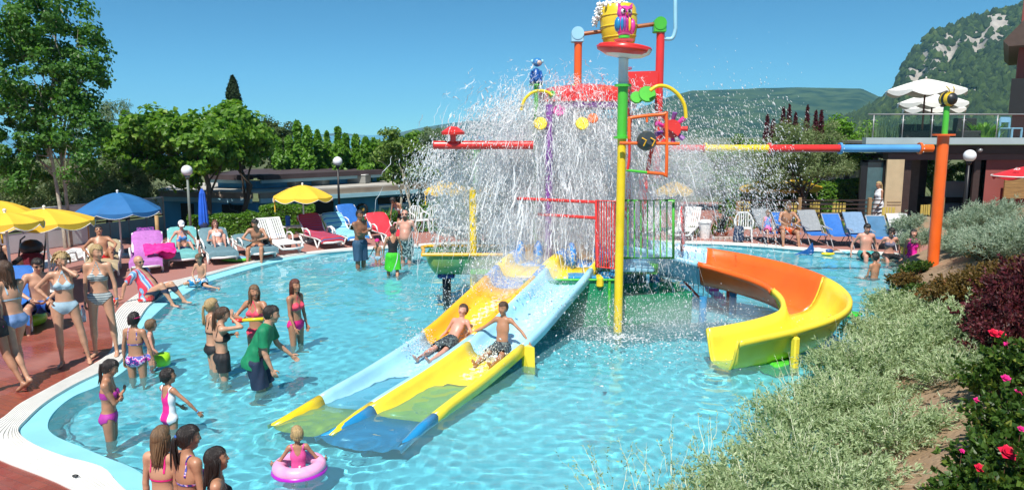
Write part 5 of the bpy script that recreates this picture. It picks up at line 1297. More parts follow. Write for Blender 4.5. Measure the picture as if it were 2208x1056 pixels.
  me.polygons.foreach_set('use_smooth', [True] * len(me.polygons)); me.update(); link(bpy.data.objects.new('hair', me), root)
 # face
 near = math.hypot(pos[0], pos[1]) < 30
 if near:
  for q in (1, -1):
   e = MB().ball(HP((q * .031, .066, .012)), (.0135 * hk, .012 * hk, .0085 * hk), 8, 0, M=Matrix(HR.T.tolist()))
   e.ball(HP((q * .031, .075, .012)), (.0065 * hk, .006 * hk, .0065 * hk), 8, 1, M=Matrix(HR.T.tolist())); e.build('eye', [M_eye, M_iris], root, smooth=True)
   MB().tube([HP((q * .014, .085, .030)), HP((q * .034, .080, .036)), HP((q * .052, .064, .030))], [.003 * hk, .004 * hk, .002 * hk], 5).build('eyebrow', hm, root, smooth=True)
  MB().tube([HP((-.024, .077, -.055)), HP((-.010, .087, -.053)), HP((.010, .087, -.053)), HP((.024, .077, -.055))], [.002 * hk, .0052 * hk, .0052 * hk, .002 * hk], 6).build('lips', M_lip, root, smooth=True)
 for a in acc:
  if a == 'sunglasses':
   g_ = MB()
   for q in (1, -1):
    g_.ball(HP((q * .033, .082, .014)), (.029 * hk, .006 * hk, .019 * hk), 10, M=Matrix(HR.T.tolist()))
    g_.tube([HP((q * .06, .072, .018)), HP((q * .082, .0, .018))], .003 * hk, 5)
   g_.tube([HP((-.02, .088, .018)), HP((.02, .088, .018))], .0035 * hk, 5); g_.build('sunglasses', M_glass_d, root, smooth=True)
  elif a == 'beard':
   pb = [Prim(HP((0, .03, -.045)), HP((0, .035, -.098)), .062 * hk, .048 * hk, k=.02, frame=HR, sq=(1, 1, 1))]
   Vs, Fs = snet(pb, min(.011, vs)); hh = ((Vs - hc) @ HR.T) / hk
   V3, F3 = clip_mesh(Vs, Fs, np.minimum(-.040 - hh[:, 2], hh[:, 1] + .0)); mesh_np('beard', V3, F3, hair_mat(hair if not bald else 'brown'), True, parent=root)
  elif a[0] == 'cap':
   pb = [Prim(HP((0, -.022, .04)), HP((0, -.003, .045)), .095 * hk, .094 * hk, k=.02, frame=HR, sq=(1.06, .95, .95))]
   Vs, Fs = snet(pb, min(.012, vs)); hh = ((Vs - hc) @ HR.T) / hk; V3, F3 = clip_mesh(Vs, Fs, hh[:, 2] - .035)
   mesh_np('cap', V3, F3, a[1], True, parent=root)
   if len(a) > 2:
    MB().add([HP((x, y, .04 - .02 * (y > .1))) for x, y in ((-.07, .06), (.07, .06), (.055, .15), (0, .165), (-.055, .15))], [(0, 1, 2, 3, 4)]).build('cap_brim', a[1], root)
  elif a[0] == 'wristband':
   wv, ev = J['wr' + a[2]], J['el' + a[2]]; d = nrm(wv - ev)
   MB().tube([wv - d * .03 * s, wv - d * .012 * s], .029 * g, 10, caps=False).build('wristband', a[1], root, smooth=True)
  elif a[0] == 'goggles':
   b_ = MB(); pts = [HP((math.sin(t) * .094, -math.cos(t) * .108 - .012, .03)) for t in np.linspace(0, 2 * math.pi, 17)[:-1]]
   b_.tube(pts, .006 * hk, 5, closed=True); b_.build('goggles_strap', a[1], root, smooth=True)
  elif a[0] == 'hairband':
   MB().ball(HP((0, -.118, .02)), .022 * s, 8).build('hair_band', a[1], root, smooth=True)
 root['_j'] = 0; del root['_j']
 M4 = Matrix.Translation(Vector(pos)) @ Matrix.Rotation(R(yaw), 4, 'Z')
 JW = {k: M4 @ Vector(v) for k, v in J.items() if k[:2] != 'fd' and k[:2] != 'hd'}
 JW['head'] = M4 @ Vector(hc)
 return root, JW
def floor_z(y):
 t = min(1, max(0, (y - 10.0) / 8.0)); t = t * t * (3 - 2 * t)
 return FLOOR_Z + .18 * t
def stand_px(px, py, head_py, water=True, legs=.865):
 """pelvis position and body height of somebody standing with the water line (or the soles) at a picture point"""
 p = gp(px, py, WZ if water else DZ + .012); base = floor_z(p.y) if water else DZ + .012
 top = dp(px, head_py, p.y).z
 H = (top - base) / 1.01
 return p.x, p.y, base, H
PELV = .925 / 1.7
# ------------------------------------------------------------------ water play tower, slides, pipes
def gloss(name, col, var=.11): return mat(name, col, .30, var, 2.2, bump=.03, bscale=9, spec=.5, coat=.25)
P_yel = gloss('play_yellow', (.86, .62, .02)); P_org = gloss('play_orange', (.85, .13, .015)); P_ory = gloss('play_orange_yellow', (.88, .46, .02)); P_red = gloss('play_red', (.72, .035, .03))
P_grn = gloss('play_green', (.08, .50, .04)); P_lbl = gloss('play_light_blue', (.34, .66, .84)); P_blu = gloss('play_blue', (.02, .26, .55)); P_wht = gloss('play_white', (.78, .80, .80)); P_pur = gloss('play_purple', (.25, .08, .35)); P_brn = gloss('rusty_pipe', (.30, .10, .03), .4)
P_dyel = gloss('play_deep_yellow', (.86, .68, .05)); P_dbl = gloss('play_dark_blue', (.015, .05, .25)); P_blk = mat('play_black', (.02, .022, .025), .4)
P_mot = pattern_mat('mottled_blue', [(.03, .20, .60), (.06, .30, .70), (.55, .50, .42), (.03, .18, .55)], 9)
def I(xs, ys, u): return np.interp(u, xs, ys)
# twin slides: profile of rim height along the run, plan lines of the three rims
uu = [-.22, -.10, 0, .12, .25, .38, .48, .58, .70, .82, .92, 1.0]
rz = [1.22, 1.20, 1.08, .86, .66, .45, .33, .25, .17, .12, .055, -.02]
def slide_lane(label, Tl, Bl, Tr, Br, secs, name='slide_lane'):
 """secs: list of (u0, u1, material, part name)"""
 t = thing('water_slide', label, 'water slide', (0, 0, 0), 0, 'twin slides running off the play tower')
 Tl, Bl, Tr, Br = [np.array(q, float) for q in (Tl, Bl, Tr, Br)]
 prof = []   # cross section from left outer lip to right outer lip: (s across 0..1, dz)
 prof = [(-.05, -.16), (-.055, -.03), (-.03, 0), (0, .005), (.03, -.005), (.06, -.06), (.10, -.15), (.17, -.21), (.32, -.235), (.5, -.24), (.68, -.235), (.83, -.21), (.90, -.15), (.94, -.06), (.97, -.005), (1, .005), (1.03, 0), (1.055, -.03), (1.05, -.16)]
 for (u0, u1, m, pn) in secs:
  us = np.linspace(u0, u1, max(3, int((u1 - u0) * 30))); V = []
  for u in us:
   a = Tl + (Bl - Tl) * u; b = Tr + (Br - Tr) * u; z = I(uu, rz, u); dep = I([-.3, 0, .8, 1.0], [1.0, 1.0, .85, .62], u)
   if u > .93: a = a - (b - a) * (u - .93) * .8; b = b + (b - a) * (u - .93) * .8
   for s_, dz in prof: p = a + (b - a) * s_; V.append((p[0], p[1], z + dz * dep))
  k = len(prof); n = len(us); idx = np.arange(n * k).reshape(n, k)
  F = np.stack([idx[:-1, :-1], idx[:-1, 1:], idx[1:, 1:], idx[1:, :-1]], -1).reshape(-1, 4)
  o = mesh_np(pn, V, F, m, smooth=True, parent=t); o.cycles.is_caustics_receiver = True
  sm = o.modifiers.new('s', 'SOLIDIFY'); sm.thickness = .014
  # joint collars between sections
 return t
TL, ML, RL = (-.19, 13.3), (.70, 13.3), (1.54, 13.3); BL, MM, BR = (-2.78, 8.25), (-2.08, 8.0), (-1.26, 7.72)
slide_lane('left water slide of the twin pair, orange-yellow above, pale blue below, yellow lip', TL, BL, (ML[0] - .05, ML[1]), (MM[0] - .03, MM[1]),
     [(-.24, -.12, P_ory, 'top_section'), (-.12, -.06, P_mot, 'mottled_section'), (-.06, .03, P_yel, 'yellow_step'), (.03, .10, P_mot, 'mottled_section'), (.10, .455, P_ory, 'upper_section'), (.455, .86, P_lbl, 'lower_section'), (.86, 1.0, P_yel, 'end_section')])
slide_lane('right water slide of the twin pair, pale blue above, long yellow below, blue end', (ML[0] + .05, ML[1]), (MM[0] + .03, MM[1]), RL, BR,
     [(-.24, -.13, P_ory, 'top_section'), (-.13, -.05, P_mot, 'mottled_section'), (-.05, .05, P_yel, 'yellow_step'), (.05, .50, P_lbl, 'upper_section'), (.50, .88, P_dyel, 'lower_section'), (.88, 1.02, P_blu, 'end_section')])
for q in list(COL.objects):
 if q.get('label', '').startswith('right water slide'): _rs = q
p = np.array(ML) + (np.array(MM) - np.array(ML)) * .5; q_ = np.array(RL) + (np.array(BR) - np.array(RL)) * .505
MB().add([(q_[0] + .02, q_[1], .30), (q_[0] + .20, q_[1] - .06, .30), (q_[0] + .22, q_[1] - .06, -.35), (q_[0] + .02, q_[1] + .1, -.35), (q_[0] + .02, q_[1] + .25, .30), (q_[0] + .02, q_[1] + .25, -.35)], [(0, 1, 2, 3), (0, 4, 1), (4, 5, 2, 1), (3, 2, 5)]).build('bracket', P_dyel, _rs)
for u in (.25, .7):
 c = np.array(ML) + (np.array(MM) - np.array(ML)) * u; MB().tube([(c[0], c[1], FLOOR_Z), (c[0], c[1], I(uu, rz, u) - .2)], .06, 10).build('support_post', P_blu, _rs, smooth=True)
# thin sheet of water running down both lanes
M_run = bpy.data.materials.new('running_water'); M_run.use_nodes = True; _n = M_run.node_tree; _b = _n.nodes['Principled BSDF']; _b.inputs['Base Color'].default_value = (.80, .88, .92, 1); _b.inputs['Roughness'].default_value = .12
_tc = _n.nodes.new('ShaderNodeTexCoord'); _mp = _n.nodes.new('ShaderNodeMapping'); _mp.inputs['Rotation'].default_value = (0, 0, R(-28)); _mp.inputs['Scale'].default_value = (9, 2.2, 1); _nz = _n.nodes.new('ShaderNodeTexNoise'); _nz.inputs['Detail'].default_value = 6; _nz.inputs['Scale'].default_value = 1.4; _nz.inputs['Distortion'].default_value = 1.2
_mr = _n.nodes.new('ShaderNodeMapRange'); _mr.inputs[1].default_value = .42; _mr.inputs[2].default_value = .72; _mr.inputs[3].default_value = .2; _mr.inputs[4].default_value = .75
_n.links.new(_tc.outputs['Object'], _mp.inputs[0]); _n.links.new(_mp.outputs[0], _nz.inputs[0]); _n.links.new(_nz.outputs[0], _mr.inputs[0]); _n.links.new(_mr.outputs[0], _b.inputs['Alpha'])
_bp = _n.nodes.new('ShaderNodeBump'); _bp.inputs['Distance'].default_value = .02; _n.links.new(_nz.outputs[0], _bp.inputs['Height']); _n.links.new(_bp.outputs[0], _b.inputs['Normal'])
for (A_, B_, C_, D_, lab) in ((TL, BL, ML, MM, 'thin sheet of water streaming down the left slide'), (ML, MM, RL, BR, 'thin sheet of water streaming down the right slide')):
 A_, B_, C_, D_ = [np.array(q) for q in (A_, B_, C_, D_)]; V = []
 for i in range(60):
  u = .02 + .62 * i / 59; a = A_ + (B_ - A_) * u; b = C_ + (D_ - C_) * u; z = I(uu, rz, u); dep = I([-.3, 0, .8, 1.0], [1, 1, .85, .62], u)
  for j, s_ in enumerate(np.linspace(.12, .88, 9)): p = a + (b - a) * s_; V.append((p[0], p[1], z - .222 * dep + (.055 * dep if j in (0, 8) else 0) + .006 * math.sin(i * 1.7 + j * 2.1)))
 idx = np.arange(len(V)).reshape(60, 9); F = np.stack([idx[:-1, :-1], idx[:-1, 1:], idx[1:, 1:], idx[1:, :-1]], -1).reshape(-1, 4)
 mesh_np('running_water', V, F, M_run, True, kind='stuff', label=lab, cat='running water')
# curling slide
cc = catmull([(1.9, 14.45), (2.6, 14.4), (3.35, 14.25), (4.2, 13.8), (4.80, 13.0), (4.97, 12.1), (4.72, 11.35), (4.05, 10.90), (3.07, 10.52)], 8)
czr = catmull([(1.28, 0), (1.22, 0), (1.10, 0), (.98, 0), (.88, 0), (.77, 0), (.66, 0), (.55, 0), (.46, 0)], 8)[:, 0]
chw = catmull([(.38, 0), (.38, 0), (.40, 0), (.41, 0), (.43, 0), (.46, 0), (.45, 0), (.40, 0), (.35, 0)], 8)[:, 0]
cs = thing('curling_slide', 'curling open flume slide: pale blue tube, orange bend, then yellow run-out', 'water slide', (0, 0, 0))
tt = np.gradient(cc[:, :2], axis=0); tt /= np.linalg.norm(tt, axis=1)[:, None]; nn = np.stack([-tt[:, 1], tt[:, 0]], 1)   # nn points to the left of travel = outer side of the bend
def flume(name, i0, i1, m, grow=1.0, pale=False):
 V = []; ar = np.linspace(-1, 1, 17)
 for i in range(i0, i1 + 1):
  c = cc[i]; z = czr[i]; w = chw[i] * grow; bank = .16 * math.sin(min(1, i / len(cc)) * math.pi)
  sec = [(-1.16, -.10), (-1.16, -.02), (-1.10, .01)]
  for a in ar:
   fl = min(1, i / (len(cc) - 1)); depth = .54
   x = math.copysign(min(1, abs(a) ** .8), a); sec.append((x, -depth * (1 - abs(a) ** 2.6)))
  sec += [(1.10, .01), (1.16, -.02), (1.16, -.10)]
  for x, dz in sec:
   V.append((c[0] - nn[i][0] * w * x, c[1] - nn[i][1] * w * x, z + dz - bank * x * .5))
 k = len(ar) + 6; n = i1 - i0 + 1; idx = np.arange(n * k).reshape(n, k); F = np.stack([idx[:-1, :-1], idx[:-1, 1:], idx[1:, 1:], idx[1:, :-1]], -1).reshape(-1, 4)
 o = mesh_np(name, V, F, m, smooth=True, parent=cs); sm = o.modifiers.new('s', 'SOLIDIFY'); sm.thickness = .012; o.cycles.is_caustics_receiver = True
flume('pale_blue_section', 0, 19, P_lbl, .98); flume('orange_section', 19, 36, P_org, 1.02); flume('yellow_section', 36, len(cc) - 1, P_dyel)
def ring_at(i, m, nm, w=1.03):
 c = cc[i]; pts = []
 for a in np.linspace(-1, 1, 15): x = math.copysign(abs(a) ** .8, a); pts.append((c[0] - nn[i][0] * chw[i] * w * x, c[1] - nn[i][1] * chw[i] * w * x, czr[i] - .56 * (1 - abs(a) ** 2.6) - .08 * x * math.sin(i / len(cc) * math.pi)))
 MB().tube(pts, .022, 6, flat=1.0).build(nm, m, cs, smooth=True)
ring_at(19, P_lbl, 'flange'); ring_at(36, P_dyel, 'flange'); ring_at(len(cc) - 1, P_dyel, 'lip')
for i in (10, 24): c = cc[i]; MB().tube([(c[0], c[1], FLOOR_Z), (c[0], c[1], czr[i] - .52)], .07, 10).build('support_post', P_blu, cs, smooth=True)
i = 57; c = cc[i]; MB().box((c[0] - nn[i][0] * chw[i] * -1.12, c[1] - nn[i][1] * chw[i] * -1.12, .12), (.10, .10, .66), rz=math.atan2(tt[i][1], tt[i][0]), bevel=.02).build('side_bracket', P_dyel, cs)
i = 57; MB().box((c[0] + nn[i][0] * chw[i] * 1.12, c[1] + nn[i][1] * chw[i] * 1.12, .10), (.09, .08, .72), rz=math.atan2(tt[i][1], tt[i][0]), bevel=.02).build('side_bracket', P_dyel, cs)
MB().box((c[0], c[1], -.22), (.5, .7, .5), rz=math.atan2(tt[i][1], tt[i][0]), bevel=.04).build('foot_block', P_grn, cs)
# the tower itself
tw = thing('play_tower', 'colourful water play tower with railings, arches and climbing nets under a tipping bucket', 'play tower', (0, 0, 0))
def post(x, y, z0, z1, r, m, nm='post', par=None): return MB().tube([(x, y, z0), (x, y, z1)], r, 12).build(nm, m, par or tw, smooth='angle')
def pipe(pts, r, m, nm='pipe', par=None, sub=5): 
 P_ = catmull([tuple(p) for p in pts], sub) if len(pts) > 2 and sub > 1 else pts
 return MB().tube([tuple(p) for p in P_], r, 10).build(nm, m, par or tw, smooth='angle')
DK = .94
MB().box((1.0, 14.95, DK), (3.6, 1.6, .08), bevel=.02).build('deck_platform', P_blu, tw); MB().box((2.2, 13.75, DK - .03), (.8, .9, .08), bevel=.02).build('deck_platform', P_lbl, tw)
MB().box((1.0, 14.05, DK - .14), (3.6, .06, .2)).build('deck_beam', P_grn, tw)
for (x, y, m, z1) in ((-.75, 15.7, P_grn, 3.2), (2.75, 15.7, P_red, 2.6), (2.8, 14.2, P_blu, .94), (-.75, 14.2, P_yel, 2.3), (1.9, 12.95, P_grn, .95), (3.45, 13.1, P_blu, .45), (.1, 16.4, P_org, 3.2), (.70, 14.1, P_pur, 3.9)):
 o = post(x, y, floor_z(y), z1, .07, m)
# main mast at the front: yellow, green, white
ym = gp(1332, 715); mast = [(ym.x, ym.y)]
X0, Y0 = ym.x, ym.y
post(X0, Y0, FLOOR_Z, 3.30, .073, P_yel, 'mast_lower'); post(X0, Y0, 3.30, 4.14, .085, P_grn, 'mast_middle'); post(X0, Y0, 4.14, 4.60, .080, P_wht, 'mast_upper')
for z in (3.30, 4.14): MB().lathe([(.0001, z - .02), (.14, z - .02), (.14, z + .02), (.0001, z + .02)], (X0, Y0, 0), 14).build('flange', P_grn, tw)
# dish and owl
zd = 4.58; Md = Matrix.Rotation(R(6), 4, 'Y')
MB().lathe([(.10, 0), (.30, .03), (.41, .09), (.44, .15)], (X0, Y0, zd), 28, M=Md).build('dish_underside', P_wht, tw, smooth=True)
MB().lathe([(.44, .15), (.43, .175), (.36, .19), (.2, .12), (.0001, .10)], (X0, Y0, zd + .01), 28, M=Md).build('dish', P_red, tw, smooth=True)
MB().lathe([(.30, .05), (.43, .10), (.455, .16), (.44, .165)], (X0 - .015, Y0 - .02, zd - .01), 14, a0=math.pi, a1=1.78 * math.pi, M=Md).build('dish_red_face', P_red, tw, smooth=True)
post(X0, Y0, zd + .1, zd + .26, .05, P_wht, 'neck'); MB().lathe([(.0001, zd + .26), (.14, zd + .26), (.17, zd + .29), (.0001, zd + .31)], (X0, Y0, 0), 16).build('plate', P_wht, tw, smooth='angle')
MB().lathe([(.0001, zd + .31), (.09, zd + .31), (.09, zd + .35), (.0001, zd + .35)], (X0, Y0, 0), 14).build('green_foot', P_grn, tw)
ow = thing('owl_figure', 'pink owl figure with blue and purple wings standing over the red dish', 'figure', (X0, Y0, zd + .35), R(12)); ow.scale = (.95, .95, .86)
P_pink = gloss('owl_pink', (.72, .06, .36)); P_dpink = gloss('owl_dark_pink', (.45, .03, .22))
MB().lathe([(.0001, 0), (.10, .01), (.135, .10), (.14, .20), (.125, .28), (.115, .34)], (0, 0, 0), 16, sy=.8).build('body', P_pink, ow, smooth=True)
MB().lathe([(.115, .34), (.135, .40), (.125, .47), (.08, .53), (.0001, .55)], (0, 0, 0), 16, sy=.8).build('head', P_pink, ow, smooth=True)
for q in (-1, 1):
 MB().add([(q * .03, -.02, .50), (q * .13, -.02, .46), (q * .135, -.02, .60), (q * .08, .05, .48)], [(0, 1, 2), (1, 3, 2), (3, 0, 2)]).build('ear_tuft', P_pink, ow)
 e = MB().ball((q * .055, -.088, .43), (.045, .03, .05), 12).build('eye', P_wht, ow, smooth=True); MB().ball((q * .048, -.115, .43), (.022, .012, .026), 10).build('pupil', P_blk, e, smooth=True)
 MB().tube([(q * .015, -.125, .455), (q * .10, -.10, .50)], .010, 6).build('brow', P_dpink, ow)
MB().ball((-.125, -.01, .20), (.05, .09, .14), 10).build('wing', P_blu, ow, smooth=True); MB().ball((.135, .0, .17), (.06, .09, .15), 10).build('wing', P_pink, ow, smooth=True)
for k, m in enumerate((P_blu, P_pur, P_dpink, P_yel)): MB().ball((-.075 + k * .045, -.095, .20), (.028, .03, .13), 8).build('breast_feather', m, ow, smooth=True)
MB().lathe([(.022, .40), (.0001, .34)], (0, -.13, 0), 8).build('beak', P_ory, ow, smooth=True)
# bucket frame behind
YB = 16.4
fl_ = dp(1247, 75, YB); fr_ = dp(1425, 55, YB)
post(fl_.x, YB, 2.9, fl_.z - .05, .085, P_org, 'frame_post'); post(fr_.x, YB, 2.4, fr_.z - .02, .09, P_red, 'frame_post')
for x, z, m in ((fl_.x - .02, fl_.z + .02, P_lbl), (fr_.x - .03, fr_.z + .03, P_grn)):
 MB().tube([(x, YB - .13, z), (x, YB + .13, z)], .135, 16).build('bearing_cap', m, tw, smooth='angle'); MB().box((x, YB, z - .09), (.268, .235, .2), bevel=.02).build('bearing_block', m, tw)
pipe([(fl_.x, YB, fl_.z + .0), (fr_.x, YB, fr_.z + .04)], .045, P_brn, 'axle', sub=1)
bk = thing('tipping_bucket', 'big yellow tipping bucket brimming with foaming water on its axle', 'bucket', dp(1334, 58, YB)[:], 0); bk.rotation_euler = (0, R(-3), 0)
MB().lathe([(.0001, -.40), (.30, -.40), (.335, -.34), (.385, -.10), (.40, .12), (.375, .36), (.33, .44), (.32, .44), (.36, .12), (.0001, .05)], n=26).build('barrel', gloss('bucket_yellow', (.80, .58, .03)), bk, smooth='angle')
for z, r in ((-.22, .362), (.0, .398), (.22, .397)): MB().lathe([(r - .005, z - .02), (r + .014, z), (r - .005, z + .02)], n=26).build('hoop', gloss('bucket_yellow', (.80, .58, .03)), bk, smooth=True)
rgb_ = np.random.default_rng(3)
M_foam = mat('foam_white', (.86, .88, .90), .6, .05, 20)
fm_ = MB()
for i in range(160):
 a = rgb_.uniform(0, 6.28); r = rgb_.uniform(0, .36); x, y = -.06 + r * math.cos(a), r * math.sin(a); fm_.ball((x - .06, y, .42 + rgb_.uniform(-.03, .10) - .15 * max(0, x)), rgb_.uniform(.015, .06), 5)
for i in range(170):
 q = rgb_.uniform(0, 1) ** .6; fm_.ball((-.36 - .16 * q + rgb_.normal(0, .03), rgb_.normal(0, .12), .42 - .30 * q + rgb_.normal(0, .04)), rgb_.uniform(.008, .03), 5)
o = fm_.build('foam', M_foam, bk, smooth=True); o['kind'] = 'stuff'
# light-blue feed pipe at the right
q0, q1, q2 = dp(1456, -60, YB), dp(1456, 60, YB), dp(1437, 84, YB)
pipe([tuple(q0), (q1.x, YB, q1.z + .1), (q1.x, YB, q1.z - .05), (q1.x - .06, YB, q2.z + .01), (q2.x - .05, YB, q2.z)], .042, P_lbl, 'feed_pipe')
# red hopper box, roof ring, purple panel
a, b = dp(1352, 155, 15.8), dp(1418, 200, 15.8)
MB().add([(a.x, 15.8, a.z), (b.x, 15.8, a.z + .02), (b.x - .02, 15.8, b.z - .05), (a.x + .15, 15.8, b.z - .12), (a.x, 16.5, a.z), (b.x, 16.5, a.z + .02), (b.x - .02, 16.5, b.z - .05), (a.x + .15, 16.5, b.z - .12)],
   [(0, 1, 2, 3), (4, 7, 6, 5), (0, 4, 5, 1), (1, 5, 6, 2), (2, 6, 7, 3), (3, 7, 4, 0)]).build('hopper', P_red, tw)
pipe([(X0, Y0, 4.40), (a.x - .05, 15.0, a.z)], .03, P_red, 'strut', sub=1)
rc = dp(1270, 200, 15.2)
MB().lathe([(1.02, -.10), (1.0, .08), (.75, .20), (.15, .27), (.0001, .27)], (rc.x - .05, 15.2, rc.z - .1), 20, sy=.8).build('canopy', P_red, tw, smooth='angle')
MB().lathe([(.97, -.22), (1.0, -.12)], (rc.x - .02, 15.2, rc.z - .1), 20, sy=.8).build('canopy_skirt', P_pur, tw, smooth=True)
for x, y in ((rc.x - .8, 14.7), (rc.x + .75, 14.7), (rc.x - .7, 15.8), (rc.x + .7, 15.8)): post(x, y, DK, rc.z - .3, .05, P_pur if x < rc.x else P_red)
# yellow arches
YA = 14.2
pipe([dp(1124, 238, YA), dp(1132, 214, YA), dp(1152, 198, YA), dp(1175, 197, YA), dp(1191, 206, YA)], .028, P_yel, 'arch')
pipe([dp(1402, 196, 13.4), dp(1418, 186, 13.4), dp(1440, 188, 13.4), dp(1462, 204, 13.4), dp(1476, 228, 13.4), dp(1479, 255, 13.4)], .034, P_yel, 'arch')
for (px, py, Y, r, m) in ((1395, 205, 13.6, .16, P_grn), (1372, 212, 13.8, .12, P_grn), (1190, 205, 14.3, .07, P_grn), (1235, 192, 14.8, .08, P_grn), (1205, 240, 14.3, .12, P_pink), (1165, 268, 14.0, .13, P_yel), (1255, 268, 14.0, .13, P_yel), (1278, 257, 14.0, .10, P_org)):
 p = dp(px, py, Y); MB().lathe([(.0001, -.05), (r * .6, -.05), (r, .03), (r * .9, .06), (.0001, .06)], p[:], 14, M=Matrix.Rotation(R(70), 4, 'X')).build('spray_disc', m, tw, smooth='angle')
# spinning red spray wheel at the right
p = dp(1447, 278, 14.0); wh = thing('pinwheel_sprayer', 'red spray wheel with pink and purple nozzles beside the orange frame', 'spray wheel', p[:])
MB().tube([(0, .1, 0), (0, -.1, 0)], .17, 16).build('hub', P_red, wh, smooth='angle')
for k in range(9):
 a = k * 2 * math.pi / 9; pts = [(.15 * math.cos(a), 0, .15 * math.sin(a)), (.30 * math.cos(a), -.05, .30 * math.sin(a))]
 MB().tube(pts, [.035, .05], 8).build('nozzle', (P_red, P_pink, P_pur)[k % 3], wh, smooth='angle')
pipe([(p.x, p.y, p.z), (p.x - .3, 14.4, p.z - .5), (p.x - .4, 14.6, 1.0)], .04, P_red, 'wheel_pipe')
# orange pipe frame with the dark ball-shaped bucket
YF = 12.2
fr = thing('pipe_frame', 'square orange pipe frame on the yellow mast carrying a small dark barrel', 'pipe frame', (0, 0, 0))
def fp(px, py): return tuple(dp(px, py, YF))
pipe([fp(1357, 300), fp(1357, 262), fp(1363, 254), fp(1430, 247), fp(1437, 252), fp(1437, 372), fp(1430, 375), fp(1395, 372)], .028, P_org, 'frame', fr, sub=3)
pipe([fp(1336, 309), fp(1465, 310)], .028, P_org, 'crossbar', fr, sub=1); pipe([fp(1395, 372), fp(1350, 367)], .022, P_grn, 'green_bar', fr, sub=1); pipe([fp(1357, 300), fp(1357, 340), fp(1353, 366)], .022, P_red, 'side_bar', fr, sub=2)
pipe([fp(1395, 250), fp(1395, 264)], .02, P_org, 'hook', fr, sub=1)
p = dp(1394, 304, YF); MB().lathe([(.0001, -.15), (.10, -.15), (.155, -.05), (.16, .04), (.11, .13), (.0001, .13)], p[:], 18, M=Matrix.Rotation(R(70), 4, 'X') @ Matrix.Rotation(R(20), 4, 'Y')).build('barrel', mat('barrel_dark', (.045, .055, .06), .35, .1), fr, smooth='angle')
for q in (-1, 1): MB().tube([(p.x + q * .07 - .03, YF - .14, p.z + .05), (p.x + q * .07 + .04, YF - .16, p.z + .01), (p.x + q * .07, YF - .14, p.z - .08)], .012, 6).build('marking', P_ory, fr)
# left blue figure on a green pole
YM = 14.5; p = dp(1156, 185, YM)
post(p.x, YM, floor_z(YM), p.z, .045, P_grn, 'figure_pole'); MB().lathe([(.0001, 0), (.13, 0), (.13, .025), (.0001, .025)], (p.x, YM, p.z), 16).build('figure_plate', P_grn, tw)
bf = thing('animal_figure', 'small seated dark blue animal figure with pale face on the green pole', 'figure', (p.x, YM, p.z + .025))
MB().lathe([(.0001, 0), (.11, .01), (.12, .09), (.075, .19), (.06, .28), (.0001, .31)], n=14).build('body', gloss('figure_blue', (.015, .09, .34)), bf, smooth=True); MB().ball((.02, -.01, .41), (.095, .09, .085), 12).build('head', gloss('figure_lightblue', (.04, .22, .50)), bf, smooth=True)
MB().ball((.05, -.07, .40), (.055, .04, .045), 10).build('face', gloss('figure_face', (.60, .42, .36)), bf, smooth=True)
for q in (-1, 1):
 MB().ball((.02 + q * .095, 0, .43), (.03, .02, .035), 8).build('ear', P_lbl, bf, smooth=True); MB().tube([(q * .08, -.04, .24), (q * .10, -.11, .14), (q * .04, -.12, .06)], .026, 8).build('arm', gloss('figure_blue', (0, 0, 0)), bf, smooth=True)
 MB().ball((q * .08, -.09, .045), (.055, .09, .045), 8).build('foot', gloss('figure_blue', (0, 0, 0)), bf, smooth=True)
# left red arm with mushroom spray head
YL = 13.9
l0, l1 = dp(936, 313, YL), dp(1150, 313, YL); pipe([tuple(l0), tuple(l1)], .079, P_red, 'spray_arm', sub=1); MB().ball(tuple(l0), (.02, .088, .088), 10).build('end_cap', P_red, tw)
p = dp(977, 300, YL); post(p.x, YL, l0.z, p.z + .10, .055, P_red, 'mushroom_stem'); MB().lathe([(.0001, .0), (.21, .0), (.22, .05), (.12, .12), (.07, .15), (.0001, .15)], (p.x, YL, p.z + .08), 20).build('mushroom_cap', P_red, tw, smooth='angle')
# rails
def rail_panel(px0, px1, py0, py1, Y0_, Y1_, m, nb, par=tw, nm='railing', r=.028, rb=.012):
 a0, a1 = dp(px0, py0, Y0_), dp(px1, py0, Y1_); b0, b1 = dp(px0, py1, Y0_), dp(px1, py1, Y1_); a1.z = a0.z; b1.z = b0.z
 fr_ = MB().tube([tuple(a0), tuple(a1), tuple(b1), tuple(b0)], r, 8, closed=True).build(nm, m, par, smooth=True)
 for k in range(1, nb): t = k / nb; p, q = a0.lerp(a1, t), b0.lerp(b1, t); MB().tube([tuple(p), tuple(q)], rb, 6).build('bar', m, fr_)
rail_panel(1286, 1330, 432, 575, 13.0, 12.8, P_red, 8); rail_panel(1180, 1284, 432, 500, 15.9, 15.7, P_red, 6); rail_panel(1115, 1178, 436, 500, 15.9, 15.9, P_red, 5)
rail_panel(1340, 1452, 432, 556, 12.9, 12.9, P_grn, 8, r=.033); rail_panel(1470, 1475, 450, 540, 14.2, 15.6, P_red, 4)
pipe([dp(1115, 428, 14.0), dp(1285, 436, 13.2)], .03, P_red, 'top_rail', sub=1); pipe([dp(1160, 462, 14.0), dp(1285, 470, 13.2)], .03, P_red, 'mid_rail', sub=1)
for k in range(22):
 x = -.7 + k * .16; MB().box((x, 15.75, DK + .42), (.11, .03, .8), bevel=.008).build('fence_slat', mat('slat_dusty_pink', (.50, .30, .27), .6, .15, 2), tw)
for k in range(4):   # hump guards beside the slide entries
 p = [dp(1160, 548, 13.9), dp(1232, 560, 13.7), dp(1290, 548, 13.6), dp(1122, 560, 13.9)][k]; MB().ball((p.x, p.y, DK + .15), (.10, .3, .28), 12).build('entry_guard', P_mot, tw, smooth=True)
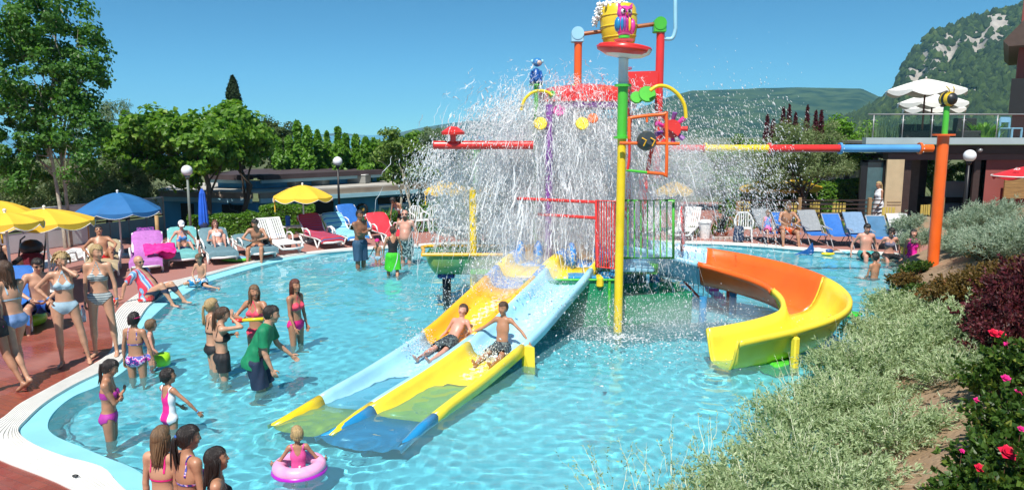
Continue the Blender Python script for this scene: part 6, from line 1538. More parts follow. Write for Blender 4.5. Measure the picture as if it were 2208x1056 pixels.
# green nets below the deck
M_net = bpy.data.materials.new('green_net'); M_net.use_nodes = True; _n = M_net.node_tree; _b = _n.nodes['Principled BSDF']; _b.inputs['Base Color'].default_value = (.01, .26, .11, 1)
_tc = _n.nodes.new('ShaderNodeTexCoord'); _br = _n.nodes.new('ShaderNodeTexBrick'); _br.offset = 0; _br.inputs['Brick Width'].default_value = .035; _br.inputs['Row Height'].default_value = .035; _br.inputs['Mortar Size'].default_value = .006; _br.inputs['Scale'].default_value = 1
_n.links.new(_tc.outputs['UV'], _br.inputs[0]); _mm = _n.nodes.new('ShaderNodeMapRange'); _mm.inputs[3].default_value = .70; _n.links.new(_br.outputs['Fac'], _mm.inputs[0]); _n.links.new(_mm.outputs[0], _b.inputs['Alpha'])
def net(a, b, z0, z1):
 o = MB().add([(a[0], a[1], z0), (b[0], b[1], z0), (b[0], b[1], z1), (a[0], a[1], z1)], [(0, 1, 2, 3)]).build('climbing_net', M_net, tw); uv = o.data.uv_layers.new(); L = math.hypot(b[0] - a[0], b[1] - a[1])
 for i, c in enumerate(((0, 0), (L, 0), (L, z1 - z0), (0, z1 - z0))): uv.data[i].uv = c
net((.2, 12.9), (1.9, 12.85), -.3, .8); net((1.95, 12.85), (3.3, 13.3), -.3, .52); net((.4, 13.6), (3.2, 14.0), -.3, .55); net((3.3, 13.3), (3.0, 15.0), -.3, .5); net((-.6, 15.0), (2.8, 15.2), -.3, .9)
for zz in (.82, -.05): pipe([(.75, 12.86, zz), (1.9, 12.83, zz)], .02, P_grn, 'net_bar', sub=1)
pipe([(1.72, 12.85, -.3), (1.72, 12.85, .82)], .025, P_grn, 'net_post', sub=1); MB().box((1.45, 13.2, .83), (.9, .5, .06), bevel=.02).build('step', P_blu, tw); MB().box((1.55, 12.95, .78), (.12, .3, .2), bevel=.03).build('handle_block', P_yel, tw)
# stairs at the right
for k in range(6): MB().box((3.62 + k * .13, 14.9 - k * .02, .75 - k * .15), (.2, .8, .05)).build('step', P_pink, tw)
for k in range(9): x = 3.5 + k * .10; MB().tube([(x, 14.45, .95 - k * .10), (x, 14.45, .42 - k * .10)], .010, 5).build('stair_bar', P_wht, tw)
pipe([(3.4, 14.43, .48), (4.2, 14.43, -.34)], .025, P_red, 'stair_rail', sub=1); pipe([(4.28, 14.4, -.4), (4.28, 14.4, .55)], .035, P_red, 'stair_post', sub=1)
# yellow-green scoop seat at the left
sc_ = thing('splash_basin', 'big translucent yellow-green basin on a dark stem at the left of the tower', 'basin', (0, 0, 0)); P_yg = mat('basin_yellow_green', (.30, .36, .06), .3, .35, 2.5, col2=(.06, .32, .16)); 
b0, b1 = dp(918, 545, 14.3), dp(1085, 545, 14.5); zt2 = b0.z
V = []; ks = 24
for i in range(ks + 1):
 x = b0.x + (b1.x - b0.x) * i / ks; e = min(1, i / 3.0) ** .5
 for j in range(13): a = math.pi * j / 12; V.append((x, 14.5 - .55 * math.cos(a) * (.6 + .4 * e), zt2 - (.42 * e + .03) * math.sin(a) ** .7 ))
idx = np.arange(len(V)).reshape(ks + 1, 13); F = np.stack([idx[:-1, :-1], idx[:-1, 1:], idx[1:, 1:], idx[1:, :-1]], -1).reshape(-1, 4)
mesh_np('bowl', V, F, P_yg, True, parent=sc_); pipe([(b0.x - .02, 13.94, zt2 + .02), (b1.x, 13.94, zt2 + .02)], .035, P_ory, 'rim', sc_, sub=1); pipe([(b0.x - .02, 13.94, zt2 + .02), (b0.x - .06, 14.5, zt2 + .02), (b0.x - .02, 15.05, zt2 + .02), (b1.x, 15.05, zt2 + .02)], .035, P_ory, 'rim', sc_, sub=3)
p = dp(962, 590, 14.3); MB().box((p.x, 14.4, zt2 - .46), (.34, .3, .08), bevel=.02).build('mount', P_dbl, sc_); MB().tube([(p.x, 14.4, zt2 - .46), (p.x, 14.4, -.35)], [.09, .07], 12).build('stem', P_blk, sc_, smooth=True)
for k in range(8): MB().box((p.x - .13 + k * .037, 14.24, zt2 - .44), (.02, .03, .07)).build('mount_rib', P_dbl, sc_)
# long spray pipeline on the orange post
pl = thing('spray_pipeline', 'tall orange post with a long flanged pipe of blue, red and yellow sections', 'water pipe', (0, 0, 0))
bp = gp(2008, 605); PX, PY = bp.x, bp.y; zp = dp(2018, 320, PY).z
post(PX, PY, -.3, 3.32, .125, P_org, 'post', pl); MB().lathe([(.0001, 3.32), (.24, 3.32), (.24, 3.36), (.0001, 3.36)], (PX, PY, 0), 18).build('flange', P_org, pl)
post(PX + .02, PY, 3.36, 3.36 + .62, .065, P_grn, 'green_stub', pl)
segs = [(1985, 2012, P_org), (1813, 1985, P_lbl), (1659, 1813, P_red), (1521, 1659, P_yel), (1440, 1521, P_red)]
segs[1] = (1813, 1985, gloss('pipe_blue', (.10, .33, .66)))
for a, b, m in segs:
 Ya = PY - .35 * (2012 - a) / 572; Yb_ = PY - .35 * (2012 - b) / 572
 pa_, pb_ = dp(a, 300, Ya), dp(b, 300, Yb_); pipe([(pa_.x, Ya, zp), (pb_.x, Yb_, zp)], .088, m, 'pipe_section', pl, sub=1)
 fm2 = Matrix.Rotation(R(90), 4, 'Y'); fo = MB().lathe([(.0001, -.025), (.13, -.025), (.13, .025), (.0001, .025)], (pa_.x, Ya, zp), 18, M=fm2).build('flange', m, pl)
 for k in range(8): an = k * math.pi / 4; MB().box((pa_.x + .035, Ya + .108 * math.cos(an), zp + .108 * math.sin(an)), (.03, .022, .022)).build('bolt', P_wht, fo)
be = thing('bee_figure', 'round black and yellow striped bee figure on the green stub of the orange post', 'figure', (PX + .03, PY, 3.98 + .15), R(10))
P_by = gloss('bee_yellow', (.72, .48, .03))
for k, (y0, y1) in enumerate(((-1, -.86), (-.86, -.62), (-.62, -.36), (-.36, -.08), (-.08, .25), (.25, .6), (.6, 1))):
 pr = [(max(.0001, .17 * math.sqrt(max(0, 1 - y * y))), y * .22) for y in np.linspace(y0, y1, 5)]
 MB().lathe(pr, n=16, M=Matrix.Rotation(R(90), 4, 'X') @ Matrix.Rotation(0, 4, 'Z')).build('stripe', P_blk if k % 2 == 0 else P_by, be, smooth=True)
for q in (-1, 1): MB().tube([(q * .05, -.1, .14), (q * .07 - .05, -.14, .22), (q * .09 - .08, -.12, .27)], .012, 6).build('antenna', P_by, be); MB().ball((q * .10, .02, -.15), (.05, .07, .03), 8).build('foot', P_blk, be, smooth=True)
# ------------------------------------------------------------------ umbrellas and loungers
U_yel = mat('umbrella_yellow', (.84, .50, .03), .7, .05, 3); U_blu = mat('umbrella_blue', (.02, .14, .36), .7, .08, 3); U_mat = [U_yel]
def umb(label, px, top, Y, r, rise, m, group=None, **k):
 p = dp(px, top, Y); h = p.z - DZ; t = parasol(label, (p.x, Y, DZ), r, h - rise, rise, m, drop=k.pop('drop', .13), name=k.pop('name', 'beach_umbrella'), group=group, **k)
 hem = MB(); na = 48; n = k.get('n', 8); pts = []
 for j in range(na):
  a = 2 * math.pi * j / na; f = (j % 6) / 6; s = math.sin(f * math.pi); rr = r * (1 - .055 * s) * 1.012; pts.append((rr * math.cos(a), rr * math.sin(a), h - rise - .05 * r * s * .7 - .13 * (.45 + .55 * s)))
 hem.tube(pts, .009, 4, closed=True).build('white_hem', M_white, t)
 if 'strap' not in k: MB().box((-r * .93, -.1, h - rise - .3), (.03, .02, .34)).build('tie_strap', m if not isinstance(m, list) else m[0], t)
 return t
umb('open blue umbrella with white hem over the left loungers', 253, 415, 20.0, 1.08, .46, U_blu)
umb('yellow umbrella with scalloped edge in front of the panel fence, right of the other', 95, 450, 15.2, .92, .24, U_yel, 'yellow umbrellas on the left deck')
umb('yellow umbrella cut by the left picture edge, highest of the left ones', -12, 432, 15.8, .74, .28, U_yel, 'yellow umbrellas on the left deck')
umb('low yellow umbrella cut by the left edge, tucked below its neighbour', 10, 458, 13.6, .62, .16, U_yel, 'yellow umbrellas on the left deck')
umb('yellow umbrella standing alone over the white loungers beside the laurel hedge', 652, 399, 22.6, .90, .34, U_yel)
umb('yellow umbrella right of the bald man, partly veiled by spray', 962, 388, 24.2, .72, .34, U_yel, 'yellow umbrellas behind the spray')
umb('yellow umbrella half hidden in the spray, left of the tower', 1045, 397, 25.5, .75, .26, U_yel, 'yellow umbrellas behind the spray')
umb('yellow umbrella deep in the spray behind the tower', 1265, 385, 25.5, .95, .34, U_yel, 'yellow umbrellas behind the spray')
umb('yellow umbrella seen right of the green gate', 1455, 391, 25.0, .64, .32, U_yel, 'yellow umbrellas behind the spray')
# closed blue umbrella
p = dp(435, 407, 20.5); t = thing('closed_umbrella', 'furled bright blue umbrella with dark strap in front of the hedge', 'umbrella', (p.x, 20.5, DZ)); h = p.z - DZ
pr = MB(); V = []
for k, (r, z) in enumerate([(.02, h), (.06, h - .12), (.085, h - .4), (.10, h - .75), (.105, h - 1.0), (.04, h - 1.12)]):
 for j in range(20): a = 2 * math.pi * j / 20; rr = r * (1 + .28 * (j % 2)); V.append((rr * math.cos(a), rr * math.sin(a), z))
F = [(i * 20 + j, i * 20 + (j + 1) % 20, (i + 1) * 20 + (j + 1) % 20, (i + 1) * 20 + j) for i in range(5) for j in range(20)]
pr.add(V, F).build('furled_canopy', mat('bright_blue_cloth', (.02, .12, .62), .6, .15, 4), t)
MB().tube([(0, 0, 0), (0, 0, h + .03)], .02, 8).build('pole', M_grey, t); MB().ball((.03, -.06, h - 1.05), (.12, .08, .16), 10).build('strap', mat('navy_cloth', (.012, .018, .06), .8), t, smooth=True); MB().ball((.05, -.05, h - 1.45), (.09, .06, .3), 10).build('hanging_cloth', mat('navy_cloth', (0, 0, 0)), t, smooth=True)
W_pl = mat('white_plastic', (.76, .76, .75), .35, .03, 4, spec=.5)
def lounger(label, loc, rz, back=38, cover=None, bare=True, group='white plastic loungers round the pool', towel=None, s=1.0):
 """white plastic lounger: head at -X, foot end at +X"""
 t = thing('lounger', label, 'sun lounger', loc, rz, group); L = 1.9 * s; w = .33; hb = .30; bl = .70 * s; back = back - 9
 fr_ = MB()
 for q in (-1, 1): fr_.tube([(-.95, q * w, hb), (-.4, q * w, hb - .01), (.6, q * w, hb - .01), (.85, q * w, hb - .03), (.97, q * w * .9, hb - .10)], .035, 8, flat=.8)
 fr_.tube([(.97, -w * .9, hb - .10), (1.0, 0, hb - .11), (.97, w * .9, hb - .10)], .03, 8); fr_.build('side_frame', W_pl, t, smooth=True)
 for k in range(8 if bare else 4): x = -.2 + k * (1.12 / (8 if bare else 4)) + .05; MB().box((x, 0, hb + .01), (.115 if bare else .25, w * 1.9, .018), bevel=.006).build('seat_slat', W_pl, t)
 br = R(back); c, s_ = math.cos(br), math.sin(br); Mb = Matrix.Rotation(br, 4, 'Y')
 hx = -.25
 bk_ = MB().box((hx - bl * .5 * c * 1.0, 0, hb + .02 + bl * .5 * s_), (bl, .07, .03), M=Mb, bevel=.01)
 for y in (-w, w): bk_.box((hx - bl * .5 * c, y, hb + .02 + bl * .5 * s_), (bl, .06, .045), M=Mb, bevel=.015)
 bk_.box((hx - bl * c, 0, hb + .02 + bl * s_), (.07, 2 * w + .06, .045), M=Mb, bevel=.015); bo = bk_.build('backrest', W_pl, t, smooth=False)
 for k in range(9):
  y = -w + .07 + k * (2 * w - .14) / 8
  if abs(y) > .05: MB().box((hx - bl * .5 * c, y, hb + .02 + bl * .5 * s_), (bl * .94, .042, .014), M=Mb).build('slat', W_pl, bo)
 for q in (-1, 1):
  for (x0, x1, x2) in ((-.62, -.42, -.72), (.42, .62, .82)):
   MB().tube([(x0, q * w, hb - .02), (x1, q * (w + .01), .03), (x1 + .06, q * (w + .01), .02), (x2, q * w, hb - .05)], .026, 7).build('leg', W_pl, t, smooth=True)
  MB().tube([(-.28, q * (w + .02), hb + .02), (-.20, q * (w + .05), hb + .20), (.0, q * (w + .05), hb + .22), (.16, q * (w + .04), hb + .16), (.22, q * (w + .02), hb)], .024, 7).build('armrest', W_pl, t, smooth=True)
 if cover is not None:      # towel or pad lying over back and seat
  V = []; n = 18; mcol = cover
  path = [(hx - bl * c * 1.06, hb + bl * s_ * 1.06 - .14), (hx - bl * c * 1.03, hb + bl * s_ * 1.04 + .045), (hx - bl * c * .5, hb + .055 + bl * s_ * .5), (hx + .02, hb + .05), (.3, hb + .04), (.75, hb + .04), (.93, hb + .035), (.99, hb - .10)]
  path = catmull([(a, b, 0) for a, b in path], 4); ny = 9
  for i, pp in enumerate(path):
   for j in range(ny): y = (w + .03) * (2 * j / (ny - 1) - 1); V.append((pp[0], y, pp[1] + .028 + .012 * math.sin(i * 1.1 + j * .8) * .7 - (.05 if j in (0, ny - 1) else 0)))
  idx = np.arange(len(V)).reshape(len(path), ny); F = np.stack([idx[:-1, :-1], idx[:-1, 1:], idx[1:, 1:], idx[1:, :-1]], -1).reshape(-1, 4)
  mesh_np('pad' if towel is None else 'towel', V, F, mcol, True, parent=t)
 return t
def towel_thing(label, loc, rz, size, m, cat='towel', drape=.0, name='towel', hump=.04, seed=1):
 V = []; n = 14
 for i in range(n):
  for j in range(n):
   u, v = i / (n - 1) - .5, j / (n - 1) - .5; V.append((u * size[0], v * size[1], .02 + hump * (fbm(np.array([u * 5 + seed]), np.array([v * 5.]), 3, seed)[0]) + drape * (-u) ))
 idx = np.arange(n * n).reshape(n, n); F = np.stack([idx[:-1, :-1], idx[:-1, 1:], idx[1:, 1:], idx[1:, :-1]], -1).reshape(-1, 4)
 o = mesh_np(name, V, F, m, True, label=label, cat=cat); o.location = loc; o.rotation_euler = (0, 0, rz); sm = o.modifiers.new('s', 'SOLIDIFY'); sm.thickness = .015; return o
C_teal = cloth('teal_towel', (.14, .42, .42)); C_purple = cloth('purple_towel', (.42, .14, .45)); C_aqua = cloth('aqua_towel', (.26, .62, .72)); C_red = cloth('red_towel', (.70, .03, .05)); C_blue = cloth('blue_cloth', (.02, .14, .48)); C_grey = cloth('grey_cloth', (.25, .27, .29)); C_navy = cloth('navy', (.012, .03, .08)); C_pink = cloth('hot_pink', (.80, .02, .28)); C_lgrey = cloth('light_grey', (.58, .58, .60)); C_slate = cloth('slate_pad', (.12, .22, .26))
def gz(px, py): p = gp(px, py, DZ); return (p.x, p.y, DZ)
def at(px, py, Y): p = dp(px, py, Y); return (p.x, Y, DZ)
LR = R(-68)
L_ = {}
L_['redtr'] = lounger('white lounger under the man in red trunks', at(222, 560, 17.6), R(-65), 35, cloth('tan_pad', (.45, .36, .22)))
L_['purple'] = lounger('white lounger covered with a purple towel under the blue umbrella', at(318, 560, 18.2), R(-66), 50, C_purple, towel=1)
L_['cap'] = lounger('white lounger with teal pad under the woman in the white cap', at(395, 550, 19.2), R(-66), 48, C_teal)
L_['lay'] = lounger('white lounger with slate pad under the reclining woman with sunglasses', at(470, 545, 19.5), R(-60), 42, C_slate)
L_['sit'] = lounger('white lounger with slate pad on whose foot end a man in navy shorts sits', at(548, 535, 20.1), R(-55), 20, C_slate)
L_['bare'] = lounger('bare white slatted lounger with upright back in front of the laurel block', at(600, 528, 20.9), R(-50), 62)
lounger('white lounger with red and blue towel beside the lone yellow umbrella', at(688, 515, 22.1), R(-52), 55, pattern_mat('redblue_towel', [(.5, .03, .05), (.03, .12, .3), (.5, .03, .05)], 3, 'xstripe'), towel=1)
lounger('white lounger with pale blue striped towel left of the standing man', at(740, 510, 22.7), R(-50), 52, pattern_mat('aqua_stripe', [(.30, .68, .74), (.05, .25, .62), (.30, .66, .72)], 1.2, 'xstripe'), towel=1)
lounger('white lounger with bright red towel right of the standing man', at(832, 505, 23.2), R(-58), 45, C_red, towel=1)
lounger('white lounger with royal blue towel tucked behind the pale blue one', at(768, 495, 25.2), R(-50), 55, C_blue, towel=1)
# loungers veiled by the spray
for i, (px, py, Y, rz, lab) in enumerate([(985, 510, 24.2, -60, 'white lounger seen through the left fringe of the spray'), (1055, 508, 24.4, -55, 'white lounger seen through the spray left of the tower'), (1130, 506, 24.6, -50, 'white lounger behind the tower railings'), (1240, 505, 24.8, -120, 'white lounger behind the twin slide entries'), (1395, 508, 24.6, -110, 'white lounger seen through the green gate')]):
 lounger(lab, at(px, py, Y), R(rz), 50, [None, C_grey, None, C_aqua, None][i])
L_['wr'] = lounger('white slatted lounger with upright back left of the white bin', at(1478, 515, 23.8), R(-115), 66)
# near-left blue lounger and white slatted one
lounger('navy blue padded lounger under the seated man with sunglasses at the left', (gp(55, 690, DZ).x, 12.6, DZ), R(-62), 60, C_blue, group=None)
lounger('white slatted lounger with its back to us at the far left edge', (gp(20, 640, DZ).x - .3, 15.0, DZ), R(100), 55)
lounger('white lounger standing against the fence behind the blonde girls', at(120, 560, 17.4), R(-100), 20)
# folding deck chairs along the right edge
def deck_chair(label, loc, rz, m, group='folding deck chairs along the far right edge', pad=None, rec=44):
 t = thing('deck_chair', label, 'deck chair', loc, rz, group); w = .28; br = R(rec); c, s_ = math.cos(br), math.sin(br); M_al = mat('aluminium', (.62, .62, .64), .35, .05, metal=.6)
 for q in (-1, 1):
  MB().tube([(q * w, -.38, .0), (q * w, -.05, .37), (q * w, .18, .60)], .014, 6).build('leg', M_al, t); MB().tube([(q * w, .42, .0), (q * w, .05, .38), (q * w, -.3, .36)], .014, 6).build('leg', M_al, t)
  MB().tube([(q * w, .08, .36), (q * w, .08 + .86 * c, .36 + .86 * s_)], .016, 6).build('back_rail', M_al, t); MB().tube([(q * (w + .03), -.28, .55), (q * (w + .03), .22, .60)], .02, 6).build('armrest', M_al, t)
 MB().tube([(-w, .08 + .86 * c, .36 + .86 * s_), (w, .08 + .86 * c, .36 + .86 * s_)], .016, 6).build('top_rail', M_al, t)
 def sheet(name, a, b, n=8, mm=m, off=.0, ww=w - .01):
  V = []
  for i in range(n):
   for j in range(7): u = i / (n - 1); v = 2 * j / 6 - 1; V.append((v * ww, a[0] + (b[0] - a[0]) * u, a[1] + (b[1] - a[1]) * u - .035 * (1 - v * v) * math.sin(u * math.pi) + off + .006 * math.sin(7 * u + 3 * v)))
  idx = np.arange(n * 7).reshape(n, 7); F = np.stack([idx[:-1, :-1], idx[:-1, 1:], idx[1:, 1:], idx[1:, :-1]], -1).reshape(-1, 4); mesh_np(name, V, F, mm, True, parent=t)
 sheet('seat', (-.40, .35), (.08, .36), mm=C_blue); sheet('backrest', (.08, .36), (.08 + .86 * c, .36 + .86 * s_), 10)
 if pad: sheet('towel', (.10, .42), (.08 + .9 * c, .40 + .9 * s_), 10, pad, .03, w + .02)
 return t
dcs = [(1658, 22.6, C_grey, C_grey, 'deck chair with dark grey towel under the child in pink'), (1698, 22.5, C_blue, None, 'blue deck chair under the man in orange shorts'), (1755, 22.2, C_blue, C_grey, 'deck chair with smooth grey towel, right of the man in orange shorts'), (1805, 22.0, C_blue, None, 'plain bright blue deck chair'),
    (1852, 21.6, C_blue, cloth('faded_blue', (.16, .27, .42)), 'deck chair with faded blue and grey towel'), (1900, 21.4, mat('cloth_petrol', (.05, .16, .30), .7), None, 'petrol blue deck chair behind the seated couple'), (1946, 21.2, C_blue, C_lgrey, 'deck chair with pale grey towel beside the orange post')]
for px, Y, m, pad, lab in dcs: deck_chair(lab, at(px, 530, Y), R(0 + (px - 1800) * -.06), m, pad=pad).scale = (.95, .95, .93)
# white plastic armchairs
def armchair(label, loc, rz):
 t = thing('plastic_armchair', label, 'chair', loc, rz, 'white plastic armchairs')
 for sx in (-1, 1):
  for sy in (-1, 1): MB().tube([(sx * .26, sy * .24, 0), (sx * .22, sy * .20, .42)], [.022, .032], 6).build('leg', W_pl, t)
  MB().tube([(sx * .25, -.22, .42), (sx * .27, -.20, .63), (sx * .27, .12, .66), (sx * .22, .25, .72)], .025, 6).build('armrest', W_pl, t, smooth=True)
 MB().box((0, 0, .42), (.48, .46, .03), bevel=.012).build('seat', W_pl, t)
 MB().tube([(-.22, .24, .42), (-.23, .30, .75), (-.13, .32, .87), (.13, .32, .87), (.23, .30, .75), (.22, .24, .42)], .025, 6).build('back_frame', W_pl, t, smooth=True)
 for k in range(5): MB().tube([(-.14 + .07 * k, .245, .44), (-.13 + .065 * k, .315, .86)], .015, 5, flat=.5).build('back_slat', W_pl, t)
 return t
armchair('white plastic armchair left of the deck chairs with a dark bag hung on it', at(1602, 520, 22.9), R(-15)); armchair('white plastic armchair right of the bald man', at(905, 505, 25.0), R(30)); armchair('second white plastic armchair in the spray fringe', at(930, 505, 25.3), R(-30))
o = MB().box((0, 0, .27), (.34, .14, .5), bevel=.05, taper=.85).build('beach_bag', C_navy, smooth='angle', label='dark navy beach bag leaning on the white plastic armchair', cat='bag'); o.location = (at(1592, 520, 22.6)[0], 22.6, DZ)
# white table beside the bare lounger
p = at(640, 515, 22.8); t = thing('side_table', 'low white plastic side table behind the bare lounger', 'table', p)
MB().box((0, 0, .48), (.8, .5, .03), bevel=.012).build('tabletop', W_pl, t)
for sx in (-1, 1):
 for sy in (-1, 1): MB().box((sx * .35, sy * .2, .235), (.04, .04, .47)).build('leg', W_pl, t)
MB().box((p[0] - .25, p[1], DZ + .66), (.14, .06, .32), bevel=.02).build('blue_bottle_box', C_blue, label='upright blue cooler flask on the white side table', cat='flask')
# bin, pots
p = at(1520, 512, 23.6); t = thing('litter_bin', 'white round litter bin with lid by the pool edge', 'litter bin', p)
MB().lathe([(.0001, 0), (.15, 0), (.19, .50), (.0001, .50)], n=18).build('body', W_pl, t, smooth='angle'); MB().lathe([(.0001, .50), (.215, .50), (.215, .55), (.12, .60), (.0001, .60)], n=18).build('lid', W_pl, t, smooth='angle')
p = at(1554, 515, 23.9); t = thing('potted_plant', 'slender dark plant in a shallow terracotta bowl right of the white bin', 'potted plant', p); MB().lathe([(.0001, 0), (.16, 0), (.24, .16), (.21, .16), (.0001, .12)], n=16).build('pot', mat('terracotta', (.40, .14, .07), .8), t, smooth='angle')
bl_ = blades('tmp', 1554, 515, 23.9, 60, 1.1, .06, mat('dark_blade', (.02, .05, .06), .5), w=.02, seed=77, loc=p); bl_['label'] = 'dark spiky leaves rising from the terracotta bowl'
for c_ in list(bl_.children): c_.parent = t
bpy.data.objects.remove(bl_)
for i in range(7): MB().box((at(1540 + i * 12, 516, 23.4)[0], 23.35, DZ + .04), (.16, .18, .09), bevel=.01).build('kerb_stone', mat('kerb', (.42, .36, .32), .8), label=['leftmost', 'second', 'third', 'middle', 'fifth', 'sixth', 'rightmost'][i] + ' pale kerb stone of the short edging by the terracotta bowl', cat='kerb stone', group='kerb stones by the terracotta bowl')
# ------------------------------------------------------------------ toys and small things
def ring_float(label, loc, Rr, r, m, tilt=(0, 0, 0), m2=None, name='swim_ring'):
 t = thing(name, label, 'swim ring', loc); t.rotation_euler = tilt
 MB().tube([(Rr * math.cos(a), Rr * math.sin(a), 0) for a in np.linspace(0, 2 * math.pi, 33)[:-1]], r, 14, closed=True).build('tube', m, t, smooth=True)
 if m2:
  MB().tube([((Rr + r * .55) * math.cos(a), (Rr + r * .55) * math.sin(a), -.045) for a in np.linspace(0, 2 * math.pi, 33)[:-1]], r * .62, 10, closed=True).build('lower_band', m2, t, smooth=True)
 MB().tube([(Rr * .3, -Rr * .95, r), (Rr * .3, -Rr * .95, r + .02)], .012, 6).build('valve', M_white, t)
 return t
p = gp(52, 700, DZ); ring_float('lime green swim ring lying on the red deck behind the walking girls', (p.x - .05, p.y, DZ + .10), .30, .105, gloss('lime', (.33, .72, .02)))
p = dp(440, 570, 16.5)
# green crocodile float and blue board on the deck
p = gp(487, 562, DZ); t = thing('crocodile_float', 'small green and blue inflatable boat with a crocodile head on the deck', 'float', (p.x + .15, p.y, DZ), R(-8))
MB().ball((.12, 0, .07), (.36, .20, .07), 14).build('hull', gloss('float_blue', (.20, .45, .66)), t, smooth=True); MB().ball((-.20, 0, .13), (.10, .12, .13), 10).build('head', gloss('croc_green', (.14, .58, .05)), t, smooth=True)
MB().tube([(-.22, 0, .2), (-.32, 0, .30), (-.27, 0, .36)], [.07, .05, .02], 8).build('snout', gloss('croc_green', (0, 0, 0)), t, smooth=True); MB().tube([(.12 + .36 * math.cos(a), .2 * math.sin(a), .05) for a in np.linspace(0, 6.28, 25)[:-1]], .045, 7, closed=True).build('rim', gloss('croc_green', (0, 0, 0)), t, smooth=True)
# red water toy on the overflow band
p = gp(315, 652, DZ); t = thing('water_toy', 'small red plastic watering toy lying on the white pool edge', 'toy', (p.x, p.y, DZ + .02), R(15)); MB().tube([(-.14, 0, .03), (0, 0, .035), (.1, 0, .04)], [.028, .022, .045], 8).build('body', P_red, t, smooth=True); MB().lathe([(.03, 0), (.07, .09), (.06, .09), (.0001, .02)], (.1, 0, .02), 12).build('funnel', P_red, t, smooth='angle')
o = MB().ball((0, 0, .012), (.035, .02, .012), 8).build('pebble', P_blk, smooth=True, label='tiny black object lying on the white pool edge near the bottom', cat='debris'); p = gp(163, 1031, DZ); o.location = (p.x, p.y, DZ + .018)
# swim fins / floats at the right pool edge
p = gp(1752, 548, 0); t = thing('swim_fin', 'dark blue swim fin sticking out of the water at the far edge', 'swim fin', (p.x - .1, p.y, 0)); MB().add([(0, 0, 0), (-.28, -.1, .02), (-.5, -.12, .0), (-.05, .05, .14), (.10, .05, .34), (.16, .05, .12), (.06, -.02, .0), (.1, .1, .1)], [(0, 1, 2, 3), (0, 3, 4, 5), (5, 6, 0), (3, 7, 4), (4, 7, 5)]).build('blade', mat('fin_blue', (.01, .08, .28), .4), t); MB().ball((.08, .04, .06), (.08, .05, .07), 8).build('foot_pocket', mat('fin_blue', (0, 0, 0)), t, smooth=True)
p = gp(1785, 550, 0); t = thing('toy_boat', 'small dark blue and yellow toy boat floating at the far edge', 'toy boat', (p.x, p.y, .02)); MB().ball((0, 0, .02), (.20, .10, .05), 12).build('hull', P_yel, t, smooth=True); MB().ball((.03, 0, .09), (.12, .07, .07), 10).build('cabin', mat('fin_blue', (0, 0, 0)), t, smooth=True); MB().ball((-.10, 0, .08), (.05, .05, .03), 8).build('deck_patch', P_wht, t, smooth=True)
p = gp(1822, 683, 0); t = thing('leaf_float', 'bright green leaf-shaped float drifting beside the yellow bend', 'float', (p.x + .08, p.y + .1, .02))
for k in range(5): a = k * 1.2; MB().ball((.14 * math.cos(a), .12 * math.sin(a), .02), (.15, .11, .035), 10).build('lobe', gloss('float_green', (.03, .52, .03)), t, smooth=True)
# things under the deck chairs
for i, (px, Y, m, lab) in enumerate([(1762, 21.3, W_pl, 'white flip-flop pair on the deck under the grey towel chair'), (1800, 21.0, mat('sandal_brown', (.3, .15, .08), .7), 'brown sandals under the plain blue deck chair'), (1828, 20.6, C_aqua, 'pale blue swim goggles case by the pool edge')]):
 x = dp(px, 535, Y).x; t = thing('sandals', lab, 'sandals', (x, Y, DZ)); [MB().box((q * .06, 0, .02), (.09, .26, .03), bevel=.012).build('sandal', m, t) for q in (-1, 1)]
o = MB().lathe([(.0001, 0), (.11, 0), (.13, .22), (.12, .22), (.0001, .02)], n=14).build('sand_bucket', P_yel, smooth='angle', label='small yellow bucket beside the woman at the far edge', cat='bucket'); o.location = (dp(1952, 545, 20.3).x, 20.3, DZ)
# stroller at the far left, beach bags
p = dp(45, 545, 15.6); t = thing('pushchair', 'black pushchair parked against the fence behind the yellow umbrella', 'pushchair', (p.x, 15.9, DZ), R(20))
for q in (-1, 1):
 MB().tube([(q * .24, -.3, .1), (q * .24, 0, .55), (q * .24, .35, 1.0), (q * .2, .55, 1.05)], .018, 6).build('frame', M_black, t)
 for y in (-.35, .3): MB().tube([(q * .24 - .02, y, .12), (q * .24 + .02, y, .12)], .12, 12).build('wheel', M_black, t)
MB().box((0, .05, .55), (.44, .35, .4), bevel=.08).build('seat', mat('maroon_cloth', (.18, .012, .03), .8), t, smooth='angle'); MB().ball((0, .15, .85), (.24, .22, .18), 10).build('hood', M_black, t, smooth=True)
# folded towels and bags near the deck chairs and loungers
o = MB().ball((0, 0, .14), (.22, .18, .16), 10).build('beach_bag', C_pink, smooth=True, label='hot pink beach bag beside the purple towel lounger', cat='bag'); o.location = (dp(360, 540, 18.0).x, 18.0, DZ + .28)
towel_thing('hot pink towel heaped at the foot of the purple lounger', (dp(345, 540, 17.9).x, 17.9, DZ + .40), R(-60), (.5, .7), C_pink, hump=.25, drape=.15)
towel_thing('dark blue patterned towel draped over the purple lounger back', (dp(312, 520, 18.7).x, 18.75, DZ + .62), R(-66), (.55, .4), pattern_mat('purple_print', [(.10, .02, .18), (.35, .05, .35), (.04, .03, .14)], 12), hump=.05, drape=.5, name='patterned_towel')
o = MB().box((0, 0, .05), (.34, .24, .06), bevel=.02).build('folded_towel', C_blue, label='folded blue towel on the bare slatted lounger', cat='towel'); o.location = (dp(600, 505, 21.5).x, 21.45, DZ + .36)
